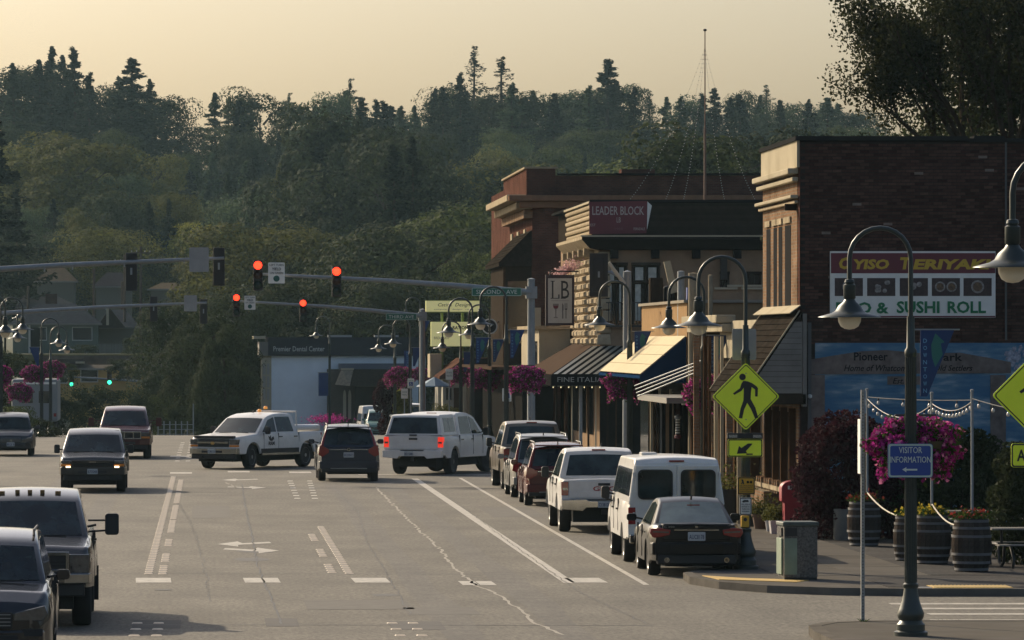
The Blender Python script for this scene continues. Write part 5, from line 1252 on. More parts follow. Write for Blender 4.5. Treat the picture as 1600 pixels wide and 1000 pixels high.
signal('s', gx(403, 185.4), 185.4, gz(414.5, 185.4), 'leftmost large signal showing red, beside the yield sign', group='red signals at Second Avenue')
signal('s', gx(526, 185.4), 185.4, gz(424, 185.4), 'right large signal showing red on the Second Avenue arm', group='red signals at Second Avenue')
def yield_sign(x, y, D, w, label):
    t = plate_sign('yield_sign', label, gx(x, D), D, gz(y, D), w, w * 1.26, wht, r=.03)
    words(t, 'LEFT TURN', ink, 0, w * .48, w * .84, w * .13); words(t, 'YIELD', ink, 0, w * .24, w * .56, w * .17, bold=.02); words(t, 'ON GREEN', ink, 0, w * .0, w * .8, w * .13)
    MB().lathe([(.0, -.008), (w * .19, -.008), (w * .19, 0)], 20, (0, 0, -w * .34), axis='y').build('green_disc', M('disc_green', (.01, .09, .07), .5), t)
yield_sign(432, 426.5, 185.5, .60, 'larger white left turn yield on green sign on the Second Avenue arm')
def street_sign(label, s, x, y, D, w, h, z=None):
    t = plate_sign('street_name_sign', label, gx(x, D), D, gz(y, D), w, h, sgreen, border=M('border_white', (.4, .5, .45), .5), r=.03); words(t, s, M('sign_text', (.55, .62, .58), .5), 0, 0, w * .82, h * .5)
street_sign('green SECOND AVE street name sign hanging at the grey signal pole', 'SECOND   AVE', 776, 456, 185.3, 1.80, .30)
mast('grey signal pole at Third Avenue, left of the yellow-green sign', 660, 485, 250, 362, 494, 470)
signal('s', gx(369.5, 249.5), 249.5, gz(465, 249.5), 'small far signal showing red, beside the small yield sign', group='red signals at Third Avenue')
signal('s', gx(473.5, 249.5), 249.5, gz(473.5, 249.5), 'small far signal showing red, below the right large one', group='red signals at Third Avenue')
yield_sign(390.5, 473, 249.6, .54, 'smaller white left turn yield sign at Third Avenue')
street_sign('green THIRD AVE street name sign at the second signal pole', 'THIRD AVE', 627, 495, 249.3, 1.5, .32)
mast('far grey signal pole at Fourth Avenue left of the white work truck', 320, 600, 444, 60, 606, 586, r=.15)
signal('s', gx(112, 443), 443, gz(585, 443), 'far left signal showing green, beside the yellow house', 'green', group='green signals at Fourth Avenue', sc=1.2)
signal('s', gx(171, 443), 443, gz(582, 443), 'far signal showing green, right of the other green one', 'green', group='green signals at Fourth Avenue', sc=1.2)
street_sign('far green FOURTH AVE street name sign', 'FOURTH AVE', 299, 606, 442.8, 1.9, .40)
# arms coming from the left seen from behind
def left_mast(label, D, px0, tip, y0, ytip, r=.13):
    X = px0; z0 = road_z(D); t = thing('signal_mast', label, 'signal pole', (X, D, z0)); xa = gx(tip, D) - X; za = gz(y0, D) - z0 - .3; zb = gz(ytip, D) - z0
    m = MB(); m.lathe([(r * 1.9, 0), (r * 1.9, .05), (r * 1.25, .06), (r, za + .8), (0, za + .85)], 14); m.build('pole', steel, t, smooth=40)
    MB().tube([(0, .2, za), (xa * .3, .2, za + (zb - za) * .42), (xa * .6, .2, za + (zb - za) * .72), (xa, .2, zb)], [r, r * .85, r * .7, .055], 12).build('mast_arm', steel, t, smooth=60)
    for f in (.55, .62, .75, .9): MB().box(xa * f - .02, xa * f + .02, .1, .32, za + (zb - za) * (f * .9) - .02, za + (zb - za) * (f * .9) + .16).build('arm_bracket', steel, t)
    return t
left_mast('long signal arm from the left edge, seen from behind, larger one', 167, -12.5, 350, 428, 403)
left_mast('smaller signal arm from the left edge, seen from behind, below the larger', 230, -12.0, 323, 487, 473, .12)
signal('s', gx(342, 167), 167.4, gz(397, 167), 'black back of the signal at the tip of the larger left arm', face=1, state='red', plate_=False, sc=1.12, group='signals seen from behind on the left arms')
signal('s', gx(205, 167), 167.4, gz(405, 167), 'black back of the signal halfway along the larger left arm', face=1, plate_=False, sc=1.12, state='red', group='signals seen from behind on the left arms')
signal('s', gx(318, 230), 230.4, gz(474, 230), 'black back of the signal at the tip of the smaller left arm', face=1, state='red', plate_=False, group='signals seen from behind on the left arms')
signal('s', gx(240, 230), 230.4, gz(470, 230), 'black back of the signal halfway along the smaller left arm', face=1, state='red', plate_=False, group='signals seen from behind on the left arms')
plate_sign('blank_sign', 'blank grey back of the sign near the tip of the larger left arm', gx(311, 166.5), 166.6, gz(406, 167), .64, .80, alum)
plate_sign('blank_sign', 'blank grey back of the sign near the tip of the smaller left arm', gx(297.5, 229.5), 229.6, gz(474, 230), .58, .72, alum)
# signal pole at the near right corner
t = thing('signal_mast', 'grey signal pole standing before the cream awning', 'signal pole', (gx(980, 167), 167, 0))
H = gz(427, 167); m = MB(); m.lathe([(.25, 0), (.25, .05), (.16, .06), (.13, H), (.14, H + .05), (0, H + .1)], 14); m.build('pole', steel, t, smooth=40)
MB().tube([(0, .05, H - .25), (-.5, .1, H + .02), (-.95, .4, H + .12)], .05, 8).build('side_arm', steel, t, smooth=60)
MB().tube([(-.1, -.15, H - .35), (-.45, -.3, H + .1), (-.62, -.35, H + .35)], [.07, .06, .05], 8).build('camera_arm', M('cream_metal', (.5, .45, .36), .5), t)
signal('s', gx(936, 167), 167.3, gz(412, 167), 'black side of the signal beside the grey pole before the corner building', face=1, plate_=True, state='red')
# signs on the pedestrian lamp
D = 97.42
def diamond(x, y, D, label, s=.915, rz=0):
    t = thing('pedestrian_sign', label, 'road sign', (gx(x, D), D, gz(y, D)), rz); q = s / math.sqrt(2)
    def dm(k, r, y0, y1, mat, nm, par):
        pts = [Vector((a, c)) for a, c in rrect(s * k, s * k, r, 4)]; c45 = math.cos(R(45)); pts = [((a - c) * c45, (a + c) * c45) for a, c in pts]
        return MB().prism(pts, y0, y1, 'xz').build(nm, mat, par)
    p = dm(1.0, .05, 0, .01, lime, 'panel', t); dm(.955, .045, -.003, 0, ink, 'border', t); dm(.92, .04, -.006, -.003, lime, 'face', t)
    u = s * 1.414 / 108.0      # metres per photo pixel of the sign
    def poly(pts, nm='walking_figure'):
        return MB().prism([(a * u, c * u) for a, c in pts][::-1], -.010, -.006, 'xz').build(nm, ink, t)
    poly([(5.2 * math.cos(2 * math.pi * k / 18) - 5.5, 5.2 * math.sin(2 * math.pi * k / 18) + 31) for k in range(18)][::-1], 'figure_head')
    poly([(-4, 25), (3, 24), (10, 21), (17, 16), (19, 13), (18.5, 0), (14.5, 0), (14.5, 11), (9, 15), (8, 7), (7.5, -4), (15, -18), (19.5, -34), (14.5, -35), (8, -20), (2, -10), (-3, -21), (-6, -35), (-11.5, -34), (-8.5, -19), (-4, -6), (-3.5, 6), (-3.5, 14), (-7, 9), (-18.5, 2.5), (-20.5, 5), (-9.5, 13), (-7, 21)])
    for z in (.48, -.48): MB().lathe([(.012, -.009), (.012, -.006)], 8, (0, 0, z * s), axis='y').build('bolt', steel, t)
    return t
diamond(1165.5, 619.5, D, 'yellow-green diamond walking-person sign on the lamp before the white van')
t = thing('beacon_bar', 'black flashing beacon bar under the complete pedestrian diamond', 'beacon', (gx(1164, D), D, gz(681, D)))
MB().box(-.34, .34, -.03, .05, -.055, .055).build('housing', ink, t, bevel=.01)
for s in (-1, 1): MB().box(s * .23 - .08, s * .23 + .08, -.036, -.03, -.035, .02).build('beacon_lens', M('beacon_lens', (.28, .27, .24), .2, var=.6, scale=60), t)
t = plate_sign('arrow_sign', 'yellow-green plate with a black diagonal arrow below the diamond sign', gx(1164.5, D), D, gz(700, D), .66, .34, lime, border=ink, r=.03)
MB().prism([(-.16, -.11), (-.12, .04), (-.075, .0), (.05, .085), (.13, .085), (.13, .07), (.01, -.06), (.035, -.10)][::-1], -.008, -.004, 'xz').build('arrow', ink, t)
MB().box(.02, .14, -.008, -.002, -.13, -.105).build('maker_label', ink, t)
ys_ = M('sign_orange', (.62, .34, .02), .55)
t = plate_sign('push_button_notice', 'square orange crossing notice on the pedestrian sign lamp', gx(1166, D), D, gz(759, D), .33, .33, ys_, border=ink, r=.02)
MB().prism([(-.10, .03), (-.08, .08), (-.10, .12), (-.06, .12), (-.05, .09), (-.04, .03), (-.06, .03), (-.07, .06), (-.08, .03)], -.008, -.004, 'xz').build('figure', ink, t)
for s in (-1, 1): MB().lathe([(.026, -.006), (.018, -.006)], 12, (.06 + s * .03, 0, .07), axis='y').build('bicycle_wheel', ink, t)
for k, s in enumerate(('USE CROSSWALK', 'WAIT FOR CARS TO', 'STOP BEFORE', 'CROSSING')): words(t, s, ink, 0, .0 - k * .038, .26 - .02 * (k % 2), .022)
t = plate_sign('push_button_notice', 'small white push button notice with black text on the sign lamp', gx(1165, D), D, gz(791, D), .23, .33, wht, border=ink, r=.02)
MB().prism([(-.07, .09), (-.03, .12), (.05, .12), (.06, .08), (.0, .08), (-.04, .07)], -.008, -.004, 'xz').build('hand', ink, t)
for k, s in enumerate(('PUSH', 'BUTTON TO', 'TURN ON', 'WARNING')): words(t, s, ink, 0, .035 - k * .045, .15, .028)
t = thing('push_button', 'yellow crossing push button on the sign lamp, facing the street', 'push button', (gx(1164, D), D, gz(814, D)))
MB().box(-.075, .075, -.05, .06, -.12, .1, tx=.0).build('housing', ys_, t, bevel=.015); MB().lathe([(.035, -.02), (.03, 0)], 12, (0, -.05, .03), axis='y').build('button', ink, t)
plate_sign('blank_sign', 'grey ribbed sign back above the complete pedestrian diamond', gx(1162.5, 97.9), 97.85, gz(538, 97.9), .46, .60, alum)
plate_sign('sticker', 'tiny white sticker on the fluted base of the sign lamp', gx(1165, 97.4), 97.42, gz(877, 97.4), .05, .06, wht, 'sticker')
# right edge signs
rt = thing('sign_post', 'grey post off the right edge carrying the cut-off pedestrian sign', 'sign post', (gx(1626, 74.8), 74.8, .13)); MB().box(-.03, .03, .02, .08, 0, 4.5).build('post', steel, rt)
diamond(1619, 618, 74.7, 'yellow-green pedestrian diamond cut by the right picture edge')
t = plate_sign('ahead_sign', 'yellow-green AHEAD plate cut by the right picture edge', gx(1620, 74.7), 74.7, gz(711.5, 74.7), .75, .35, lime, border=ink, r=.04); words(t, 'AHEAD', ink, 0, 0, .58, .17, bold=.02)
# visitor sign
t = plate_sign('visitor_information_sign', 'blue VISITOR INFORMATION sign with a left arrow on the nearest lamp', gx(1424, 75.0), 75.1, gz(720, 75), .66, .50, sblue, border=M('border_white', (.4, .5, .45), .5), r=.04)
vt = M('sign_text', (.55, .62, .58), .5)
words(t, 'VISITOR', vt, 0, .155, .34, .09); words(t, 'INFORMATION', vt, 0, .015, .60, .09)
MB().prism([(-.12, -.13), (-.06, -.095), (-.06, -.12), (.10, -.12), (.10, -.145), (-.06, -.145), (-.06, -.17)], -.008, -.004, 'xz').build('arrow', vt, t)
# thin perforated sign post at the near kerb
t = thing('sign_post', 'thin perforated steel post at the near kerb with a sign seen edge-on', 'sign post', (gx(1348, 79.2), 79.2, .13))
hh = gz(609, 79.2) - .13; MB().box(-.027, .027, -.027, .027, 0, hh).build('post', steel, t)
hm = MB()
for k in range(int(hh / .05)): hm.box(-.007, .007, -.029, -.026, .03 + k * .05, .045 + k * .05)
hm.build('post_holes', M('hole_dark', (.02, .02, .02), .8), t, kind='stuff')
sg = MB(); sg.box(-.055, -.035, -.12, .18, gz(740, 79.2) - .13, gz(655, 79.2) - .13); sg.build('edge_on_sign', wht, t)
g_ = MB(); [g_.add([(.03 * math.cos(a), .03 * math.sin(a), 0), (.12 * math.cos(a), .12 * math.sin(a), .05), (.05 * math.cos(a + .3), .05 * math.sin(a + .3), .0)], [(0, 1, 2)]) for a in [k * .5 for k in range(13)]]
o = g_.build('weed_tuft', bleaf, None); o.location = (gx(1348, 79.2), 79.1, .14); tag(o, 'little weeds at the foot of the thin perforated post', 'weeds'); o['kind'] = 'thing'
o2 = bpy.data.objects.new('weed_tuft', o.data); COL.objects.link(o2); o2.location = (gx(1481, 80.5), 80.5, .0); o2.scale = (1.5, 1.5, 2); tag(o2, 'weed growing in the gutter by the crossing stripes', 'weeds'); o2['kind'] = 'thing'
# small parking signs
def parking_sign(px, y, D, label, kind):
    X = gx(px, D); zc = gz(y, D); z0 = road_z(D) + .13; t = thing('parking_sign', label, 'sign', (X, D, z0)); MB().box(-.03, .03, 0, .05, 0, zc - z0 + .3).build('post', steel, t)
    MB().prism([(a, zc - z0 + c) for a, c in rrect(.34, .5, .03)], -.012, 0, 'xz').build('panel', wht, t)
    if kind == 'blue':
        MB().prism([(a, zc - z0 - .03 + c) for a, c in rrect(.2, .2, .02)], -.018, -.012, 'xz').build('blue_square', sblue, t)
        MB().lathe([(.045, -.004), (.03, -.004)], 12, (-.01, -.018, zc - z0 - .06), axis='y', cap=False).build('wheelchair_symbol', wht, t); MB().box(-.02, 0, -.023, -.018, zc - z0 - .04, zc - z0 + .05).build('wheelchair_symbol', wht, t)
        text('RESERVED', sgreen, (0, -.016, zc - z0 + .14), .24, .04, t, world=False); text('PARKING', sgreen, (0, -.016, zc - z0 - .19), .24, .04, t, world=False)
    elif kind == 'green':
        for k, s in enumerate(('2 HOUR', 'PARKING')): text(s, sgreen, (0, -.016, zc - z0 + .08 - k * .14), .24, .08, t, world=False)
    else:
        for k, s in enumerate(('STATE', 'ROUTE')): text(s, ink, (0, -.016, zc - z0 + .08 - k * .14), .24, .08, t, world=False)
parking_sign(792, 617, 192.5, 'nearest disabled parking sign below the round basket', 'blue')
parking_sign(642, 599, 262, 'far disabled parking sign among the magenta baskets', 'blue')
parking_sign(632, 615, 258, 'small two hour parking sign left of the far disabled sign', 'green')
parking_sign(702, 585, 240, 'small white sign before the low gabled shop', 'w')

# -- bins, barrels, mailbox
agg = M('aggregate_panel', (.105, .10, .09), .9, var=.55, scale=28, bump=.6)
def bin_():
    D = 93.4; X = gx(1246, D); t = thing('litter_bin', 'square pebble-faced litter bin on the corner pavement', 'litter bin', (X, D, .128), R(5))
    MB().box(-.31, .31, -.31, .31, .04, .98).build('body', agg, t, bevel=.02); MB().box(-.335, .335, -.335, .335, .98, 1.06).build('lid', M('lid_green', (.05, .065, .058), .6, var=.2, scale=6), t, bevel=.02)
    MB().box(-.30, .30, -.30, .30, 0, .05).build('plinth', trim, t)
    MB().box(-.345, -.312, -.22, .22, .10, .76).build('door', M('door_pale_green', (.17, .23, .17), .6, var=.15, scale=4), t, bevel=.006)
    MB().box(-.30, -.07, -.318, -.308, .10, .76).build('side_door', M('door_pale_green', (.17, .23, .17)), t); MB().box(-.30, -.07, -.322, -.306, .80, .95).build('opening', trim, t)
    MB().box(-.34, -.31, -.2, .2, .80, .95).build('opening', trim, t)
bin_()
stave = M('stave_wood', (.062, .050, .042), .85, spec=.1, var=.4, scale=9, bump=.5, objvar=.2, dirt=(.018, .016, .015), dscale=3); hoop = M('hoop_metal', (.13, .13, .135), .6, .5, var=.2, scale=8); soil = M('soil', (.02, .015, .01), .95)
def barrel_mesh():
    out = []
    n = 22; prof = [(.265, 0), (.30, .14), (.325, .30), (.335, .45), (.325, .60), (.30, .76), (.27, .90)]
    m = MB(); aw = math.pi / n * .94
    vs = []
    for r, z in prof:
        for rr in (r, r - .03):
            for s in (-1, 1): vs.append((rr * math.cos(s * aw), rr * math.sin(s * aw), z))
    fs = []
    for i in range(len(prof) - 1):
        a = i * 4; fs += [(a, a + 1, a + 5, a + 4), (a + 2, a + 6, a + 7, a + 3), (a, a + 4, a + 6, a + 2), (a + 1, a + 3, a + 7, a + 5)]
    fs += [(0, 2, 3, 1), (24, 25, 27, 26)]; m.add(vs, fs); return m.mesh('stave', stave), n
st_me, NST = barrel_mesh()
fl_y = leafmat('flowers_yellow', (.5, .36, .04), .4, .1, .2); fl_r = leafmat('flowers_red', (.25, .04, .03), .4, .1, .2)
def barrel(px, ybase, label, flowers='y', pole=None, sc=1.0, D=None):
    D = D or (HC - .13) * F / (ybase - 535); X = gx(px, D); t = thing('wine_barrel', label, 'barrel', (X, D, .128), random.uniform(0, 1), 'wine barrel planters on the plaza'); t.scale = (sc,) * 3
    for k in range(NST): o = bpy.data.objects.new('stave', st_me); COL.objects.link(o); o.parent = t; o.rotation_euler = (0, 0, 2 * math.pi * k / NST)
    for z, r in ((.045, .279), (.16, .308), (.30, .330), (.60, .330), (.74, .309), (.855, .285)):
        MB().lathe([(r + .001, -.022), (r + .006, -.022), (r + .004 + (.004 if z < .45 else -.004), .022), (r - .002, .022)], 28, (0, 0, z)).build('hoop', hoop, t, smooth=40) if False else MB().lathe([(r - .012, -.022), (r + .006, -.022), (r + .006, .022), (r - .012, .022)], 28, (0, 0, z), cap=False).build('hoop', hoop, t, smooth=40)
    MB().lathe([(0, .8), (.24, .82), (.24, .84), (0, .86)], 16).build('soil', soil, t)
    g = np.random.default_rng(int(px)); n = 420; P = np.stack([g.normal(size=n) * .13, g.normal(size=n) * .13, .88 + np.abs(g.normal(size=n)) * .07], 1)
    link('plants', quads_mesh('plants', P, .03, bleaf), t, kind='stuff'); link('flowers', quads_mesh('flowers', P[:110] + [0, 0, .03], .032, fl_y if flowers == 'y' else fl_r, aspect=.9), t)
    return t, X, D
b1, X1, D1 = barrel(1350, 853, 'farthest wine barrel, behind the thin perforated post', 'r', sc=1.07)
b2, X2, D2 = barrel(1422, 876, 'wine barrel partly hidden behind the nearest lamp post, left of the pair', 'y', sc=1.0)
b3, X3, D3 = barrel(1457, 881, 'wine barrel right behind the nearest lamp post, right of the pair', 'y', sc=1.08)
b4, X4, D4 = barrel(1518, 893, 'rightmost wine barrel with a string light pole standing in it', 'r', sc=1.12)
PT = []
for px, yt, (X, D), lb in ((1355, 610, (X1, D1), 'string light pole in the farthest barrel'), (1456, 616, (X3, D3), 'string light pole behind the visitor sign'), (1519, 612, (X4, D4), 'string light pole in the rightmost barrel')):
    t = thing('light_pole', lb, 'pole', (gx(px, D), D, .9)); MB().lathe([(.027, 0), (.027, gz(yt, D) - .9), (.036, gz(yt, D) - .9), (.036, gz(yt, D) - .86), (0, gz(yt, D) - .85)], 10).build('pole', steel, t, smooth=40); PT.append(Vector((gx(px, D), D, gz(yt, D) - .18)))
cab = M('cable_black', (.012, .012, .012), .6); cabw = M('cable_white', (.45, .43, .38), .6); glb = M('small_bulb', (.6, .56, .48), .15, spec=.8)
bm_ = MB().lathe([(.0, 0), (.018, -.02), (.032, -.05), (.028, -.085), (.0, -.10)], 8).mesh('bulb', glb); sh(bm_, 60); sk_ = MB().lathe([(.016, .04), (.016, -.01), (.0, -.012)], 6).mesh('socket', cab)
def string_lights(label, a, b, sag, n, mat=cab, bulbs=True):
    pts = [a.lerp(b, k / 16) - Vector((0, 0, sag * 4 * (k / 16) * (1 - k / 16))) for k in range(17)]
    t = thing('string_lights', label, 'string lights', tuple(a)); MB().tube([p - a for p in pts], .008, 5).build('cable', mat, t)
    if bulbs:
        for k in range(n):
            u = (k + .5) / n; p = a.lerp(b, u) - Vector((0, 0, sag * 4 * u * (1 - u))) - a - Vector((0, 0, .05))
            s = bpy.data.objects.new('socket', sk_); COL.objects.link(s); s.parent = t; s.location = p; q = bpy.data.objects.new('bulb', bm_); COL.objects.link(q); q.parent = t; q.location = p
pE = Vector((gx(1640, 84), 84, gz(650, 84)))
string_lights('string lights between the left and middle poles', PT[0], PT[1] + Vector((0, 0, -.02)), .32, 14, cabw)
string_lights('string lights between the middle and right poles', PT[1], PT[2], .16, 12, cabw)
string_lights('black cable with sparse bulbs running left to right above the barrels', PT[0] + Vector((0, .1, .04)), PT[2] + Vector((0, .1, .02)), .03, 4)
string_lights('black cable of bulbs leaving to the right edge', PT[2] + Vector((0, 0, .05)), pE, .03, 5)
rope = M('rope_pale', (.42, .38, .30), .8)
def rope_(label, a, b, sag):
    pts = [a.lerp(b, k / 12) - Vector((0, 0, sag * 4 * (k / 12) * (1 - k / 12))) for k in range(13)]
    o = MB().tube(pts, .016, 6).build('rope', rope); tag(o, label, 'rope')
rope_('pale rope hanging from the farthest barrel pole to the pair of barrels', Vector((gx(1355, D1), D1 - .05, gz(770, D1))), Vector((X2 - .1, D2, 1.0)), .12)
rope_('pale rope hanging from the visitor sign side to the rightmost barrel', Vector((gx(1456, D3), D3 - .05, gz(788, D3))), Vector((X4 - .2, D4, 1.0)), .12)
# concrete drum planters
def drum(px, yb, w, yt, label, rod=False):
    D = (HC - .13) * F / (yb - 535); t = thing('concrete_planter', label, 'planter', (gx(px, D), D, .128)); r = w / 2 * D / F; h = (yb - yt) * D / F
    MB().lathe([(r * .96, 0), (r, .03), (r, h - .03), (r * .97, h), (r * .8, h), (r * .8, h - .08), (0, h - .08)], 20).build('drum', M('drum_concrete', (.15, .145, .13), .85, var=.2, scale=4, bump=.3), t, smooth=40); return D
drum(1293, 838, 28, 788, 'left concrete drum planter under the dark purple bush'); drum(1318, 844, 32, 795, 'right concrete drum planter beside the farthest barrel')
# red collection box
def mailbox():
    D = 115.2; t = thing('collection_box', 'red round-topped collection box on the pavement by the brick corner', 'collection box', (gx(1236, D), D, .13)); red = M('box_red', (.26, .015, .028), .45, var=.1, scale=3)
    m = MB(); w = .24
    m.prism([(-w, .12), (w, .12), (w, 1.05)] + [(w * math.cos(math.pi * k / 10), 1.05 + .16 * math.sin(math.pi * k / 10)) for k in range(1, 10)] + [(-w, 1.05), (-w, .75), (-.17, .72), (-.17, .30), (-w, .27)], -.25, .25, 'xz'); m.build('body', red, t, smooth=35, bevel=.015)
    MB().prism([(-.27, 0), (.27, 0), (.20, .14), (-.20, .14)], -.26, .26, 'xz').build('foot', red, t, bevel=.01)
    MB().box(-.10, 0, -.262, -.25, 1.02, 1.10).build('label', wht, t); MB().box(-.06, -.035, -.27, -.26, 1.03, 1.08).build('label_mark', ink, t)
mailbox()
# picnic tables of dark steel mesh
pt_m = M('table_top_mesh', (.20, .19, .17), .5, .3, var=.3, scale=30)
def picnic(px, D, label, rz=0):
    t = thing('picnic_table', label, 'picnic table', (gx(px, D), D, .128), R(rz), 'dark steel picnic tables on the plaza')
    for k in range(5): MB().box(-.9, .9, -.36 + k * .146, -.36 + k * .146 + .135, .73, .76).build('top_slat', pt_m, t)
    for s in (-1, 1):
        for k in range(2): MB().box(-.9, .9, s * .72 - .14 + k * .145, s * .72 - .14 + k * .145 + .135, .44, .465).build('seat_slat', pt_m, t)
        MB().tube([(s * .6, -.74, .02), (s * .6, -.80, .2), (s * .6, -.6, .43), (s * .6, -.2, .44), (s * .6, -.15, .1), (s * .6, 0, .02), (s * .6, .15, .1), (s * .6, .2, .44), (s * .6, .6, .43), (s * .6, .80, .2), (s * .6, .74, .02)], .03, 8).build('frame', trim, t, smooth=60)
        MB().tube([(s * .6, 0, .44), (s * .6, 0, .73)], .03, 8).build('leg', trim, t)
picnic(1545, 103.5, 'steel picnic table behind the rightmost barrel'); picnic(1612, 98.5, 'steel picnic table at the right picture edge', 8); picnic(1500, 108.5, 'steel picnic table farthest back by the mural', -4)
# shrubs near the mural
def shrub(px, D, h, w, leaf, label, n=9000, size=.045, z=.13, seed=1, trunk=False):
    t = thing('shrub', label, 'shrub', (gx(px, D), D, z)); P = broad_pts(n, 40, .5, .02, .17, seed); P[:, :2] *= w; P[:, 2] *= h
    link('foliage', quads_mesh('foliage', P, size, LF[leaf]), t); m = MB(); r0 = random.Random(seed)
    for k in range(5): a = k * 1.3; m.tube([(0, 0, 0), (w * .15 * math.cos(a), w * .15 * math.sin(a), h * .4), (w * .3 * math.cos(a), w * .3 * math.sin(a), h * .7)], [.03, .02, .01], 5)
    m.build('stems', bark, t)
shrub(1318, 112.5, 2.75, 2.2, 'purple', 'dark purple-leaved bush in front of the mural, left of the thin post', 15000, .05, seed=4)
shrub(1375, 113.2, 2.2, 1.8, 'purple', 'dark purple bush right of the taller purple one', 9000, .05, seed=6)
shrub(1500, 112.5, 2.4, 2.6, 'dark', 'dark green hedge-like shrub below the mural lettering', 12000, .05, seed=5)
shrub(1600, 100, 2.3, 1.6, 'dark', 'leafy shrub at the right picture edge behind the picnic table', 7000, .05, seed=8)
shrub(1560, 114.2, 2.0, 2.0, 'dark', 'dark shrub right of the mural post', 7000, .05, seed=9)
shrub(1437, 114.0, 1.9, 2.0, 'dark', 'dark shrub directly behind the magenta basket', 7000, .05, seed=10)
# pots by the brick corner
def pot(px, yb, w, h, mat, label, plant=.35, box=False, D=None):
    D = D or (HC - .13) * F / (yb - 535); t = thing('plant_pot', label, 'plant pot', (gx(px, D), D, .13)); 
    if box: MB().box(-w / 2, w / 2, -w / 2, w / 2, 0, h, tx=-.03, ty=-.03).build('tub', mat, t, bevel=.01)
    else: MB().lathe([(w * .36, 0), (w * .5, h), (w * .54, h), (w * .54, h - .04), (w * .45, h - .04), (0, h - .05)], 14).build('pot', mat, t, smooth=40)
    g = np.random.default_rng(int(px * 3)); n = 500; P = np.stack([g.normal(size=n) * w * .38, g.normal(size=n) * w * .38, h + np.abs(g.normal(size=n)) * plant * .5], 1); link('foliage', quads_mesh('foliage', P, .035, LF['olive']), t, kind='stuff')
tubw = M('tub_white', (.45, .43, .42), .5); dpot = M('pot_dark', (.03, .028, .025), .7); tpot = M('pot_brown', (.12, .07, .045), .8)
pot(1216, 822, .34, .30, tubw, 'white plastic tub planter left of the red collection box', .4, True, D=115.6); pot(1203, 815, .22, .26, tubw, 'small white pot left of the white tub', .3, D=117); pot(1188, 808, .38, .34, tpot, 'brown bowl pot with green leaves on the pavement', .4, D=118.5); pot(1140, 800, .75, .8, dpot, 'tall dark planter with a yellowish bush behind the sign lamp', .5, D=123); pot(1178, 805, .3, .2, dpot, 'low dark pot left of the brown bowl pot', .3, D=120)
# drain grate and leaf litter
o = MB().box(gx(1432, 90.3), gx(1466, 90.3), 90.12, 90.36, .128, .136).build('drain_grate', alum); tag(o, 'pale drain grate set in the corner pavement', 'drain grate')
# ---------------------------------------------------------------- building materials
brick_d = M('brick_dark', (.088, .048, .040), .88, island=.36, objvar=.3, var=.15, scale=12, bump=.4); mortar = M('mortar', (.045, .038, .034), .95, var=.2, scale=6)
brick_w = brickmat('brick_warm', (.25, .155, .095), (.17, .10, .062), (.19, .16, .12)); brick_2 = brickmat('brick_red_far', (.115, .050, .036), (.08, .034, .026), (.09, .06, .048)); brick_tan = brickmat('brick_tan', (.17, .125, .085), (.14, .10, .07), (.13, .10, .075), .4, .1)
cream = M('cream_paint', (.42, .37, .27), .65, var=.1, scale=2, dirt=(.32, .28, .2), dscale=1); stone = M('pale_stone', (.35, .29, .20), .85, var=.25, scale=3, bump=.6, objvar=.12); wallgrey = M('siding_grey', (.20, .19, .17), .7, var=.12, scale=3, objvar=.06)
shingle = M('shingle_brown', (.026, .022, .018), .9, var=.35, scale=7, bump=.4, objvar=.2); dglass = M('window_glass', (.02, .022, .024), .06, spec=.9); curtain = M('curtain', (.42, .44, .40), .8, var=.3, scale=5)
dark_w = M('dark_wood', (.035, .028, .022), .7, var=.2, scale=4, objvar=.2); brown_t = M('brown_timber', (.065, .038, .022), .75, var=.25, scale=4); roofing = M('roofing', (.035, .033, .030), .9, var=.2, scale=2)
tan = M('tan_stucco', (.30, .20, .11), .85, var=.12, scale=3, bump=.2); burg = M('burgundy', (.13, .018, .030), .5, var=.08, scale=3)
def bld(name, label, x, y, z, cat='building'): return thing(name, label, cat, (x, y, z))
def bx(t, name, mat, x0, x1, y0, y1, z0, z1, bevel=0, **k): return MB().box(x0, x1, y0, y1, z0, z1, **k).build(name, mat, t, world=True, bevel=bevel)

# ================= 1. brick building at the plaza
b = bld('brick_building', 'tall dark brick building with teriyaki sign and painted mural', 13.4, 116, 0)
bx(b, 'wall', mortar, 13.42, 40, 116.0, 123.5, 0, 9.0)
bx(b, 'parapet_cap', M('cap_dark', (.03, .03, .03), .7), 13.3, 17.2, 115.9, 123.6, 9.02, 9.12); bx(b, 'parapet_cap', MATS['cap_dark'], 17.2, 30, 115.9, 123.6, 8.99, 9.07)
bx(b, 'chimney_cap', MATS['cap_dark'], 17.4, 18.1, 116.3, 117, 9.07, 9.14)
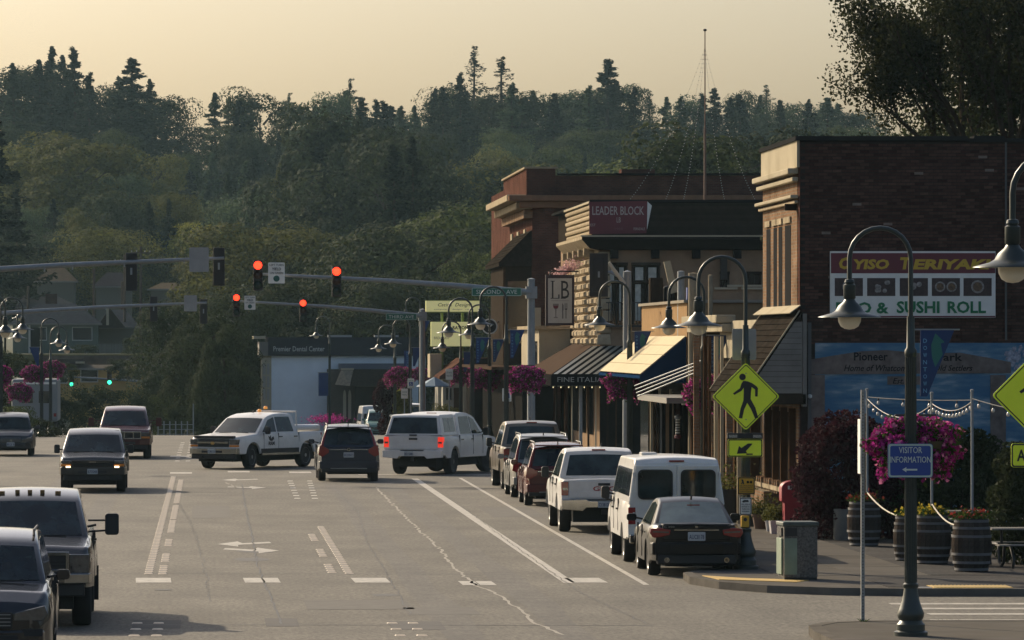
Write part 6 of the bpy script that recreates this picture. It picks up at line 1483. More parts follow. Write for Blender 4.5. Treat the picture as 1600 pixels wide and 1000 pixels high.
# the brick face, each brick a piece of its own
bm_mesh = MB().box(-.097, .097, -.022, .03, -.0285, .0285).mesh('brick', brick_d)
rb = random.Random(4); stuff = MB(); nb = 0; rows_ = 62; z0 = 4.40
rects = [(16.22 - 2.23, 16.22 + 1.52 + .0, 5.02, 6.45)]
allb = []
for j in range(rows_):
    z = z0 + (j + .5) * .0735
    if z > 9.0: break
    x = 13.52 + (.105 if j % 2 else 0)
    while x < 19.4:
        allb.append((x, z)); x += .208
rb.shuffle(allb)
def sgn_cover(x, z): return 14.2 < x < 17.8 and 5.0 < z < 6.45
for x, z in allb:
    dy = rb.uniform(-.006, .006)
    if nb < 290 and not sgn_cover(x, z):
        nb += 1; o = bpy.data.objects.new('brick', bm_mesh); COL.objects.link(o); o.parent = b; o.location = (x - 13.4, dy, z); o.rotation_euler = (rb.uniform(-.02, .02), 0, rb.uniform(-.02, .02))
    else: stuff.box(x - .097, x + .097, 116 + dy - .022, 116.02, z - .0285, z + .0285)
pale = M('brick_pale', (.20, .16, .14), .9, var=.2, scale=8)
for x_, z_ in ((17.45, 8.62), (16.0, 8.25), (14.6, 7.55), (17.6, 8.32), (13.9, 6.9), (14.05, 5.9), (18.3, 7.9), (15.3, 7.1), (18.6, 6.4)): MB().box(x_, x_ + .2, 115.965, 116.0, z_, z_ + .06).build('pale_brick', pale, b, world=True)
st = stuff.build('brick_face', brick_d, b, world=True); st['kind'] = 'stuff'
bx(b, 'corner_pier', brick_2, 13.40, 13.415, 115.96, 123.5, 0, 9.0)
# lower wall with the mural
def mural_mat():
    m = M('mural_paint', (.1, .2, .4), .85); n = m.node_tree.nodes; l = m.node_tree.links; bs = n['Principled BSDF']; tc = [x for x in n if x.type == 'TEX_COORD'][0]
    ns = n.new('ShaderNodeTexNoise'); ns.inputs['Scale'].default_value = 1.1; ns.inputs['Detail'].default_value = 7; mp = n.new('ShaderNodeMapping'); mp.inputs['Scale'].default_value = (1, 1, 4.2); l.new(tc.outputs['Object'], mp.inputs[0]); l.new(mp.outputs[0], ns.inputs['Vector'])
    cr = n.new('ShaderNodeValToRGB'); e = cr.color_ramp.elements; e[0].position = .42; e[0].color = (.070, .17, .28, 1); e[1].position = .70; e[1].color = (.38, .45, .50, 1); e.new(.55).color = (.12, .23, .32, 1); l.new(ns.outputs[0], cr.inputs[0]); l.new(cr.outputs[0], bs.inputs['Base Color'])
    br = n.new('ShaderNodeTexBrick'); br.inputs['Scale'].default_value = 1; br.inputs['Brick Width'].default_value = .21; br.inputs['Row Height'].default_value = .0735; br.inputs['Mortar Size'].default_value = .01
    sp_ = n.new('ShaderNodeSeparateXYZ'); cb = n.new('ShaderNodeCombineXYZ'); l.new(tc.outputs['Object'], sp_.inputs[0]); l.new(sp_.outputs[0], cb.inputs[0]); l.new(sp_.outputs[2], cb.inputs[1]); l.new(cb.outputs[0], br.inputs['Vector'])
    bp = n.new('ShaderNodeBump'); bp.inputs['Strength'].default_value = .7; bp.inputs['Distance'].default_value = .012; bp.invert = True; l.new(br.outputs['Fac'], bp.inputs['Height']); l.new(bp.outputs[0], bs.inputs['Normal']); return m
mu = bx(b, 'mural', mural_mat(), 13.75, 20.5, 115.955, 116.0, .13, 4.44)
mt = M('mural_timber', (.17, .14, .125), .85, var=.3, scale=5, bump=.4)
def Wx(x, D=115.9): return gx(x, D)
def Wz(y, D=115.9): return gz(y, D)
MB().prism([(Wx(1265), Wz(585)), (Wx(1265), Wz(562)), (Wx(1300), Wz(556)), (Wx(1345), Wz(549)), (Wx(1385), Wz(547)), (Wx(1440), Wz(552)), (Wx(1500), Wz(551)), (Wx(1545), Wz(559)), (Wx(1580), Wz(566)), (Wx(1580), Wz(583))][::-1], 115.935, 115.954, 'xz').build('mural_beam', mt, b, world=True)
for x0, x1 in ((1265, 1289), (1548, 1572)): bx(b, 'mural_post', mt, Wx(x0), Wx(x1), 115.93, 115.953, .13, Wz(586))
bx(b, 'mural_plaque', mt, Wx(1387), Wx(1440), 115.938, 115.953, Wz(601), Wz(588))
mi = M('mural_ink', (.018, .018, .022), .8)
def mtext(s, x, y, w, h, **k): return text(s, mi, (Wx(x), 115.932, Wz(y)), w / 69, h / 69, b, 'mural_lettering', ext=.002, **k)
mtext('Pioneer', 1361, 557, 53, 13, bold=.02); mtext('Park', 1484, 558, 40, 12, bold=.02); mtext('Home of Whatcom', 1368, 575, 98, 10, shear=.3, bold=.012); mtext('Old Settlers', 1490, 575, 60, 9, shear=.3, bold=.012); mtext('Est. 18', 1413, 595, 36, 9, shear=.3, bold=.01)
# white blossom painting at the right of the mural, kept as pale painted shapes
wb = M('mural_white', (.30, .32, .38), .85, var=.5, scale=14)
m = MB()
for k in range(60):
    a = rb.uniform(0, 6.28); r = rb.uniform(0, 1); cx, cz = Wx(1588 + 17 * r * math.cos(a)), Wz(560 + 22 * r * math.sin(a)); q = rb.uniform(.03, .07)
    m.add([(cx + q * math.cos(t * 1.257) * (1 if t % 2 else .6), 115.945 - k * .0001, cz + q * math.sin(t * 1.257)) for t in range(5)], [(0, 1, 2, 3, 4)])
m.build('painted_blossom', wb, b, world=True)
bx(b, 'conduit', M('conduit_grey', (.10, .10, .10), .5, .4), 18.05, 18.09, 115.92, 115.96, 4.5, 8.98)
bx(b, 'downpipe', MATS['conduit_grey'], 13.58, 13.66, 115.9, 115.97, .13, 4.9)
# parts of the street side
def Fy(x, X=13.4): return X * F / (x - VX)
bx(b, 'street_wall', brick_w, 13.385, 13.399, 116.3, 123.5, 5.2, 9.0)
MB().box(13.34, 13.40, 115.98, 123.5, 8.42, 9.1).build('parapet_block', cream, b, world=True)
for z0, z1, px in ((8.27, 8.40, .26), (8.10, 8.20, .16), (7.72, 7.80, .20), (7.60, 7.67, .11)): bx(b, 'cornice', stone if px < .15 else cream, 13.4 - px, 13.384, 116.05, 123.7, z0, z1, bevel=.02)
for xa, xb_ in ((1199, 1205), (1210, 1215), (1218, 1223.5), (1228, 1237)):
    w = bx(b, 'window', M('window_dark', (.006, .006, .007), .9, spec=0.02), 13.376, 13.384, Fy(xb_), Fy(xa), 5.22, 7.15)
    bx(b, 'lintel', stone, 13.34, 13.384, Fy(xb_) - .1, Fy(xa) + .1, 7.2, 7.34)
bx(b, 'street_lamp_bracket', dark_w, 13.12, 13.38, 116.4, 116.5, 7.45, 7.60)
# shingled shed roof over the pavement
e0, e1 = Vector((13.38, 0, 5.15)), Vector((12.12, 0, 3.30)); ya, yb = 115.6, 123.4
MB().prism([(13.39, 5.12), (12.14, 3.28), (13.39, 3.28)], ya + .02, yb, 'xz').build('shed_body', dark_w, b, world=True)
nrow = 14; shm = {}
sl = (e1 - e0); Ls = math.hypot(sl.x, sl.z)
for j in range(nrow):
    f0 = j / nrow; f1 = (j + 1.25) / nrow; p = e0 + sl * f0; q = e0 + sl * f1; n_ = Vector((-abs(sl.z), 0, abs(sl.x))).normalized()
    for k in range(14):
        y0 = ya + (yb - ya) * k / 14; y1 = ya + (yb - ya) * (k + 1) / 14 - .012; d0 = .012; d1 = .042
        vs = [(p.x + n_.x * d0, y0, p.z + n_.z * d0), (p.x + n_.x * d0, y1, p.z + n_.z * d0), (q.x + n_.x * d1, y1, q.z + n_.z * d1), (q.x + n_.x * d1, y0, q.z + n_.z * d1)]
        vs += [(x - n_.x * .012, y, z - n_.z * .012) for x, y, z in vs]
        MB().add(vs, [(0, 1, 2, 3), (7, 6, 5, 4), (0, 4, 5, 1), (1, 5, 6, 2), (2, 6, 7, 3), (3, 7, 4, 0)]).build('shingle', shingle, b, world=True)
MB().tube([(e0.x - .02, ya, e0.z + .02), (e1.x - .02, ya, e1.z + .02)], .018, 6).build('roof_edge', cream, b, world=True); MB().tube([(e0.x - .02, yb, e0.z + .02), (e1.x - .02, yb, e1.z + .02)], .018, 6).build('roof_edge', cream, b, world=True)
MB().quadp((13.39, ya, 5.28), (13.39, yb, 5.28), (13.14, yb, 5.10), (13.14, ya, 5.10), .02).build('flashing', cream, b, world=True)
# siding boards closing the end of the shed roof
for j in range(15):
    z = 3.30 + j * .125; xl = 12.14 + (13.40 - 12.14) * (z + .11 - 3.28) / 1.85
    if xl > 13.3: break
    MB().prism([(xl - .07 if z < 9 else xl, z), (13.42, z), (13.42, z + .118), (xl, z + .118)], ya - .01, ya + .018, 'xz').build('siding_board', wallgrey, b, world=True)
bx(b, 'corner_board', wallgrey, 13.43, 13.52, ya - .02, ya + .3, 3.0, 5.1)
bx(b, 'soffit_beam', dark_w, 12.15, 13.5, ya - .02, ya + .1, 3.05, 3.28); bx(b, 'soffit_beam', dark_w, 12.12, 12.3, ya + .1, yb, 3.05, 3.28)
MB().lathe([(0, 0), (.05, .02), (.05, .08), (0, .1)], 10, (13.62, 115.86, 3.18)).build('security_camera', wht, b, world=True)
# lower street front: piers, windows, low brick sill wall
bx(b, 'lower_wall', brick_w, 13.37, 13.40, 115.97, 123.4, .1, 3.05)
for k, y in enumerate((116.6, 118.3, 120.0, 121.7)):
    w = bx(b, 'shop_window', dglass, 13.33, 13.368, y, y + 1.2, 1.15, 2.85); bx(b, 'window_post', brown_t, 13.22, 13.369, y - .12, y, 1.0, 2.95); bx(b, 'window_sill', stone, 13.12, 13.369, y - .2, y + 1.35, 1.02, 1.12)
    for q in range(3): bx(b, 'baluster', brick_w, 13.14, 13.3, y + q * .45, y + q * .45 + .16, .95, 1.25)
bx(b, 'low_wall', brick_w, 12.95, 13.36, 119.3, 123.3, .13, .98)
bx(b, 'white_post', cream, 12.6, 12.68, 121.9, 121.98, .13, 3.1)
# wall sign
s = plate_sign('restaurant_sign', 'OYISO TERIYAKI and sushi roll signboard on the dark brick wall', (Wx(1426)), 115.86, Wz(444.5), 258 / 69., 104 / 69., wht, r=.01, th=.08)
u = 1 / 69.0
def SB(t, name, mat, x0, x1, y0, y1, d=.004, e=0):   # photo pixels on the board
    return MB().box((x0 - 1426) * u, (x1 - 1426) * u, -d - e, -e, (444.5 - y1) * u, (444.5 - y0) * u).build(name, mat, t)
SB(s, 'red_band', burg, 1298, 1554.5, 395.5, 427); SB(s, 'bottom_line', burg, 1298, 1554.5, 493.5, 496)
yel = M('letters_yellow', (.55, .36, .03), .5); dgr = M('letters_green', (.005, .16, .06), .5)
def sw(s_, mat, x, y, w, h, **k): me = text(s_, mat, ((x - 1426) * u, -.012, (444.5 - y) * u), w * u, h * u, s, world=False, **k)
sw('O', yel, 1320.5, 411.5, 20, 19, bold=.045, shear=.15); sw('YISO', yel, 1361, 413, 56, 16, bold=.045, shear=.15); sw('T', yel, 1415, 411.5, 18, 19, bold=.045, shear=.15); sw('ERIYAKI', yel, 1487, 413, 122, 16, bold=.045, shear=.15)
sw('PHO &', dgr, 1347, 481, 82, 18, bold=.03); sw('SUSHI', dgr, 1434, 480, 67, 19, bold=.03); sw('ROLL', dgr, 1510, 480, 60, 19, bold=.03)
food = M('photo_dark', (.045, .025, .022), .5, var=.6, scale=12); dish = M('dish_pale', (.24, .22, .20), .5, var=.6, scale=14); dish2 = M('dish_food', (.12, .07, .035), .5, var=.7, scale=18)
for k, xc in enumerate((1326, 1376.5, 1427.5, 1477.5, 1527)):
    p = SB(s, 'food_photo', food, xc - 22, xc + 22, 434.5, 462.5)
    for q in range([1, 7, 4, 2, 1][k]):
        dx = [0, 0, 0, (-9, 9), 0][k][q] if k == 3 else (0 if k in (0, 4) else rb.uniform(-14, 14)); dz = 0 if k in (0, 3, 4) else rb.uniform(-7, 7); rr = [.15, .05, .06, .12, .15][k]
        MB().lathe([(0, -.004), (rr * .8, -.004), (rr, 0)], 14, ((xc + dx - 1426) * u, -.005 - q * .001, (444.5 - 448 + dz) * u), axis='y').build('plate', dish, p)
        if rr > .08: MB().lathe([(0, -.003), (rr * .7, -.003), (rr * .72, 0)], 12, ((xc + dx - 1426) * u, -.011 - q * .001, (444.5 - 448 + dz) * u), axis='y').build('food', dish2, p)

# ================= 2. low shops between the brick building and the junction
b = bld('shop_building', 'low shop row with cream cornice behind the pedestrian sign', 13.4, 123.6, 0)
bx(b, 'wall', brick_d if False else dark_w, 13.4, 26, 123.6, 143, .1, 4.9); bx(b, 'roof', roofing, 13.5, 26, 123.6, 143, 4.9, 4.95)
bx(b, 'fascia', cream, 13.30, 13.395, 123.65, 133, 4.05, 5.0); bx(b, 'cornice', cream, 12.9, 13.395, 130, 139.5, 4.95, 5.15, bevel=.02); bx(b, 'cornice', cream, 13.05, 13.395, 130, 139.5, 4.72, 4.93, bevel=.02)
me, tw, th = text_mesh('DEPOT', ink, 0, .01, .002)
o = bpy.data.objects.new('fascia_lettering', text_mesh('D', ink, 0, .01, .002)[0]); COL.objects.link(o); o.parent = b; o.rotation_euler = (R(90), 0, R(-90)); o.scale = (1.2, .5, 1); o.location = (13.29 - 13.4, 126 - 123.6, 4.5)
for k in range(9):
    y = 124.4 + k * 1.9
    bx(b, 'pier', brick_w if k % 2 else brown_t, 13.18, 13.395, y, y + .35, .13, 3.9)
    bx(b, 'shop_window', dglass, 13.36, 13.398, y + .45, y + 1.75, .6, 2.9); bx(b, 'window_frame', brown_t if k % 2 else cream, 13.3, 13.398, y + .42, y + .48, .5, 3.0)
for x, D, r, mt_ in ((1102, 128.5, .05, brown_t), (1088, 131, .07, brick_w), (1119, 127, .05, cream), (1109, 127.8, .04, brown_t), (1128, 126.5, .04, cream)): bx(b, 'post', mt_, gx(x, D) - r, gx(x, D) + r, D - r, D + r, .13, 4.6)
bx(b, 'side_wall', M('brick_face_far', (.09, .04, .03), .9, var=.2, scale=5), 13.6, 26, 142.9, 143.0, .1, 4.9)
# tan stucco shop with blue and cream awning
b = bld('shop_building', 'tan stucco shop with blue and cream awning before the junction', 13.4, 143.2, 0)
bx(b, 'wall', tan, 13.4, 26, 143.2, 158.2, .1, 5.55); bx(b, 'parapet_cap', M('cap_pale', (.28, .25, .20), .7), 13.3, 26, 143.1, 158.3, 5.56, 5.64)
sf_ = M('shopfront_dark', (.018, .017, .016), .6, var=.3, scale=2); bx(b, 'ground_floor_shade_front', sf_, 13.36, 13.395, 143.05, 158.1, .13, 3.34); bx(b, 'ground_floor_shade_side', sf_, 12.6, 26, 143.02, 143.18, .13, 2.84)  # dark shopfront sheets paint in the shade under the canopy
for k in range(4): bx(b, 'display_window', dglass, 13.33, 13.359, 144 + k * 3.6, 147 + k * 3.6, .7, 2.9); bx(b, 'window_mullion', cream, 13.30, 13.359, 143.8 + k * 3.6, 143.92 + k * 3.6, .3, 3.1)
aw = M('awning_blue', (.012, .035, .085), .75, var=.1, scale=3); ac = M('awning_cream', (.55, .48, .33), .7, var=.06, scale=3)
for k in range(10):
    y0 = 143.3 + k * 1.49; y1 = y0 + 1.47
    for j in range(4):
        f0, f1 = j / 4, (j + 1) / 4 - .01; A = Vector((13.38, 0, 4.62)); Bv = Vector((12.1, 0, 3.55)); p = A.lerp(Bv, f0); q = A.lerp(Bv, f1)
        MB().quadp((p.x, y0, p.z), (q.x, y0, q.z), (q.x, y1, q.z), (p.x, y1, p.z), -.02).build('awning_panel', ac, b, world=True)
for y in (143.28, 158.2): MB().prism([(13.38, 4.6), (12.1, 3.53), (12.1, 3.32), (13.38, 3.32)], y - .02, y, 'xz').build('awning_end', aw, b, world=True)
bx(b, 'awning_valance', aw, 12.08, 12.1, 143.28, 158.2, 3.44, 3.53)
for k in range(4): MB().tube([(11.75 + k * .05, 141 + k * .3, 3.25 - .1 * k), (13.35, 137.5 + k * .3, 4.0 - .1 * k)], .02, 6).build('canopy_rod', steel, b, world=True)
bx(b, 'flat_canopy', M('canopy_grey', (.16, .15, .13), .6, .2), 12.0, 13.39, 134, 143, 2.85, 3.0); bx(b, 'canopy_light', M('fluorescent', (.7, .68, .6), .4), 12.5, 13.1, 134.8, 135.2, 2.80, 2.85)
bx(b, 'canopy_edge', cream, 12.7, 13.39, 133.8, 133.99, 2.84, 3.02)
for x, w, mt_ in ((1016, 4, cream), (1024, 2, brown_t), (1031, 3, steel), (1040, 5, tan), (1050, 2, cream), (1055, 7, brown_t), (1066, 3, dark_w), (1076, 2, cream), (1085, 4, tan), (1093, 3, brown_t)):
    D = 143.0; bx(b, 'shop_post', mt_, gx(x, D), gx(x + w, D), D - .08, D + .0, .13, 2.85)
bx(b, 'shop_window', dglass, 12.3, 13.39, 143.12, 143.19, .4, 2.8)
# barber pole
t = thing('barber_pole', 'small striped barber pole under the flat canopy', 'barber pole', (gx(1059, 141.5), 141.5, gz(686, 141.5)))
MB().lathe([(.0, 0), (.09, .02), (.09, .1), (.06, .12)], 12).build('lower_cap', burg, t); MB().lathe([(.06, .55), (.09, .57), (.09, .64), (0, .68)], 12).build('upper_cap', steel, t)
for k in range(6): MB().lathe([(.062, .12 + k * .072), (.062, .12 + k * .072 + .036)], 12, cap=False).build('dark_stripe', ink, t); MB().lathe([(.062, .156 + k * .072), (.062, .192 + k * .072)], 12, cap=False).build('pale_stripe', wht, t)
# poles beside it
def pole_t(px, D, ytop, r, mat, label, arm=False, name='utility_pole', zb=None, cat='utility pole'):
    X = gx(px, D); z0 = (road_z(D) if D < 450 else ground_z(X, D)) if zb is None else zb; t = thing(name, label, cat, (X, D, z0)); H = gz(ytop, D) - z0
    MB().lathe([(r * 1.1, 0), (r, H), (0, H + .02)], 10).build('shaft', mat, t, smooth=40)
    if arm:
        MB().box(-1.0, 1.0, -.06, .06, H - .7, H - .56).build('crossarm', mat, t)
        for s in (-.9, -.4, .4, .9): MB().lathe([(.03, 0), (.05, .06), (.03, .16)], 6, (s, 0, H - .56)).build('insulator', steel, t)
    return t
pole_t(1064, 146, 424, .10, steel, 'grey steel pole rising before the tan shop, beside a cream post', name='steel_pole', cat='pole')
pole_t(1083, 140, 427, .13, M('pole_cream', (.28, .24, .17), .8, var=.2, scale=4), 'cream timber post right of the grey steel pole', name='timber_post', cat='post')
pole_t(1110, 139, 430, .06, M('pole_cream', (.3, .3, .3)), 'thin cream post between lamp arches before the brown wall', name='timber_post', cat='post')
# cream panel and junk on the shop roof
t = thing('roof_panel', 'cream tilted panel standing on the tan shop roof', 'panel', (gx(1048, 157), 157, 5.64)); MB().prism([(.0, .30), (.22, .36), (-.02, 1.32), (-.22, 1.28)], -.06, .06, 'xz').build('panel', cream, t); MB().box(.02, .12, -.05, .05, 0, .34).build('foot', dark_w, t)
t = thing('roof_clutter', 'dark chairs and boxes heaped on the tan shop roof', 'roof clutter', (gx(1040, 157.5), 157.5, 5.64)); MB().box(-.5, -.1, -.3, .3, 0, .8).build('box', dark_w, t, bevel=.03); MB().box(-.05, .25, -.3, .3, 0, .55).build('box', trim, t, bevel=.08); MB().lathe([(0, 0), (.18, .1), (.12, .35), (0, .4)], 10, (.4, 0, 0)).build('fan', brown_t, t); MB().box(.65, 1.0, -.2, .2, 0, .5).build('blue_bin', sblue, t)

# ================= 3. Leader Block corner building
Y0 = 200.0
b = bld('leader_block', 'corner building with burgundy LEADER BLOCK banner and dark wooden cornice', 15.3, Y0, 0)
bx(b, 'wall', M('painted_wall_brown', (.27, .19, .125), .85, var=.15, scale=1.6, bump=.2, dirt=(.19, .135, .095), dscale=.5), 15.3, 26, Y0, 222, 0, 8.55)
bx(b, 'upper_wall', dark_w, 15.2, 26, Y0 - .1, 222, 8.55, 9.9)
for k in range(11): bx(b, 'siding_board', dark_w, 14.98, 25.9, Y0 - .20 + .0 * k, Y0 - .11, 8.62 + k * .116, 8.62 + k * .116 + .104)
bx(b, 'roof_coping', M('coping_dark', (.02, .02, .02), .6), 14.9, 26, Y0 - .26, 222, 9.92, 10.02)
# cornice: overhang with brackets
MB().prism([(-.75, 8.58), (-.75, 8.46), (-.60, 8.30), (-.45, 8.12), (0, 8.05), (0, 8.58)], 14.6, 25.9, 'yz').build('cornice', M('cornice_dark', (.018, .017, .017), .6, var=.2, scale=3), None) if False else None
m = MB(); prof = [(.75, 8.58), (.75, 8.46), (.60, 8.30), (.42, 8.12), (.05, 8.05)]
vs = []; 
for o_, z in prof: vs += [(15.3 - o_, Y0 - o_, z)]
m = MB(); cd = M('cornice_dark', (.018, .017, .017), .6, var=.2, scale=3)
for (o0, z0_), (o1, z1_) in zip(prof, prof[1:]):
    m.add([(26, Y0 - o0, z0_), (15.3 - o0, Y0 - o0, z0_), (15.3 - o1, Y0 - o1, z1_), (26, Y0 - o1, z1_)], [(0, 1, 2, 3)])
m.add([(26, Y0, 8.58), (26, Y0 - .75, 8.58), (14.55, Y0 - .75, 8.58), (15.3, Y0, 8.58)], [(0, 1, 2, 3)]); m.build('cornice', cd, b, world=True)
bx(b, 'cornice_trim', cream, 14.5, 26, Y0 - .80, Y0 - .75, 8.56, 8.62)
m = MB()
for (o0, z0_), (o1, z1_) in zip(prof, prof[1:]): m.add([(15.3 - o0, Y0 - o0, z0_), (15.3 - o0, 214, z0_), (15.3 - o1, 214, z1_), (15.3 - o1, Y0 - o1, z1_)], [(0, 1, 2, 3)])
m.add([(14.55, Y0 - .75, 8.58), (14.55, 214, 8.58), (15.3, 214, 8.58), (15.3, Y0, 8.58)], [(0, 1, 2, 3)]); m.build('street_cornice', stone, b, world=True)
for k in range(5): bx(b, 'street_bracket', stone, 14.75, 15.28, 201 + k * 3, 201.4 + k * 3, 7.85, 8.15, bevel=.03)
for k in range(7): MB().prism([(0, 8.05), (.45, 8.05), (.30, 7.80), (.05, 7.6)][::-1], 15.8 + k * 1.5, 16.1 + k * 1.5, 'xz') if False else MB().box(15.7 + k * 1.6, 16.0 + k * 1.6, Y0 - .42, Y0 - .01, 7.72, 8.06, ty=-.0).build('bracket', cd, b, world=True)
# street side parapet in pale rolled boards
for k in range(6): bx(b, 'parapet_roll', stone, 14.96 - (k % 2) * .05, 15.2, Y0 - .05, 213.8, 8.66 + k * .20, 8.66 + k * .20 + .17, bevel=.06)
bx(b, 'parapet_cap', cream, 14.86, 15.22, Y0 - .18, 213.9, 9.88, 9.96)
# rusticated stone blocks on the street side
rb2 = random.Random(8)
for j in range(12):
    z = 4.35 + j * .315; y = Y0 + .05 + (.35 if j % 2 else 0)
    while y < 213.4:
        wd_ = 1.5 if (y < 212) else 1.2; e = rb2.uniform(.10, .2)
        m = MB(); m.add([(15.29, y, z), (15.29, y + wd_ - .05, z), (15.29, y + wd_ - .05, z + .29), (15.29, y, z + .29), (15.29 - e, y + .22, z + .07), (15.29 - e, y + wd_ - .3, z + .07), (15.29 - e, y + wd_ - .3, z + .22), (15.29 - e, y + .22, z + .22)],
            [(4, 7, 6, 5), (0, 4, 5, 1), (1, 5, 6, 2), (2, 6, 7, 3), (3, 7, 4, 0)]); m.build('stone_block', stone, b, world=True); y += wd_
for k in range(8): # stacked stones turning the corner
    MB().box(15.16, 15.75, Y0 - .12, Y0 - .005, 4.35 + k * .46, 4.35 + k * .46 + .42, tx=.05).build('corner_stone', stone, b, world=True, bevel=.05)
# windows with curtains and railings on the side wall
for x0, x1 in ((950, 977), (990, 1028), (1128, 1136), (1170, 1186)):
    small = x0 > 1100; z1 = 7.45 if not small else 7.1; z0_ = 5.15 if not small else 6.6; X0, X1 = gx(x0, Y0), gx(x1, Y0)
    w = bx(b, 'window', dglass, X0, X1, Y0 - .012, Y0 - .002, z0_, z1)
    for a, c in ((X0 - .08, X0), (X1, X1 + .08), ((X0 + X1) / 2 - .04, (X0 + X1) / 2 + .04)): bx(b, 'window_frame', dark_w, a, c, Y0 - .07, Y0 - .013, z0_, z1 + .08)
    bx(b, 'window_head', dark_w, X0 - .1, X1 + .1, Y0 - .09, Y0 - .071, z1 - .0, z1 + .12)
    if not small:
        bx(b, 'transom', dark_w, X0, X1, Y0 - .06, Y0 - .013, 6.75, 6.85)
        for a, c in (((X0 + .06), (X0 + X1) / 2 - .1), ((X0 + X1) / 2 + .1, X1 - .06)): bx(b, 'curtain', curtain, a, c - .1, Y0 - .02, Y0 - .013, 5.3, 6.72); bx(b, 'curtain', curtain, a, c, Y0 - .02, Y0 - .013, 6.88, 7.38)
        bx(b, 'railing', trim, X0 - .1, X1 + .1, Y0 - .32, Y0 - .29, 5.98, 6.02); bx(b, 'balcony_floor', trim, X0 - .1, X1 + .1, Y0 - .34, Y0 - .1, 5.05, 5.12)
        for k in range(8): xx = X0 + (X1 - X0) * k / 7; bx(b, 'rail_bar', trim, xx - .012, xx + .012, Y0 - .315, Y0 - .295, 5.12, 5.98)
    else: bx(b, 'window_sill', cream, X0 - .3, X1 + .4, Y0 - .12, Y0 - .013, z0_ - .08, z0_)
bx(b, 'duct', trim, gx(1125, Y0), gx(1135, Y0), Y0 - .3, Y0 - .02, 6.9, 7.7); bx(b, 'pipe', cream, gx(1136, Y0), gx(1190, Y0), Y0 - .1, Y0 - .04, 6.62, 6.70)
# banner
t = thing('building_banner', 'burgundy LEADER BLOCK banner hung on the dark parapet corner', 'banner', (gx(966, 199.6), 199.62, gz(339.5, 199.6)))
MB().add([(-1.13, 0, -.66), (1.10, 0, -.62), (1.14, 0, .64), (-1.13, 0, .60), (-1.13, .03, -.66), (1.10, .03, -.62), (1.14, .03, .64), (-1.13, .03, .60)], [(0, 1, 2, 3), (7, 6, 5, 4), (0, 4, 5, 1), (1, 5, 6, 2), (2, 6, 7, 3), (3, 7, 4, 0)]).build('cloth', burg, t)
MB().add([(1.14, -.0, .62), (1.32, .1, .46), (1.12, .0, -.5)], [(0, 1, 2)]).build('folded_corner', wht, t)
bt = M('banner_text', (.42, .36, .34), .6)
words(t, 'LEADER BLOCK', bt, 0, .26, 2.02, .34, bold=.01); words(t, 'LB', bt, .02, -.10, .16, .2); words(t, '1903', M('banner_text_dim', (.22, .08, .09), .6), .02, -.45, .3, .09); words(t, 'FERNDALE', bt, .82, -.45, .44, .1); words(t, 'EST', bt, -.98, -.3, .2, .1)
# LB projecting sign
D = 206.; s_ = F / D
t = thing('projecting_sign', 'framed white LB wine glass and cutlery sign projecting from the corner building', 'sign', (gx(875, D), D, gz(469, D)))
MB().box(-.58, .58, 0, .16, -1.02, 1.02).build('frame', M('frame_plum', (.030, .014, .022), .5), t, bevel=.01); MB().box(-.48, .48, -.012, 0, -.92, .88).build('board', M('board_white', (.46, .45, .42), .6, var=.08, scale=3), t)
sk = M('sign_ink', (.03, .03, .035), .6); gd = M('sign_grey', (.22, .2, .19), .6); wine = M('wine_red', (.16, .02, .04), .5)
def serif(x, z, w, h, letter):
    if letter == 'L':
        for a in ((x - w / 2 + .05, x - w / 2 + .115, z - h / 2, z + h / 2), (x - w / 2, x + w / 2 - .02, z - h / 2, z - h / 2 + .03), (x - w / 2, x - w / 2 + .17, z + h / 2 - .03, z + h / 2), (x + w / 2 - .05, x + w / 2, z - h / 2, z - h / 2 + .17)): MB().box(a[0], a[1], -.02, -.012, a[2], a[3]).build('letter', sk, t)
    else:
        MB().box(x - w / 2, x - w / 2 + .12, -.02, -.012, z - h / 2, z - h / 2 + .03).build('letter', sk, t); MB().box(x - w / 2, x - w / 2 + .12, -.02, -.012, z + h / 2 - .03, z + h / 2).build('letter', sk, t)
        text('B', sk, (x + .01, -.014, z), w * .95, h, t, 'letter', world=False)
serif(-.20, .42, .36, .72, 'L'); serif(.20, .42, .34, .72, 'B'); MB().box(-.36, .36, -.018, -.012, -.03, -.015).build('rule', gd, t)
gz_ = [(-.115, -.14), (-.12, -.22), (-.09, -.32), (-.03, -.37), (-.018, -.66), (-.09, -.70), (-.09, -.72), (.09, -.72), (.09, -.70), (.018, -.66), (.03, -.37), (.09, -.32), (.12, -.22), (.115, -.14)]
MB().prism([(-.17 + a, c) for a, c in gz_], -.018, -.012, 'xz').build('wine_glass', gd, t); MB().prism([(-.27, -.22), (-.25, -.31), (-.17, -.35), (-.09, -.31), (-.07, -.22)], -.022, -.018, 'xz').build('wine', wine, t)
MB().prism([(.10, -.12), (.135, -.2), (.135, -.4), (.125, -.42), (.13, -.74), (.095, -.74), (.095, -.12)], -.018, -.012, 'xz').build('knife', sk, t)
m = MB(); m.box(.225, .255, -.018, -.012, -.74, -.38); m.box(.19, .29, -.018, -.012, -.38, -.34)
for q in (.19, .233, .275): m.box(q, q + .016, -.018, -.012, -.34, -.12)
m.build('fork', sk, t); MB().tube([(-.4, .08, 1.02), (-.4, .08, 1.16), (.75, .08, 1.16)], .03, 6).build('hanger', trim, t)
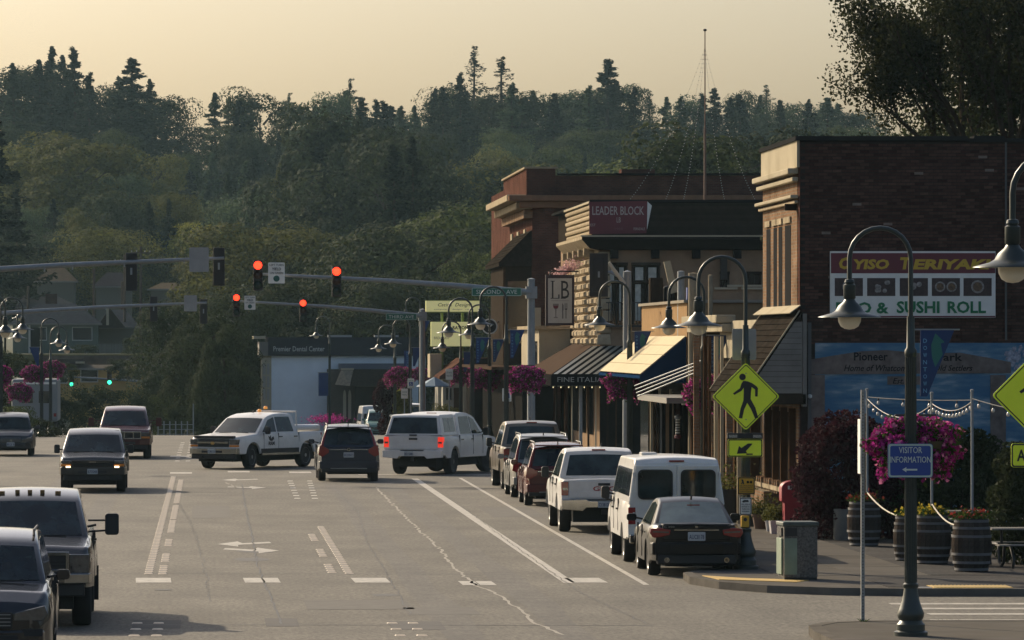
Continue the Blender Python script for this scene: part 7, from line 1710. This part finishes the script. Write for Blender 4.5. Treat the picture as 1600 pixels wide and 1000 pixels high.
# pink blossoms above the sign
t = thing('pink_blossoms', 'pale pink blossom bundle above the LB sign', 'flowers', (gx(885, 207), 207, gz(432, 207))); g = np.random.default_rng(2)
P = g.normal(size=(900, 3)) * [.26, .25, .14]; P[:, 2] = np.abs(P[:, 2]) * 1.5 + P[:, 0] * .5 + .1; link('blossoms', quads_mesh('blossoms', P, .05, leafmat('blossom_pink', (.55, .36, .36), .3, .1, .3)), t)
m = MB(); [m.tube([(0, 0, -.25), (.12 * k, 0, .12 + .08 * k)], .012, 4) for k in range(-3, 4)]; m.build('twigs', bark, t)
# wrap-around metal awning, street part in brown, corner part in seamed slats
b2 = b
def quad(a, c, d, e, mat, name, th=.03): return MB().quadp(a, c, d, e, th).build(name, mat, b2, world=True)
eA = Vector((13.25, 197.2, 3.20)); eB = Vector((17.2, 197.2, 3.20)); tA = Vector((15.0, 199.95, 4.28)); tB = Vector((18.9, 199.95, 4.28))
quad(eA, eB, tB, tA, M('metal_roof_dark', (.022, .021, .020), .4, .6), 'awning_sheet')
slat = M('metal_slat', (.42, .40, .34), .35, .5)  # pale slat colour paints bright sky highlights onto the dark metal
for k in range(13):
    p = eA.lerp(eB, (k + .2) / 13); q = tA.lerp(tB, (k + .2) / 13); w_ = Vector((.15, 0, 0)); up = Vector((0, -.01, .035))
    MB().add([p + up, p + w_ + up, q + w_ + up, q + up, p, p + w_, q + w_, q], [(0, 1, 2, 3), (0, 4, 5, 1), (2, 6, 7, 3), (1, 5, 6, 2), (3, 7, 4, 0)]).build('awning_slat', slat, b2, world=True)
MB().quadp(eA, tA, (15.28, 214, 4.4), (13.25, 214, 3.2), .03).build('street_awning', M('metal_roof_brown', (.07, .05, .038), .5, .3, var=.1, scale=2), b2, world=True)
MB().quadp(eB, (17.2, 199.95, 3.2), tB, tB + Vector((0, 0, -.05)), .02).build('awning_end', cd, b2, world=True)
bx(b2, 'awning_fascia', cd, 13.22, 17.25, 197.1, 197.2, 2.78, 3.20); bx(b2, 'awning_fascia', cd, 13.2, 13.25, 197.2, 214, 2.78, 3.2)
text('FINE ITALIAN DINING', M('fascia_text', (.30, .29, .27), .6), (15.1, 197.085, 3.02), 3.3, .19, b2, world=True)
for k in range(14): MB().lathe([(0, 0), (.03, -.03), (0, -.08)], 6, (13.3 + k * .3, 197.3, 2.76)).build('awning_bulb', M('warm_bulb', (.7, .6, .4), .3, emit=(1, .8, .45), es=.8), b2, world=True)
# ground floor under the awning: posts, doors, glazing
bx(b2, 'shopfront', M('shopfront_dark', (.018, .017, .016), .6, var=.3, scale=2), 15.3, 26, Y0 - .02, Y0 - .001, .13, 4.2) 
for k, (x, w, mt_) in enumerate(((868, 3, dark_w), (882, 5, brown_t), (893, 2, cream), (905, 5, steel), (918, 3, brown_t), (930, 2, cream), (948, 3, dark_w), (962, 2, brown_t), (1002, 3, cream))): D = 198; bx(b2, 'post', mt_, gx(x, D), gx(x + w, D), D, D + .1, .13, 3.15)
for k, y in enumerate((203, 207, 211)): bx(b2, 'street_window', dglass, 15.25, 15.29, y, y + 3, .8, 3.0)
# radio mast on the roof with light strings
t = thing('radio_mast', 'thin rusty mast rising high above the roofs', 'mast', (gx(1101.5, 206), 206, 9.9)); H = gz(47, 206) - 9.9
MB().lathe([(.055, 0), (.05, H * .45), (.028, H * .46), (.02, H), (0, H + .01)], 8).build('shaft', M('mast_rust', (.16, .09, .06), .7, var=.2, scale=3), t); MB().lathe([(0, -.06), (.07, -.03), (.07, .03), (0, .06)], 8, (0, 0, H)).build('finial', trim, t)
MB().box(-.3, .3, -.3, .3, -.02, .12).build('foot', steel, t)
top = Vector((gx(1101.5, 206), 206, gz(75, 206)))
for k, (x, y) in enumerate(((984, 312), (1040, 312), (1068, 312), (1132, 312), (1180, 312))):
    e = Vector((gx(x, 203), 203, gz(y, 203))); n = 46; t = thing('mast_light_string', ['leftmost', 'second', 'middle', 'fourth', 'rightmost'][k] + ' string of tiny lights running down from the radio mast', 'string lights', tuple(top))
    pts = [(top.lerp(e, i / 10) - Vector((0, 0, 1.2 * 4 * (i / 10) * (1 - i / 10) * .5))) - top for i in range(11)]; MB().tube(pts, .002, 4).build('cable', cab, t)
    m = MB()
    for i in range(n):
        u_ = (i + .5) / n; p = top.lerp(e, u_) - Vector((0, 0, 1.2 * 4 * u_ * (1 - u_) * .5)) - top; m.box(p.x - .014, p.x + .014, p.y - .014, p.y + .014, p.z - .022, p.z + .008)
    m.build('tiny_lights', glb, t, kind='stuff')
t = thing('roof_vent', 'small white box on the Leader Block roof right of the mast', 'roof vent', (gx(1123, 205), 205, 10.0)); MB().box(-.5, .5, -.3, .3, 0, .14).build('box', wht, t)

# ================= 4. red brick building behind
Yb = 228.6
b = bld('brick_building', 'far red brick corner building with heavy projecting cornice', 14.5, Yb, -.1)
bx(b, 'wall', brick_2, 14.5, 32, Yb, 262, -.1, 11.9); bx(b, 'corner_parapet', brick_2, 14.2, 15.5, Yb - .25, 246, 11.0, 12.2, bevel=.02); bx(b, 'parapet_cap', stone, 14.1, 15.6, Yb - .32, 246.1, 12.2, 12.28)
bx(b, 'parapet_cap', cd, 15.6, 32, Yb - .1, Yb + .3, 11.92, 12.0); bx(b, 'roof_hatch', brick_2, 18.5, 20, Yb + .5, Yb + 2, 11.95, 12.2)
bx(b, 'cornice', M('cornice_stone', (.20, .12, .075), .8, var=.15, scale=3), 13.4, 32, Yb - .75, Yb - .005, 10.75, 11.0, bevel=.03); bx(b, 'cornice', MATS['cornice_stone'], 13.9, 32, Yb - .5, Yb - .005, 10.45, 10.74, bevel=.03)
bx(b, 'street_cornice', stone, 13.35, 14.49, Yb - .0, 246, 10.76, 11.05, bevel=.03); bx(b, 'street_cornice', stone, 13.75, 14.49, Yb, 246, 10.40, 10.74, bevel=.05); bx(b, 'street_cornice', brick_w, 14.1, 14.49, Yb, 246, 10.0, 10.38)
for k in range(12): bx(b, 'dentil', brick_2, 15.0 + k * .8, 15.35 + k * .8, Yb - .35, Yb - .005, 10.15, 10.44)
bx(b, 'street_face', brick_2, 14.48, 14.499, Yb + .1, 246, 0, 10.0)
for k in range(3): bx(b, 'street_window', cream, 14.42, 14.478, 233 + k * 5, 234.2 + k * 5, 8.6, 9.6)
# small shingled pent roof and bay on the street side
MB().prism([(14.47, 9.45), (13.0, 8.0), (13.0, 7.85), (14.47, 7.85)], Yb + .2, 240, 'xz').build('pent_roof', shingle, b, world=True)
for j in range(9):
    for k in range(5):
        f = j / 9; x_ = 14.47 - 1.47 * f; z_ = 9.47 - 1.45 * f; x2 = 14.47 - 1.47 * (f + .13); z2 = 9.47 - 1.45 * (f + .13) + .03; y0 = Yb + .15 + k * 2.3
        MB().quadp((x_, y0, z_), (x2, y0, z2), (x2, y0 + 2.26, z2), (x_, y0 + 2.26, z_), .03).build('shingle', shingle, b, world=True)
bx(b, 'bay', dark_w, 13.2, 14.47, Yb + .5, 239, 3.4, 7.84); bx(b, 'bay_window', dglass, 13.4, 14.3, Yb + .44, Yb + .49, 4.4, 7.2); bx(b, 'bay_post', brown_t, 13.2, 13.3, Yb + .3, Yb + .4, 3.4, 7.8)
bx(b, 'white_downpipe', cream, 14.55, 14.85, Yb - .2, Yb - .02, 5.0, 6.0)
bx(b, 'low_wing', cream, 13.9, 15.2, 215, 227, 2.6, 5.0); bx(b, 'low_wing_window', dglass, 13.88, 13.899, 216, 220, 3.2, 4.5); bx(b, 'low_wing_cap', stone, 13.7, 15.25, 214.8, 227, 5.0, 5.15)
bx(b, 'side_shop_roof', M('metal_roof_brown', (.07, .05, .038)), 11.9, 13.88, 215, 240, 3.3, 3.42)
bx(b, 'ground_floor', MATS['shopfront_dark'], 13.2, 14.49, 215, 246, -.1, 3.29)

# ================= 5. signs and shops farther down the right side
D = 268.; t = thing('pylon_sign', 'yellow-green pylon sign reading Catina Design above a second board', 'sign', (gx(707, D), D, road_z(D)))
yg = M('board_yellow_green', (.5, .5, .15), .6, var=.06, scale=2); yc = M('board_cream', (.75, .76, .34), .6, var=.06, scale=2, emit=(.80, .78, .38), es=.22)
def px(x): return (x - 707) * D / F
def pz(y): return gz(y, D) - road_z(D)
gp = M('post_lime', (.14, .22, .05), .6)
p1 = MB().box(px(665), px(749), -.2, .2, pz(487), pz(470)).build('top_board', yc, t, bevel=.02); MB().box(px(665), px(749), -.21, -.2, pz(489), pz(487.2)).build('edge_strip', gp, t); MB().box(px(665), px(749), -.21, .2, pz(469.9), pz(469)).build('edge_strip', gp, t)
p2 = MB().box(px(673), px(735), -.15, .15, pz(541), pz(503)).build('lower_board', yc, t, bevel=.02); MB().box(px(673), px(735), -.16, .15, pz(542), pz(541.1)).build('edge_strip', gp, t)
for x in (691, 723): MB().box(px(x - 2), px(x + 2), .16, .3, 0, pz(487)).build('post', gp, t)
text('Catina  Design', ink, (px(709), -.215, pz(477)), 50 * D / F, 7 * D / F, t, world=False, shear=.3); text('computers   designs   repair', gd, (px(709), -.215, pz(483.5)), 62 * D / F, 2.6 * D / F, t, world=False)
text('RATION', sk, (px(719), -.165, pz(512)), 24 * D / F, 5.5 * D / F, t, world=False, bold=.03); text('BREAKFAST', gd, (px(690), -.165, pz(528)), 24 * D / F, 4 * D / F, t, world=False)
D = 232.; t = thing('round_sign', 'round dark sign with a white ring and emblem above the blue pennants', 'sign', (gx(765, D), D, gz(510, D)))
MB().lathe([(0, 0), (.36, 0), (.36, .06), (0, .06)], 26, axis='y').build('disc', ink, t); MB().lathe([(.30, -.006), (.36, -.006), (.36, 0), (.30, 0)], 26, axis='y', cap=False).build('ring', wht, t)
MB().prism([(-.03, .2), (.03, .2), (.03, .05), (.12, .1), (.12, .03), (.03, -.02), (.05, -.2), (-.05, -.2), (-.03, -.02), (-.12, .03), (-.12, .1), (-.03, .05)][::-1], -.008, -.002, 'xz').build('emblem', wht, t); MB().tube([(.36, .03, .2), (2.4, .03, .2)], .03, 6).build('bracket', trim, t)
D = 262.; b = bld('gabled_shop', 'low shop with a brown pitched roof right of the magenta baskets', gx(690, D), D, road_z(D))
def q(t, name, mat, x0, x1, y0, y1, D, dep=4, d=0, **k):
    zz = k.pop('zb', None); return bx(t, name, mat, gx(x0, D), gx(x1, D), D + d, D + d + dep, gz(y1, D) if zz is None else zz, gz(y0, D), **k)
q(b, 'wall', M('wall_white', (.36, .35, .30), .7, var=.1, scale=2), 692, 770, 590, 640, D, 8, zb=road_z(D)); MB().prism([(gx(686, D), gz(588, D)), (gx(725, D), gz(560, D)), (gx(775, D), gz(560, D)), (gx(775, D), gz(590, D)), (gx(686, D), gz(592, D))][::-1], D - .5, D + 8, 'xz').build('roof', M('roof_brown', (.10, .055, .04), .8, var=.15, scale=3), b, world=True)
q(b, 'door', brown_t, 709, 718, 606, 650, D - .05, .04); q(b, 'window', dglass, 697, 705, 606, 625, D - .05, .04); q(b, 'white_pillar', cream, 724, 735, 600, 655, D - 1, .4, zb=road_z(D)); q(b, 'white_wing', cream, 672, 690, 553, 590, D + 6, 3); q(b, 'wing_base', M('wall_white', (.36, .35, .30)), 684, 700, 590, 650, D + 2, 3, zb=road_z(D))
q(b, 'dark_frontage', MATS['shopfront_dark'], 735, 830, 560, 650, D - 6, 4, zb=road_z(D))
t = thing('shrub', 'green hedge bush below the gabled shop window', 'bush', (gx(697, 255), 255, road_z(255))); t.scale = (1.5, 1.5, 1.7); link('crown', crown('bush', 'olive', 1), t)
t = thing('umbrella', 'blue white cafe umbrella left of the gabled shop', 'umbrella', (gx(679, 258), 258, road_z(258))); MB().lathe([(.02, 0), (.02, 3.0)], 6).build('pole', steel, t); MB().lathe([(0, 3.05), (.9, 2.6), (.92, 2.55), (.0, 2.9)], 8).build('canopy', M('umbrella_blue', (.10, .18, .26), .7), t)
# dental centre
D = 372.; zb = ground_z(9, D) - .3; b = bld('dental_centre', 'pale blue grey dental centre with dark roof band', gx(402, D), D, zb)
q(b, 'wall', M('wall_blue_grey', (.70, .76, .80), .75, var=.06, scale=1), 424, 665, 556, 640, D, 16, zb=zb); q(b, 'roof_band', M('roof_band', (.035, .038, .045), .7, var=.2, scale=1.2), 419, 668, 527, 555.8, D - .4, 17); q(b, 'roof_end', M('end_grey', (.16, .145, .125), .8), 405, 419, 534, 555.8, D - .4, 12)
q(b, 'roof_lip', cream, 396, 415, 525, 529.5, D - .6, 12); q(b, 'end_pillar', cream, 408, 424, 556, 640, D - .1, .6, zb=zb)
for k in range(3):
    for j in range(2): q(b, 'pillar_pane', M('pane_grey', (.3, .29, .25), .5), 411 + j * 6, 415 + j * 6, 568 + k * 20, 585 + k * 20, D - .16, .05)
for x in (512, 585): q(b, 'roof_vent', alum, x, x + 38, 523.5, 526.8, D + 3, 1)
text('Premier Dental Center', M('dental_letters', (.50, .50, .46), .5), (gx(467, D), D - .42, gz(545, D)), 80 * D / F, 8 * D / F, b, bold=.008)
q(b, 'entrance_band', M('band_blue', (.09, .10, .13), .7), 530, 640, 568, 577, D - 2.2, 2)
q(b, 'annex_wall', M('annex_grey', (.10, .09, .075), .8, var=.1, scale=2), 512, 640, 577, 655, D - 2, 2, zb=zb)
m = MB(); D2 = D - 4; m.add([(gx(553, D2), D2, gz(577, D2)), (gx(640, D2), D2, gz(577, D2)), (gx(640, D2), D2 - 1.2, gz(603, D2)), (gx(548, D2), D2 - 1.2, gz(603, D2)), (gx(553, D2), D2 + 2, gz(577, D2)), (gx(640, D2), D2 + 2, gz(577, D2)), (gx(640, D2), D2 + 2, gz(603, D2)), (gx(548, D2), D2 + 2, gz(603, D2))], [(0, 1, 2, 3), (4, 7, 6, 5), (2, 6, 7, 3), (1, 5, 6, 2), (0, 4, 5, 1), (0, 3, 7, 4)]); m.build('mansard_roof', shingle, b, world=True)
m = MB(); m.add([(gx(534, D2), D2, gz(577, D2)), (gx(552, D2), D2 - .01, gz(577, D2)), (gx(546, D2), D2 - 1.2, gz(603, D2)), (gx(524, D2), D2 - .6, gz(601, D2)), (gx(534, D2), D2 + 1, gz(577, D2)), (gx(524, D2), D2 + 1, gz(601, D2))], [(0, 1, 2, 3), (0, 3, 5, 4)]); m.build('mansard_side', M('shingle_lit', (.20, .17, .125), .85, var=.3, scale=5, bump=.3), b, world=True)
q(b, 'mansard_cap', cream, 533, 553, 575.5, 577.8, D2 - .1, .5)
q(b, 'porch_dark', MATS['shopfront_dark'], 555, 640, 604, 655, D2, 1, zb=zb)
for x in (539, 547): MB().prism([(gx(x - 2.4, D2), gz(655, D2)), (gx(x + 2.4, D2), gz(655, D2)), (gx(x + 2.4, D2), gz(618, D2)), (gx(x + 1.6, D2), gz(612, D2)), (gx(x, D2), gz(609, D2)), (gx(x - 1.6, D2), gz(612, D2)), (gx(x - 2.4, D2), gz(618, D2))], D2 + .9, D2 + 1.0, 'xz').build('arched_door', M('door_pale', (.34, .30, .22), .6), b, world=True)
t = thing('vertical_banner', 'plain blue rectangular banner beside the dental centre annex', 'banner', (gx(515, 345), 345, gz(600, 345))); MB().box(-.75, -.1, -.01, .01, -.8, .75).build('cloth', banner_m, t); MB().box(-.8, .05, -.02, .02, .75, .79).build('rod', steel, t)
t = thing('vertical_banner', 'narrow blue FERNDALE banner right of the dental centre', 'banner', (gx(637, 285), 285, gz(562, 285))); MB().box(-.2, .2, -.01, .01, -.5, .5).build('cloth', banner_m, t)
for i, c in enumerate('FERNDALE'): text(c, ban_t, (-.02, -.014, .40 - i * .115), .08, .085, t, 'letter', world=False, ext=.002)
shrub(612, 300, 3.4, 2.0, 'purple', 'purple-leaved street tree among the magenta baskets', 9000, .09, road_z(300), 12)
shrub(628, 290, 2.6, 1.0, 'yellow', 'small yellow-green shrub beside the purple-leaved tree', 3000, .08, road_z(290), 13)
t = thing('flower_bed', 'low magenta flower bed behind the work truck beacons', 'flower bed', (gx(510, 350), 350, gz(655, 350))); P = np.random.default_rng(3).normal(size=(700, 3)) * [.6, .4, .16]; link('blossoms', quads_mesh('blossoms', P, .06, petal1), t)

# ================= 6. left background houses
def house_(label, x0, x1, yr, ye, yb, D, wallm, roofm, gable=False, win=(), dep=8, name='house', base_down=3, fr='hip'):
    zb_ = min(gz(yb, D) - base_down, ground_z(gx((x0 + x1) / 2, D), D)); b = bld(name, label, gx((x0 + x1) / 2, D), D, zb_, 'house'); X0, X1 = gx(x0, D), gx(x1, D); ze, zr = gz(ye, D), gz(yr, D)
    bx(b, 'wall', wallm, X0, X1, D, D + dep, zb_, ze); o = .4
    if gable: MB().prism([(X0 - o, ze - .05), ((X0 + X1) / 2, zr), (X1 + o, ze - .05), (X1 + o, ze + .12), ((X0 + X1) / 2, zr + .18), (X0 - o, ze + .12)], D - .4, D + dep + .4, 'xz').build('roof', roofm, b, world=True); MB().prism([(X0, ze), (X1, ze), ((X0 + X1) / 2, zr)], D, D + .1, 'xz').build('gable_wall', wallm, b, world=True)
    else:
        i = min((X1 - X0) * .28, 3.5) if fr == 'hip' else 0; yc = D + dep / 2
        m = MB(); m.add([(X0 - o, D - o, ze), (X1 + o, D - o, ze), (X1 + o, D + dep + o, ze), (X0 - o, D + dep + o, ze), (X0 + i, yc, zr), (X1 - i, yc, zr)], [(0, 1, 5, 4), (1, 2, 5), (2, 3, 4, 5), (3, 0, 4), (3, 2, 1, 0)]); m.build('roof', roofm, b, world=True)
        bx(b, 'eaves', M('eaves_pale', (.22, .21, .19), .7), X0 - o, X1 + o, D - o - .06, D - o - .01, ze - .12, ze + .03)
    for a, c, d, e in win:
        w = bx(b, 'window', dglass, gx(a, D), gx(c, D), D - .04, D - .005, gz(e, D), gz(d, D))
        for xx0, xx1, z0_, z1_ in ((gx(a, D) - .08, gx(c, D) + .08, gz(d, D), gz(d, D) + .08), (gx(a, D) - .08, gx(c, D) + .08, gz(e, D) - .08, gz(e, D)), (gx(a, D) - .08, gx(a, D), gz(e, D), gz(d, D)), (gx(c, D), gx(c, D) + .08, gz(e, D), gz(d, D))): bx(w.parent, 'window_frame', M('frame_white', (.45, .44, .40), .6), xx0, xx1, D - .07, D - .006, z0_, z1_)
    return b
gw = M('wall_green', (.12, .145, .12), .8, var=.06, scale=2); rg = M('roof_blue_grey', (.045, .049, .055), .85, var=.2, scale=3, bump=.3); yw = M('wall_ochre', (.42, .29, .11), .8, var=.06, scale=2); wh = M('house_white', (.40, .37, .32), .7); rt = M('roof_tan', (.08, .066, .048), .85, var=.2, scale=2); gwall = M('wall_olive_grey', (.16, .15, .12), .8)
b = house_('green house with a grey hip roof and wide window behind the left lamps', 20, 153, 474, 506, 548, 470, gw, rg, win=[(114, 143, 512, 531), (62, 72, 512, 531)], base_down=1)
bx(b, 'corner_trim', M('frame_white', (.45, .44, .40)), gx(44, 469), gx(47, 469), 469.8, 469.95, gz(552, 469), gz(506, 469)); q(b, 'dark_doorway', M('shopfront_dark', (.02, .02, .02)), 48, 62, 512, 548, 469.9, .05)
b = house_('grey roofed garage wing right of the green house', 153, 212, 484, 511, 550, 474, gwall, rg, base_down=1); MB().prism([(gx(150, 472), gz(512, 472)), (gx(172, 472), gz(482, 472)), (gx(196, 472), gz(512, 472))], 471.5, 473, 'xz').build('gable_wall', dark_w, b, world=True); bx(b, 'chimney_pipe', cream, gx(166, 471), gx(170, 471), 471, 471.3, gz(508, 471), gz(480, 471))
b = house_('house roof with a red brick chimney at the left', 0, 120, 462, 480, 500, 520, gwall, rg, base_down=2); q(b, 'chimney', brick_2, 71, 89, 459, 475, 518, 1)
house_('tan roofed house above the chimney, left hillside', 58, 116, 418, 440, 450, 580, gwall, rt, base_down=3)
house_('dark roofed house behind the first signal back', 150, 205, 425, 448, 462, 570, gwall, M('roof_dark_grey', (.032, .029, .033), .85, var=.2, scale=2), base_down=3)
house_('beige roofed house below the upper mast arm end', 236, 290, 441, 452, 462, 540, gwall, rt, base_down=3)
house_('grey roofed house behind the mast arm tip', 275, 330, 412, 430, 440, 600, gwall, M('roof_grey', (.06, .055, .055), .8, var=.2, scale=2), base_down=3)
house_('greyish roofed house behind the leftmost red signal', 350, 398, 418, 436, 452, 560, M('wall_grey', (.12, .12, .12), .8), M('roof_grey', (.06, .055, .055)), base_down=3)
house_('small house with a bright white gable edge', 331, 357, 493, 505, 518, 400, M('gable_dark', (.10, .085, .07), .8), M('gable_white', (.45, .43, .38), .7), gable=True, base_down=2)
b = house_('pale hillside house glimpsed above the red signals', 438, 472, 331, 341, 356, 640, wh, M('roof_light', (.42, .42, .42), .6), base_down=2, win=[(449, 455, 343, 349), (460, 466, 343, 349)])
b = house_('ochre flat-roofed building with dark windows behind the green signals', 44, 224, 570, 576, 660, 446, yw, M('roof_flat', (.09, .082, .07), .8), win=[(48, 62, 580, 598), (86, 104, 580, 598), (127, 152, 578, 596), (188, 219, 578, 594)], base_down=1, dep=5, fr='x')
q(b, 'yellow_panel', M('panel_yellow', (.42, .27, .08), .7), 154, 186, 579, 594, 445.8, .1); q(b, 'roof_slope', M('roof_brown_grey', (.07, .058, .05), .85), 70, 130, 560, 570, 447, 3); q(b, 'roof_vent', cream, 118, 132, 565, 568, 446.5, 1)
house_('small yellow building beyond the road crest', 266, 286, 612, 618, 660, 430, M('wall_pale_yellow', (.42, .34, .18), .75), rt, base_down=1, win=[(271, 276, 628, 640)])
for k_ in ('roof_tan', 'roof_blue_grey', 'roof_grey', 'roof_dark_grey', 'roof_flat', 'wall_green', 'wall_olive_grey', 'roof_brown_grey'):
    if k_ in MATS: MATS[k_].node_tree.nodes['Principled BSDF'].inputs['Specular IOR Level'].default_value = .04
# lawn terrace, hedges and fence in front of the green house
tf = thing('picket_fence', 'pale picket fence right of the green house', 'fence', (gx(185, 466), 466, gz(551, 466)))
for k in range(30): MB().box(gx(155 + k * 2.05, 466) - gx(185, 466), gx(156.7 + k * 2.05, 466) - gx(185, 466), 0, .03, -.2, .82).build('picket', M('picket', (.17, .17, .15), .8, objvar=.1), tf)
for zz_ in (.1, .6): MB().box(gx(154, 466) - gx(185, 466), gx(217, 466) - gx(185, 466), .03, .08, zz_, zz_ + .08).build('rail', MATS['picket'], tf)
structure(bx(b, 'x', grass, 0, .01, 0, .01, 0, .01)) if False else None
lawn = MB().box(gx(-20, 462), gx(225, 462), 455, 470, gz(585, 462), gz(553, 462)).build('lawn_terrace', M('lawn', (.10, .10, .035), .9, var=.3, scale=1)); structure(lawn)
wl = MB().box(gx(60, 454), gx(225, 454), 454.2, 454.9, gz(590, 454), gz(556, 454)).build('retaining_wall', M('retaining', (.07, .06, .05), .9, var=.3, scale=2)); tag(wl, 'low retaining wall under the green house lawn', 'wall'); wl['kind'] = 'thing'
for k, (x, y, D, h, w) in enumerate(((105, 568, 430, 1.6, 2.2), (190, 562, 432, 1.8, 2.6), (130, 540, 466, 1.2, 3), (205, 530, 464, 2.4, 1.8), (150, 604, 345, 3.6, 4.5), (205, 615, 350, 3.2, 3.2), (110, 625, 330, 2.6, 2.5), (240, 620, 360, 3.6, 3.2), (295, 612, 365, 4.4, 3.4), (345, 600, 360, 4.6, 2.8), (376, 615, 350, 3.6, 1.8), (20, 640, 260, 2.2, 2.6), (60, 655, 262, 1.6, 2.2), (315, 640, 340, 2.4, 2.0), (265, 640, 345, 2.2, 1.8))):
    X = gx(x, D); zt = gz(y, D); t = thing('bush', ['hedge left below the lawn terrace', 'hedge right below the lawn terrace', 'flower hedge under the green house', 'round dark bush right of the green house', 'large dark bush below the green signals', 'dark bush right under the second green signal', 'bush left of the large dark bush', 'olive bush left of the far signal pole', 'bush behind the far signal pole', 'bush right of the far signal pole', 'bush at the dental centre corner', 'shrub at the left kerb behind the parked compact', 'low shrub between the left lamp posts', 'low bush beside the far signal pole foot', 'low bush by the small yellow building'][k], 'bush', (X, D, zt - h)); t.scale = (w, w * .8, h * 1.05); link('crown', crown('bush', 'dark' if k not in (7, 8, 11) else 'green', k % 3), t)
# camper
t = thing('camper', 'white camper trailer parked behind the left lamp posts', 'camper', (gx(54, 300), 300, road_z(300) + .0)); cw = M('camper_white', (.20, .215, .215), .5)
MB().box(-1.35, 1.35, 0, 6, .8, 3.3).build('body', cw, t, bevel=.12); MB().box(-1.25, 1.25, -.03, .0, 3.0, 3.12).build('roof_trim', wht, t); MB().box(-.75, -.1, -.03, 0, 1.9, 2.6).build('window', dglass, t, bevel=.02); MB().box(.25, 1.0, -.03, 0, 1.9, 2.6).build('window', dglass, t, bevel=.02)
for s in (-1, 1): w = bpy.data.objects.new('wheel', wheel_meshes(.37, .24, 'steel')[0]); COL.objects.link(w); w.parent = t; w.location = (s * 1.15, 3.5, .37)
for s in (-1, 1): MB().box(s * 1.2 - .08, s * 1.2 + .08, -.04, 0, 1.1, 1.3).build('taillight', red_l, t)
# wooden utility poles in the left background
pw = M('pole_wood', (.11, .085, .065), .9, var=.2, scale=2)
for x, D, yt, lb, ar in ((147, 480, 420, 'thin wooden pole between two left houses', False), (195, 475, 398, 'wooden utility pole behind the black signal back', True), (44, 500, 447, 'wooden pole left of the brick chimney', False), (220, 500, 385, 'wooden utility pole with crossarm left of the yellow-green tree', True), (191, 490, 440, 'short pole beside the wooden utility pole', False)): pole_t(x, D, yt, .12, pw, lb, ar)
# guard fence at the road crest and a white camera arm at the far pole
t = thing('guard_fence', 'pale wire guard fence where the road drops away', 'fence', (gx(278, 338), 338, road_z(338)))
X0, X1 = gx(247, 338) - gx(278, 338), gx(302, 338) - gx(278, 338)
for k in range(7): xx = X0 + (X1 - X0) * k / 6; MB().box(xx - .04, xx + .04, -.04, .04, -.5, 1.15 if k != 6 else 2.3).build('post', steel, t)
for k in range(4): MB().box(X0, X1, -.02, .02, -.05 + k * .32, -.01 + k * .32).build('rail', steel, t)
t = thing('streetlight_arm', 'white luminaire arm right of the far signal pole', 'street light', (gx(383, 430), 430, -6)); MB().lathe([(.12, 0), (.1, 8.2), (0, 8.3)], 8).build('pole', steel, t); MB().tube([(0, 0, 7.6), (-1.0, 0, 8.0), (-2.0, 0, 8.35)], [.09, .08, .06], 6).build('arm', wht, t); MB().box(-2.5, -1.9, -.12, .12, 8.3, 8.45).build('luminaire', wht, t)

# dull masonry, timber and roofing do not shine at grazing angles
for k_, m_ in MATS.items():
    if any(w in k_ for w in ('shingle', 'roof', 'wood', 'timber', 'siding', 'stone', 'cream', 'brick', 'stucco', 'wall', 'cornice', 'shopfront', 'mortar', 'mural', 'coping', 'cap_', 'eaves', 'gable', 'awning', 'gable', 'slat', 'annex', 'concrete', 'bark', 'picket')) and 'metal_slat' not in k_:
        b_ = m_.node_tree.nodes['Principled BSDF']; b_.inputs['Specular IOR Level'].default_value = 0.0
        if 'roof' in k_: b_.inputs['Metallic'].default_value = 0.0
# ---------------------------------------------------------------- air
hz = MB().box(-700, 700, -20, 1500, -9, 62).mesh('haze')
air = bpy.data.objects.new('haze', hz); COL.objects.link(air); air['kind'] = 'stuff'
hm_ = bpy.data.materials.new('haze'); hm_.use_nodes = True; n = hm_.node_tree.nodes; n.clear(); vo = n.new('ShaderNodeVolumePrincipled'); ou = n.new('ShaderNodeOutputMaterial')
vo.inputs['Density'].default_value = .00006; vo.inputs['Color'].default_value = (.55, .85, 1.0, 1); vo.inputs['Anisotropy'].default_value = .2
hm_.node_tree.links.new(vo.outputs[0], ou.inputs['Volume']); hz.materials.append(hm_)
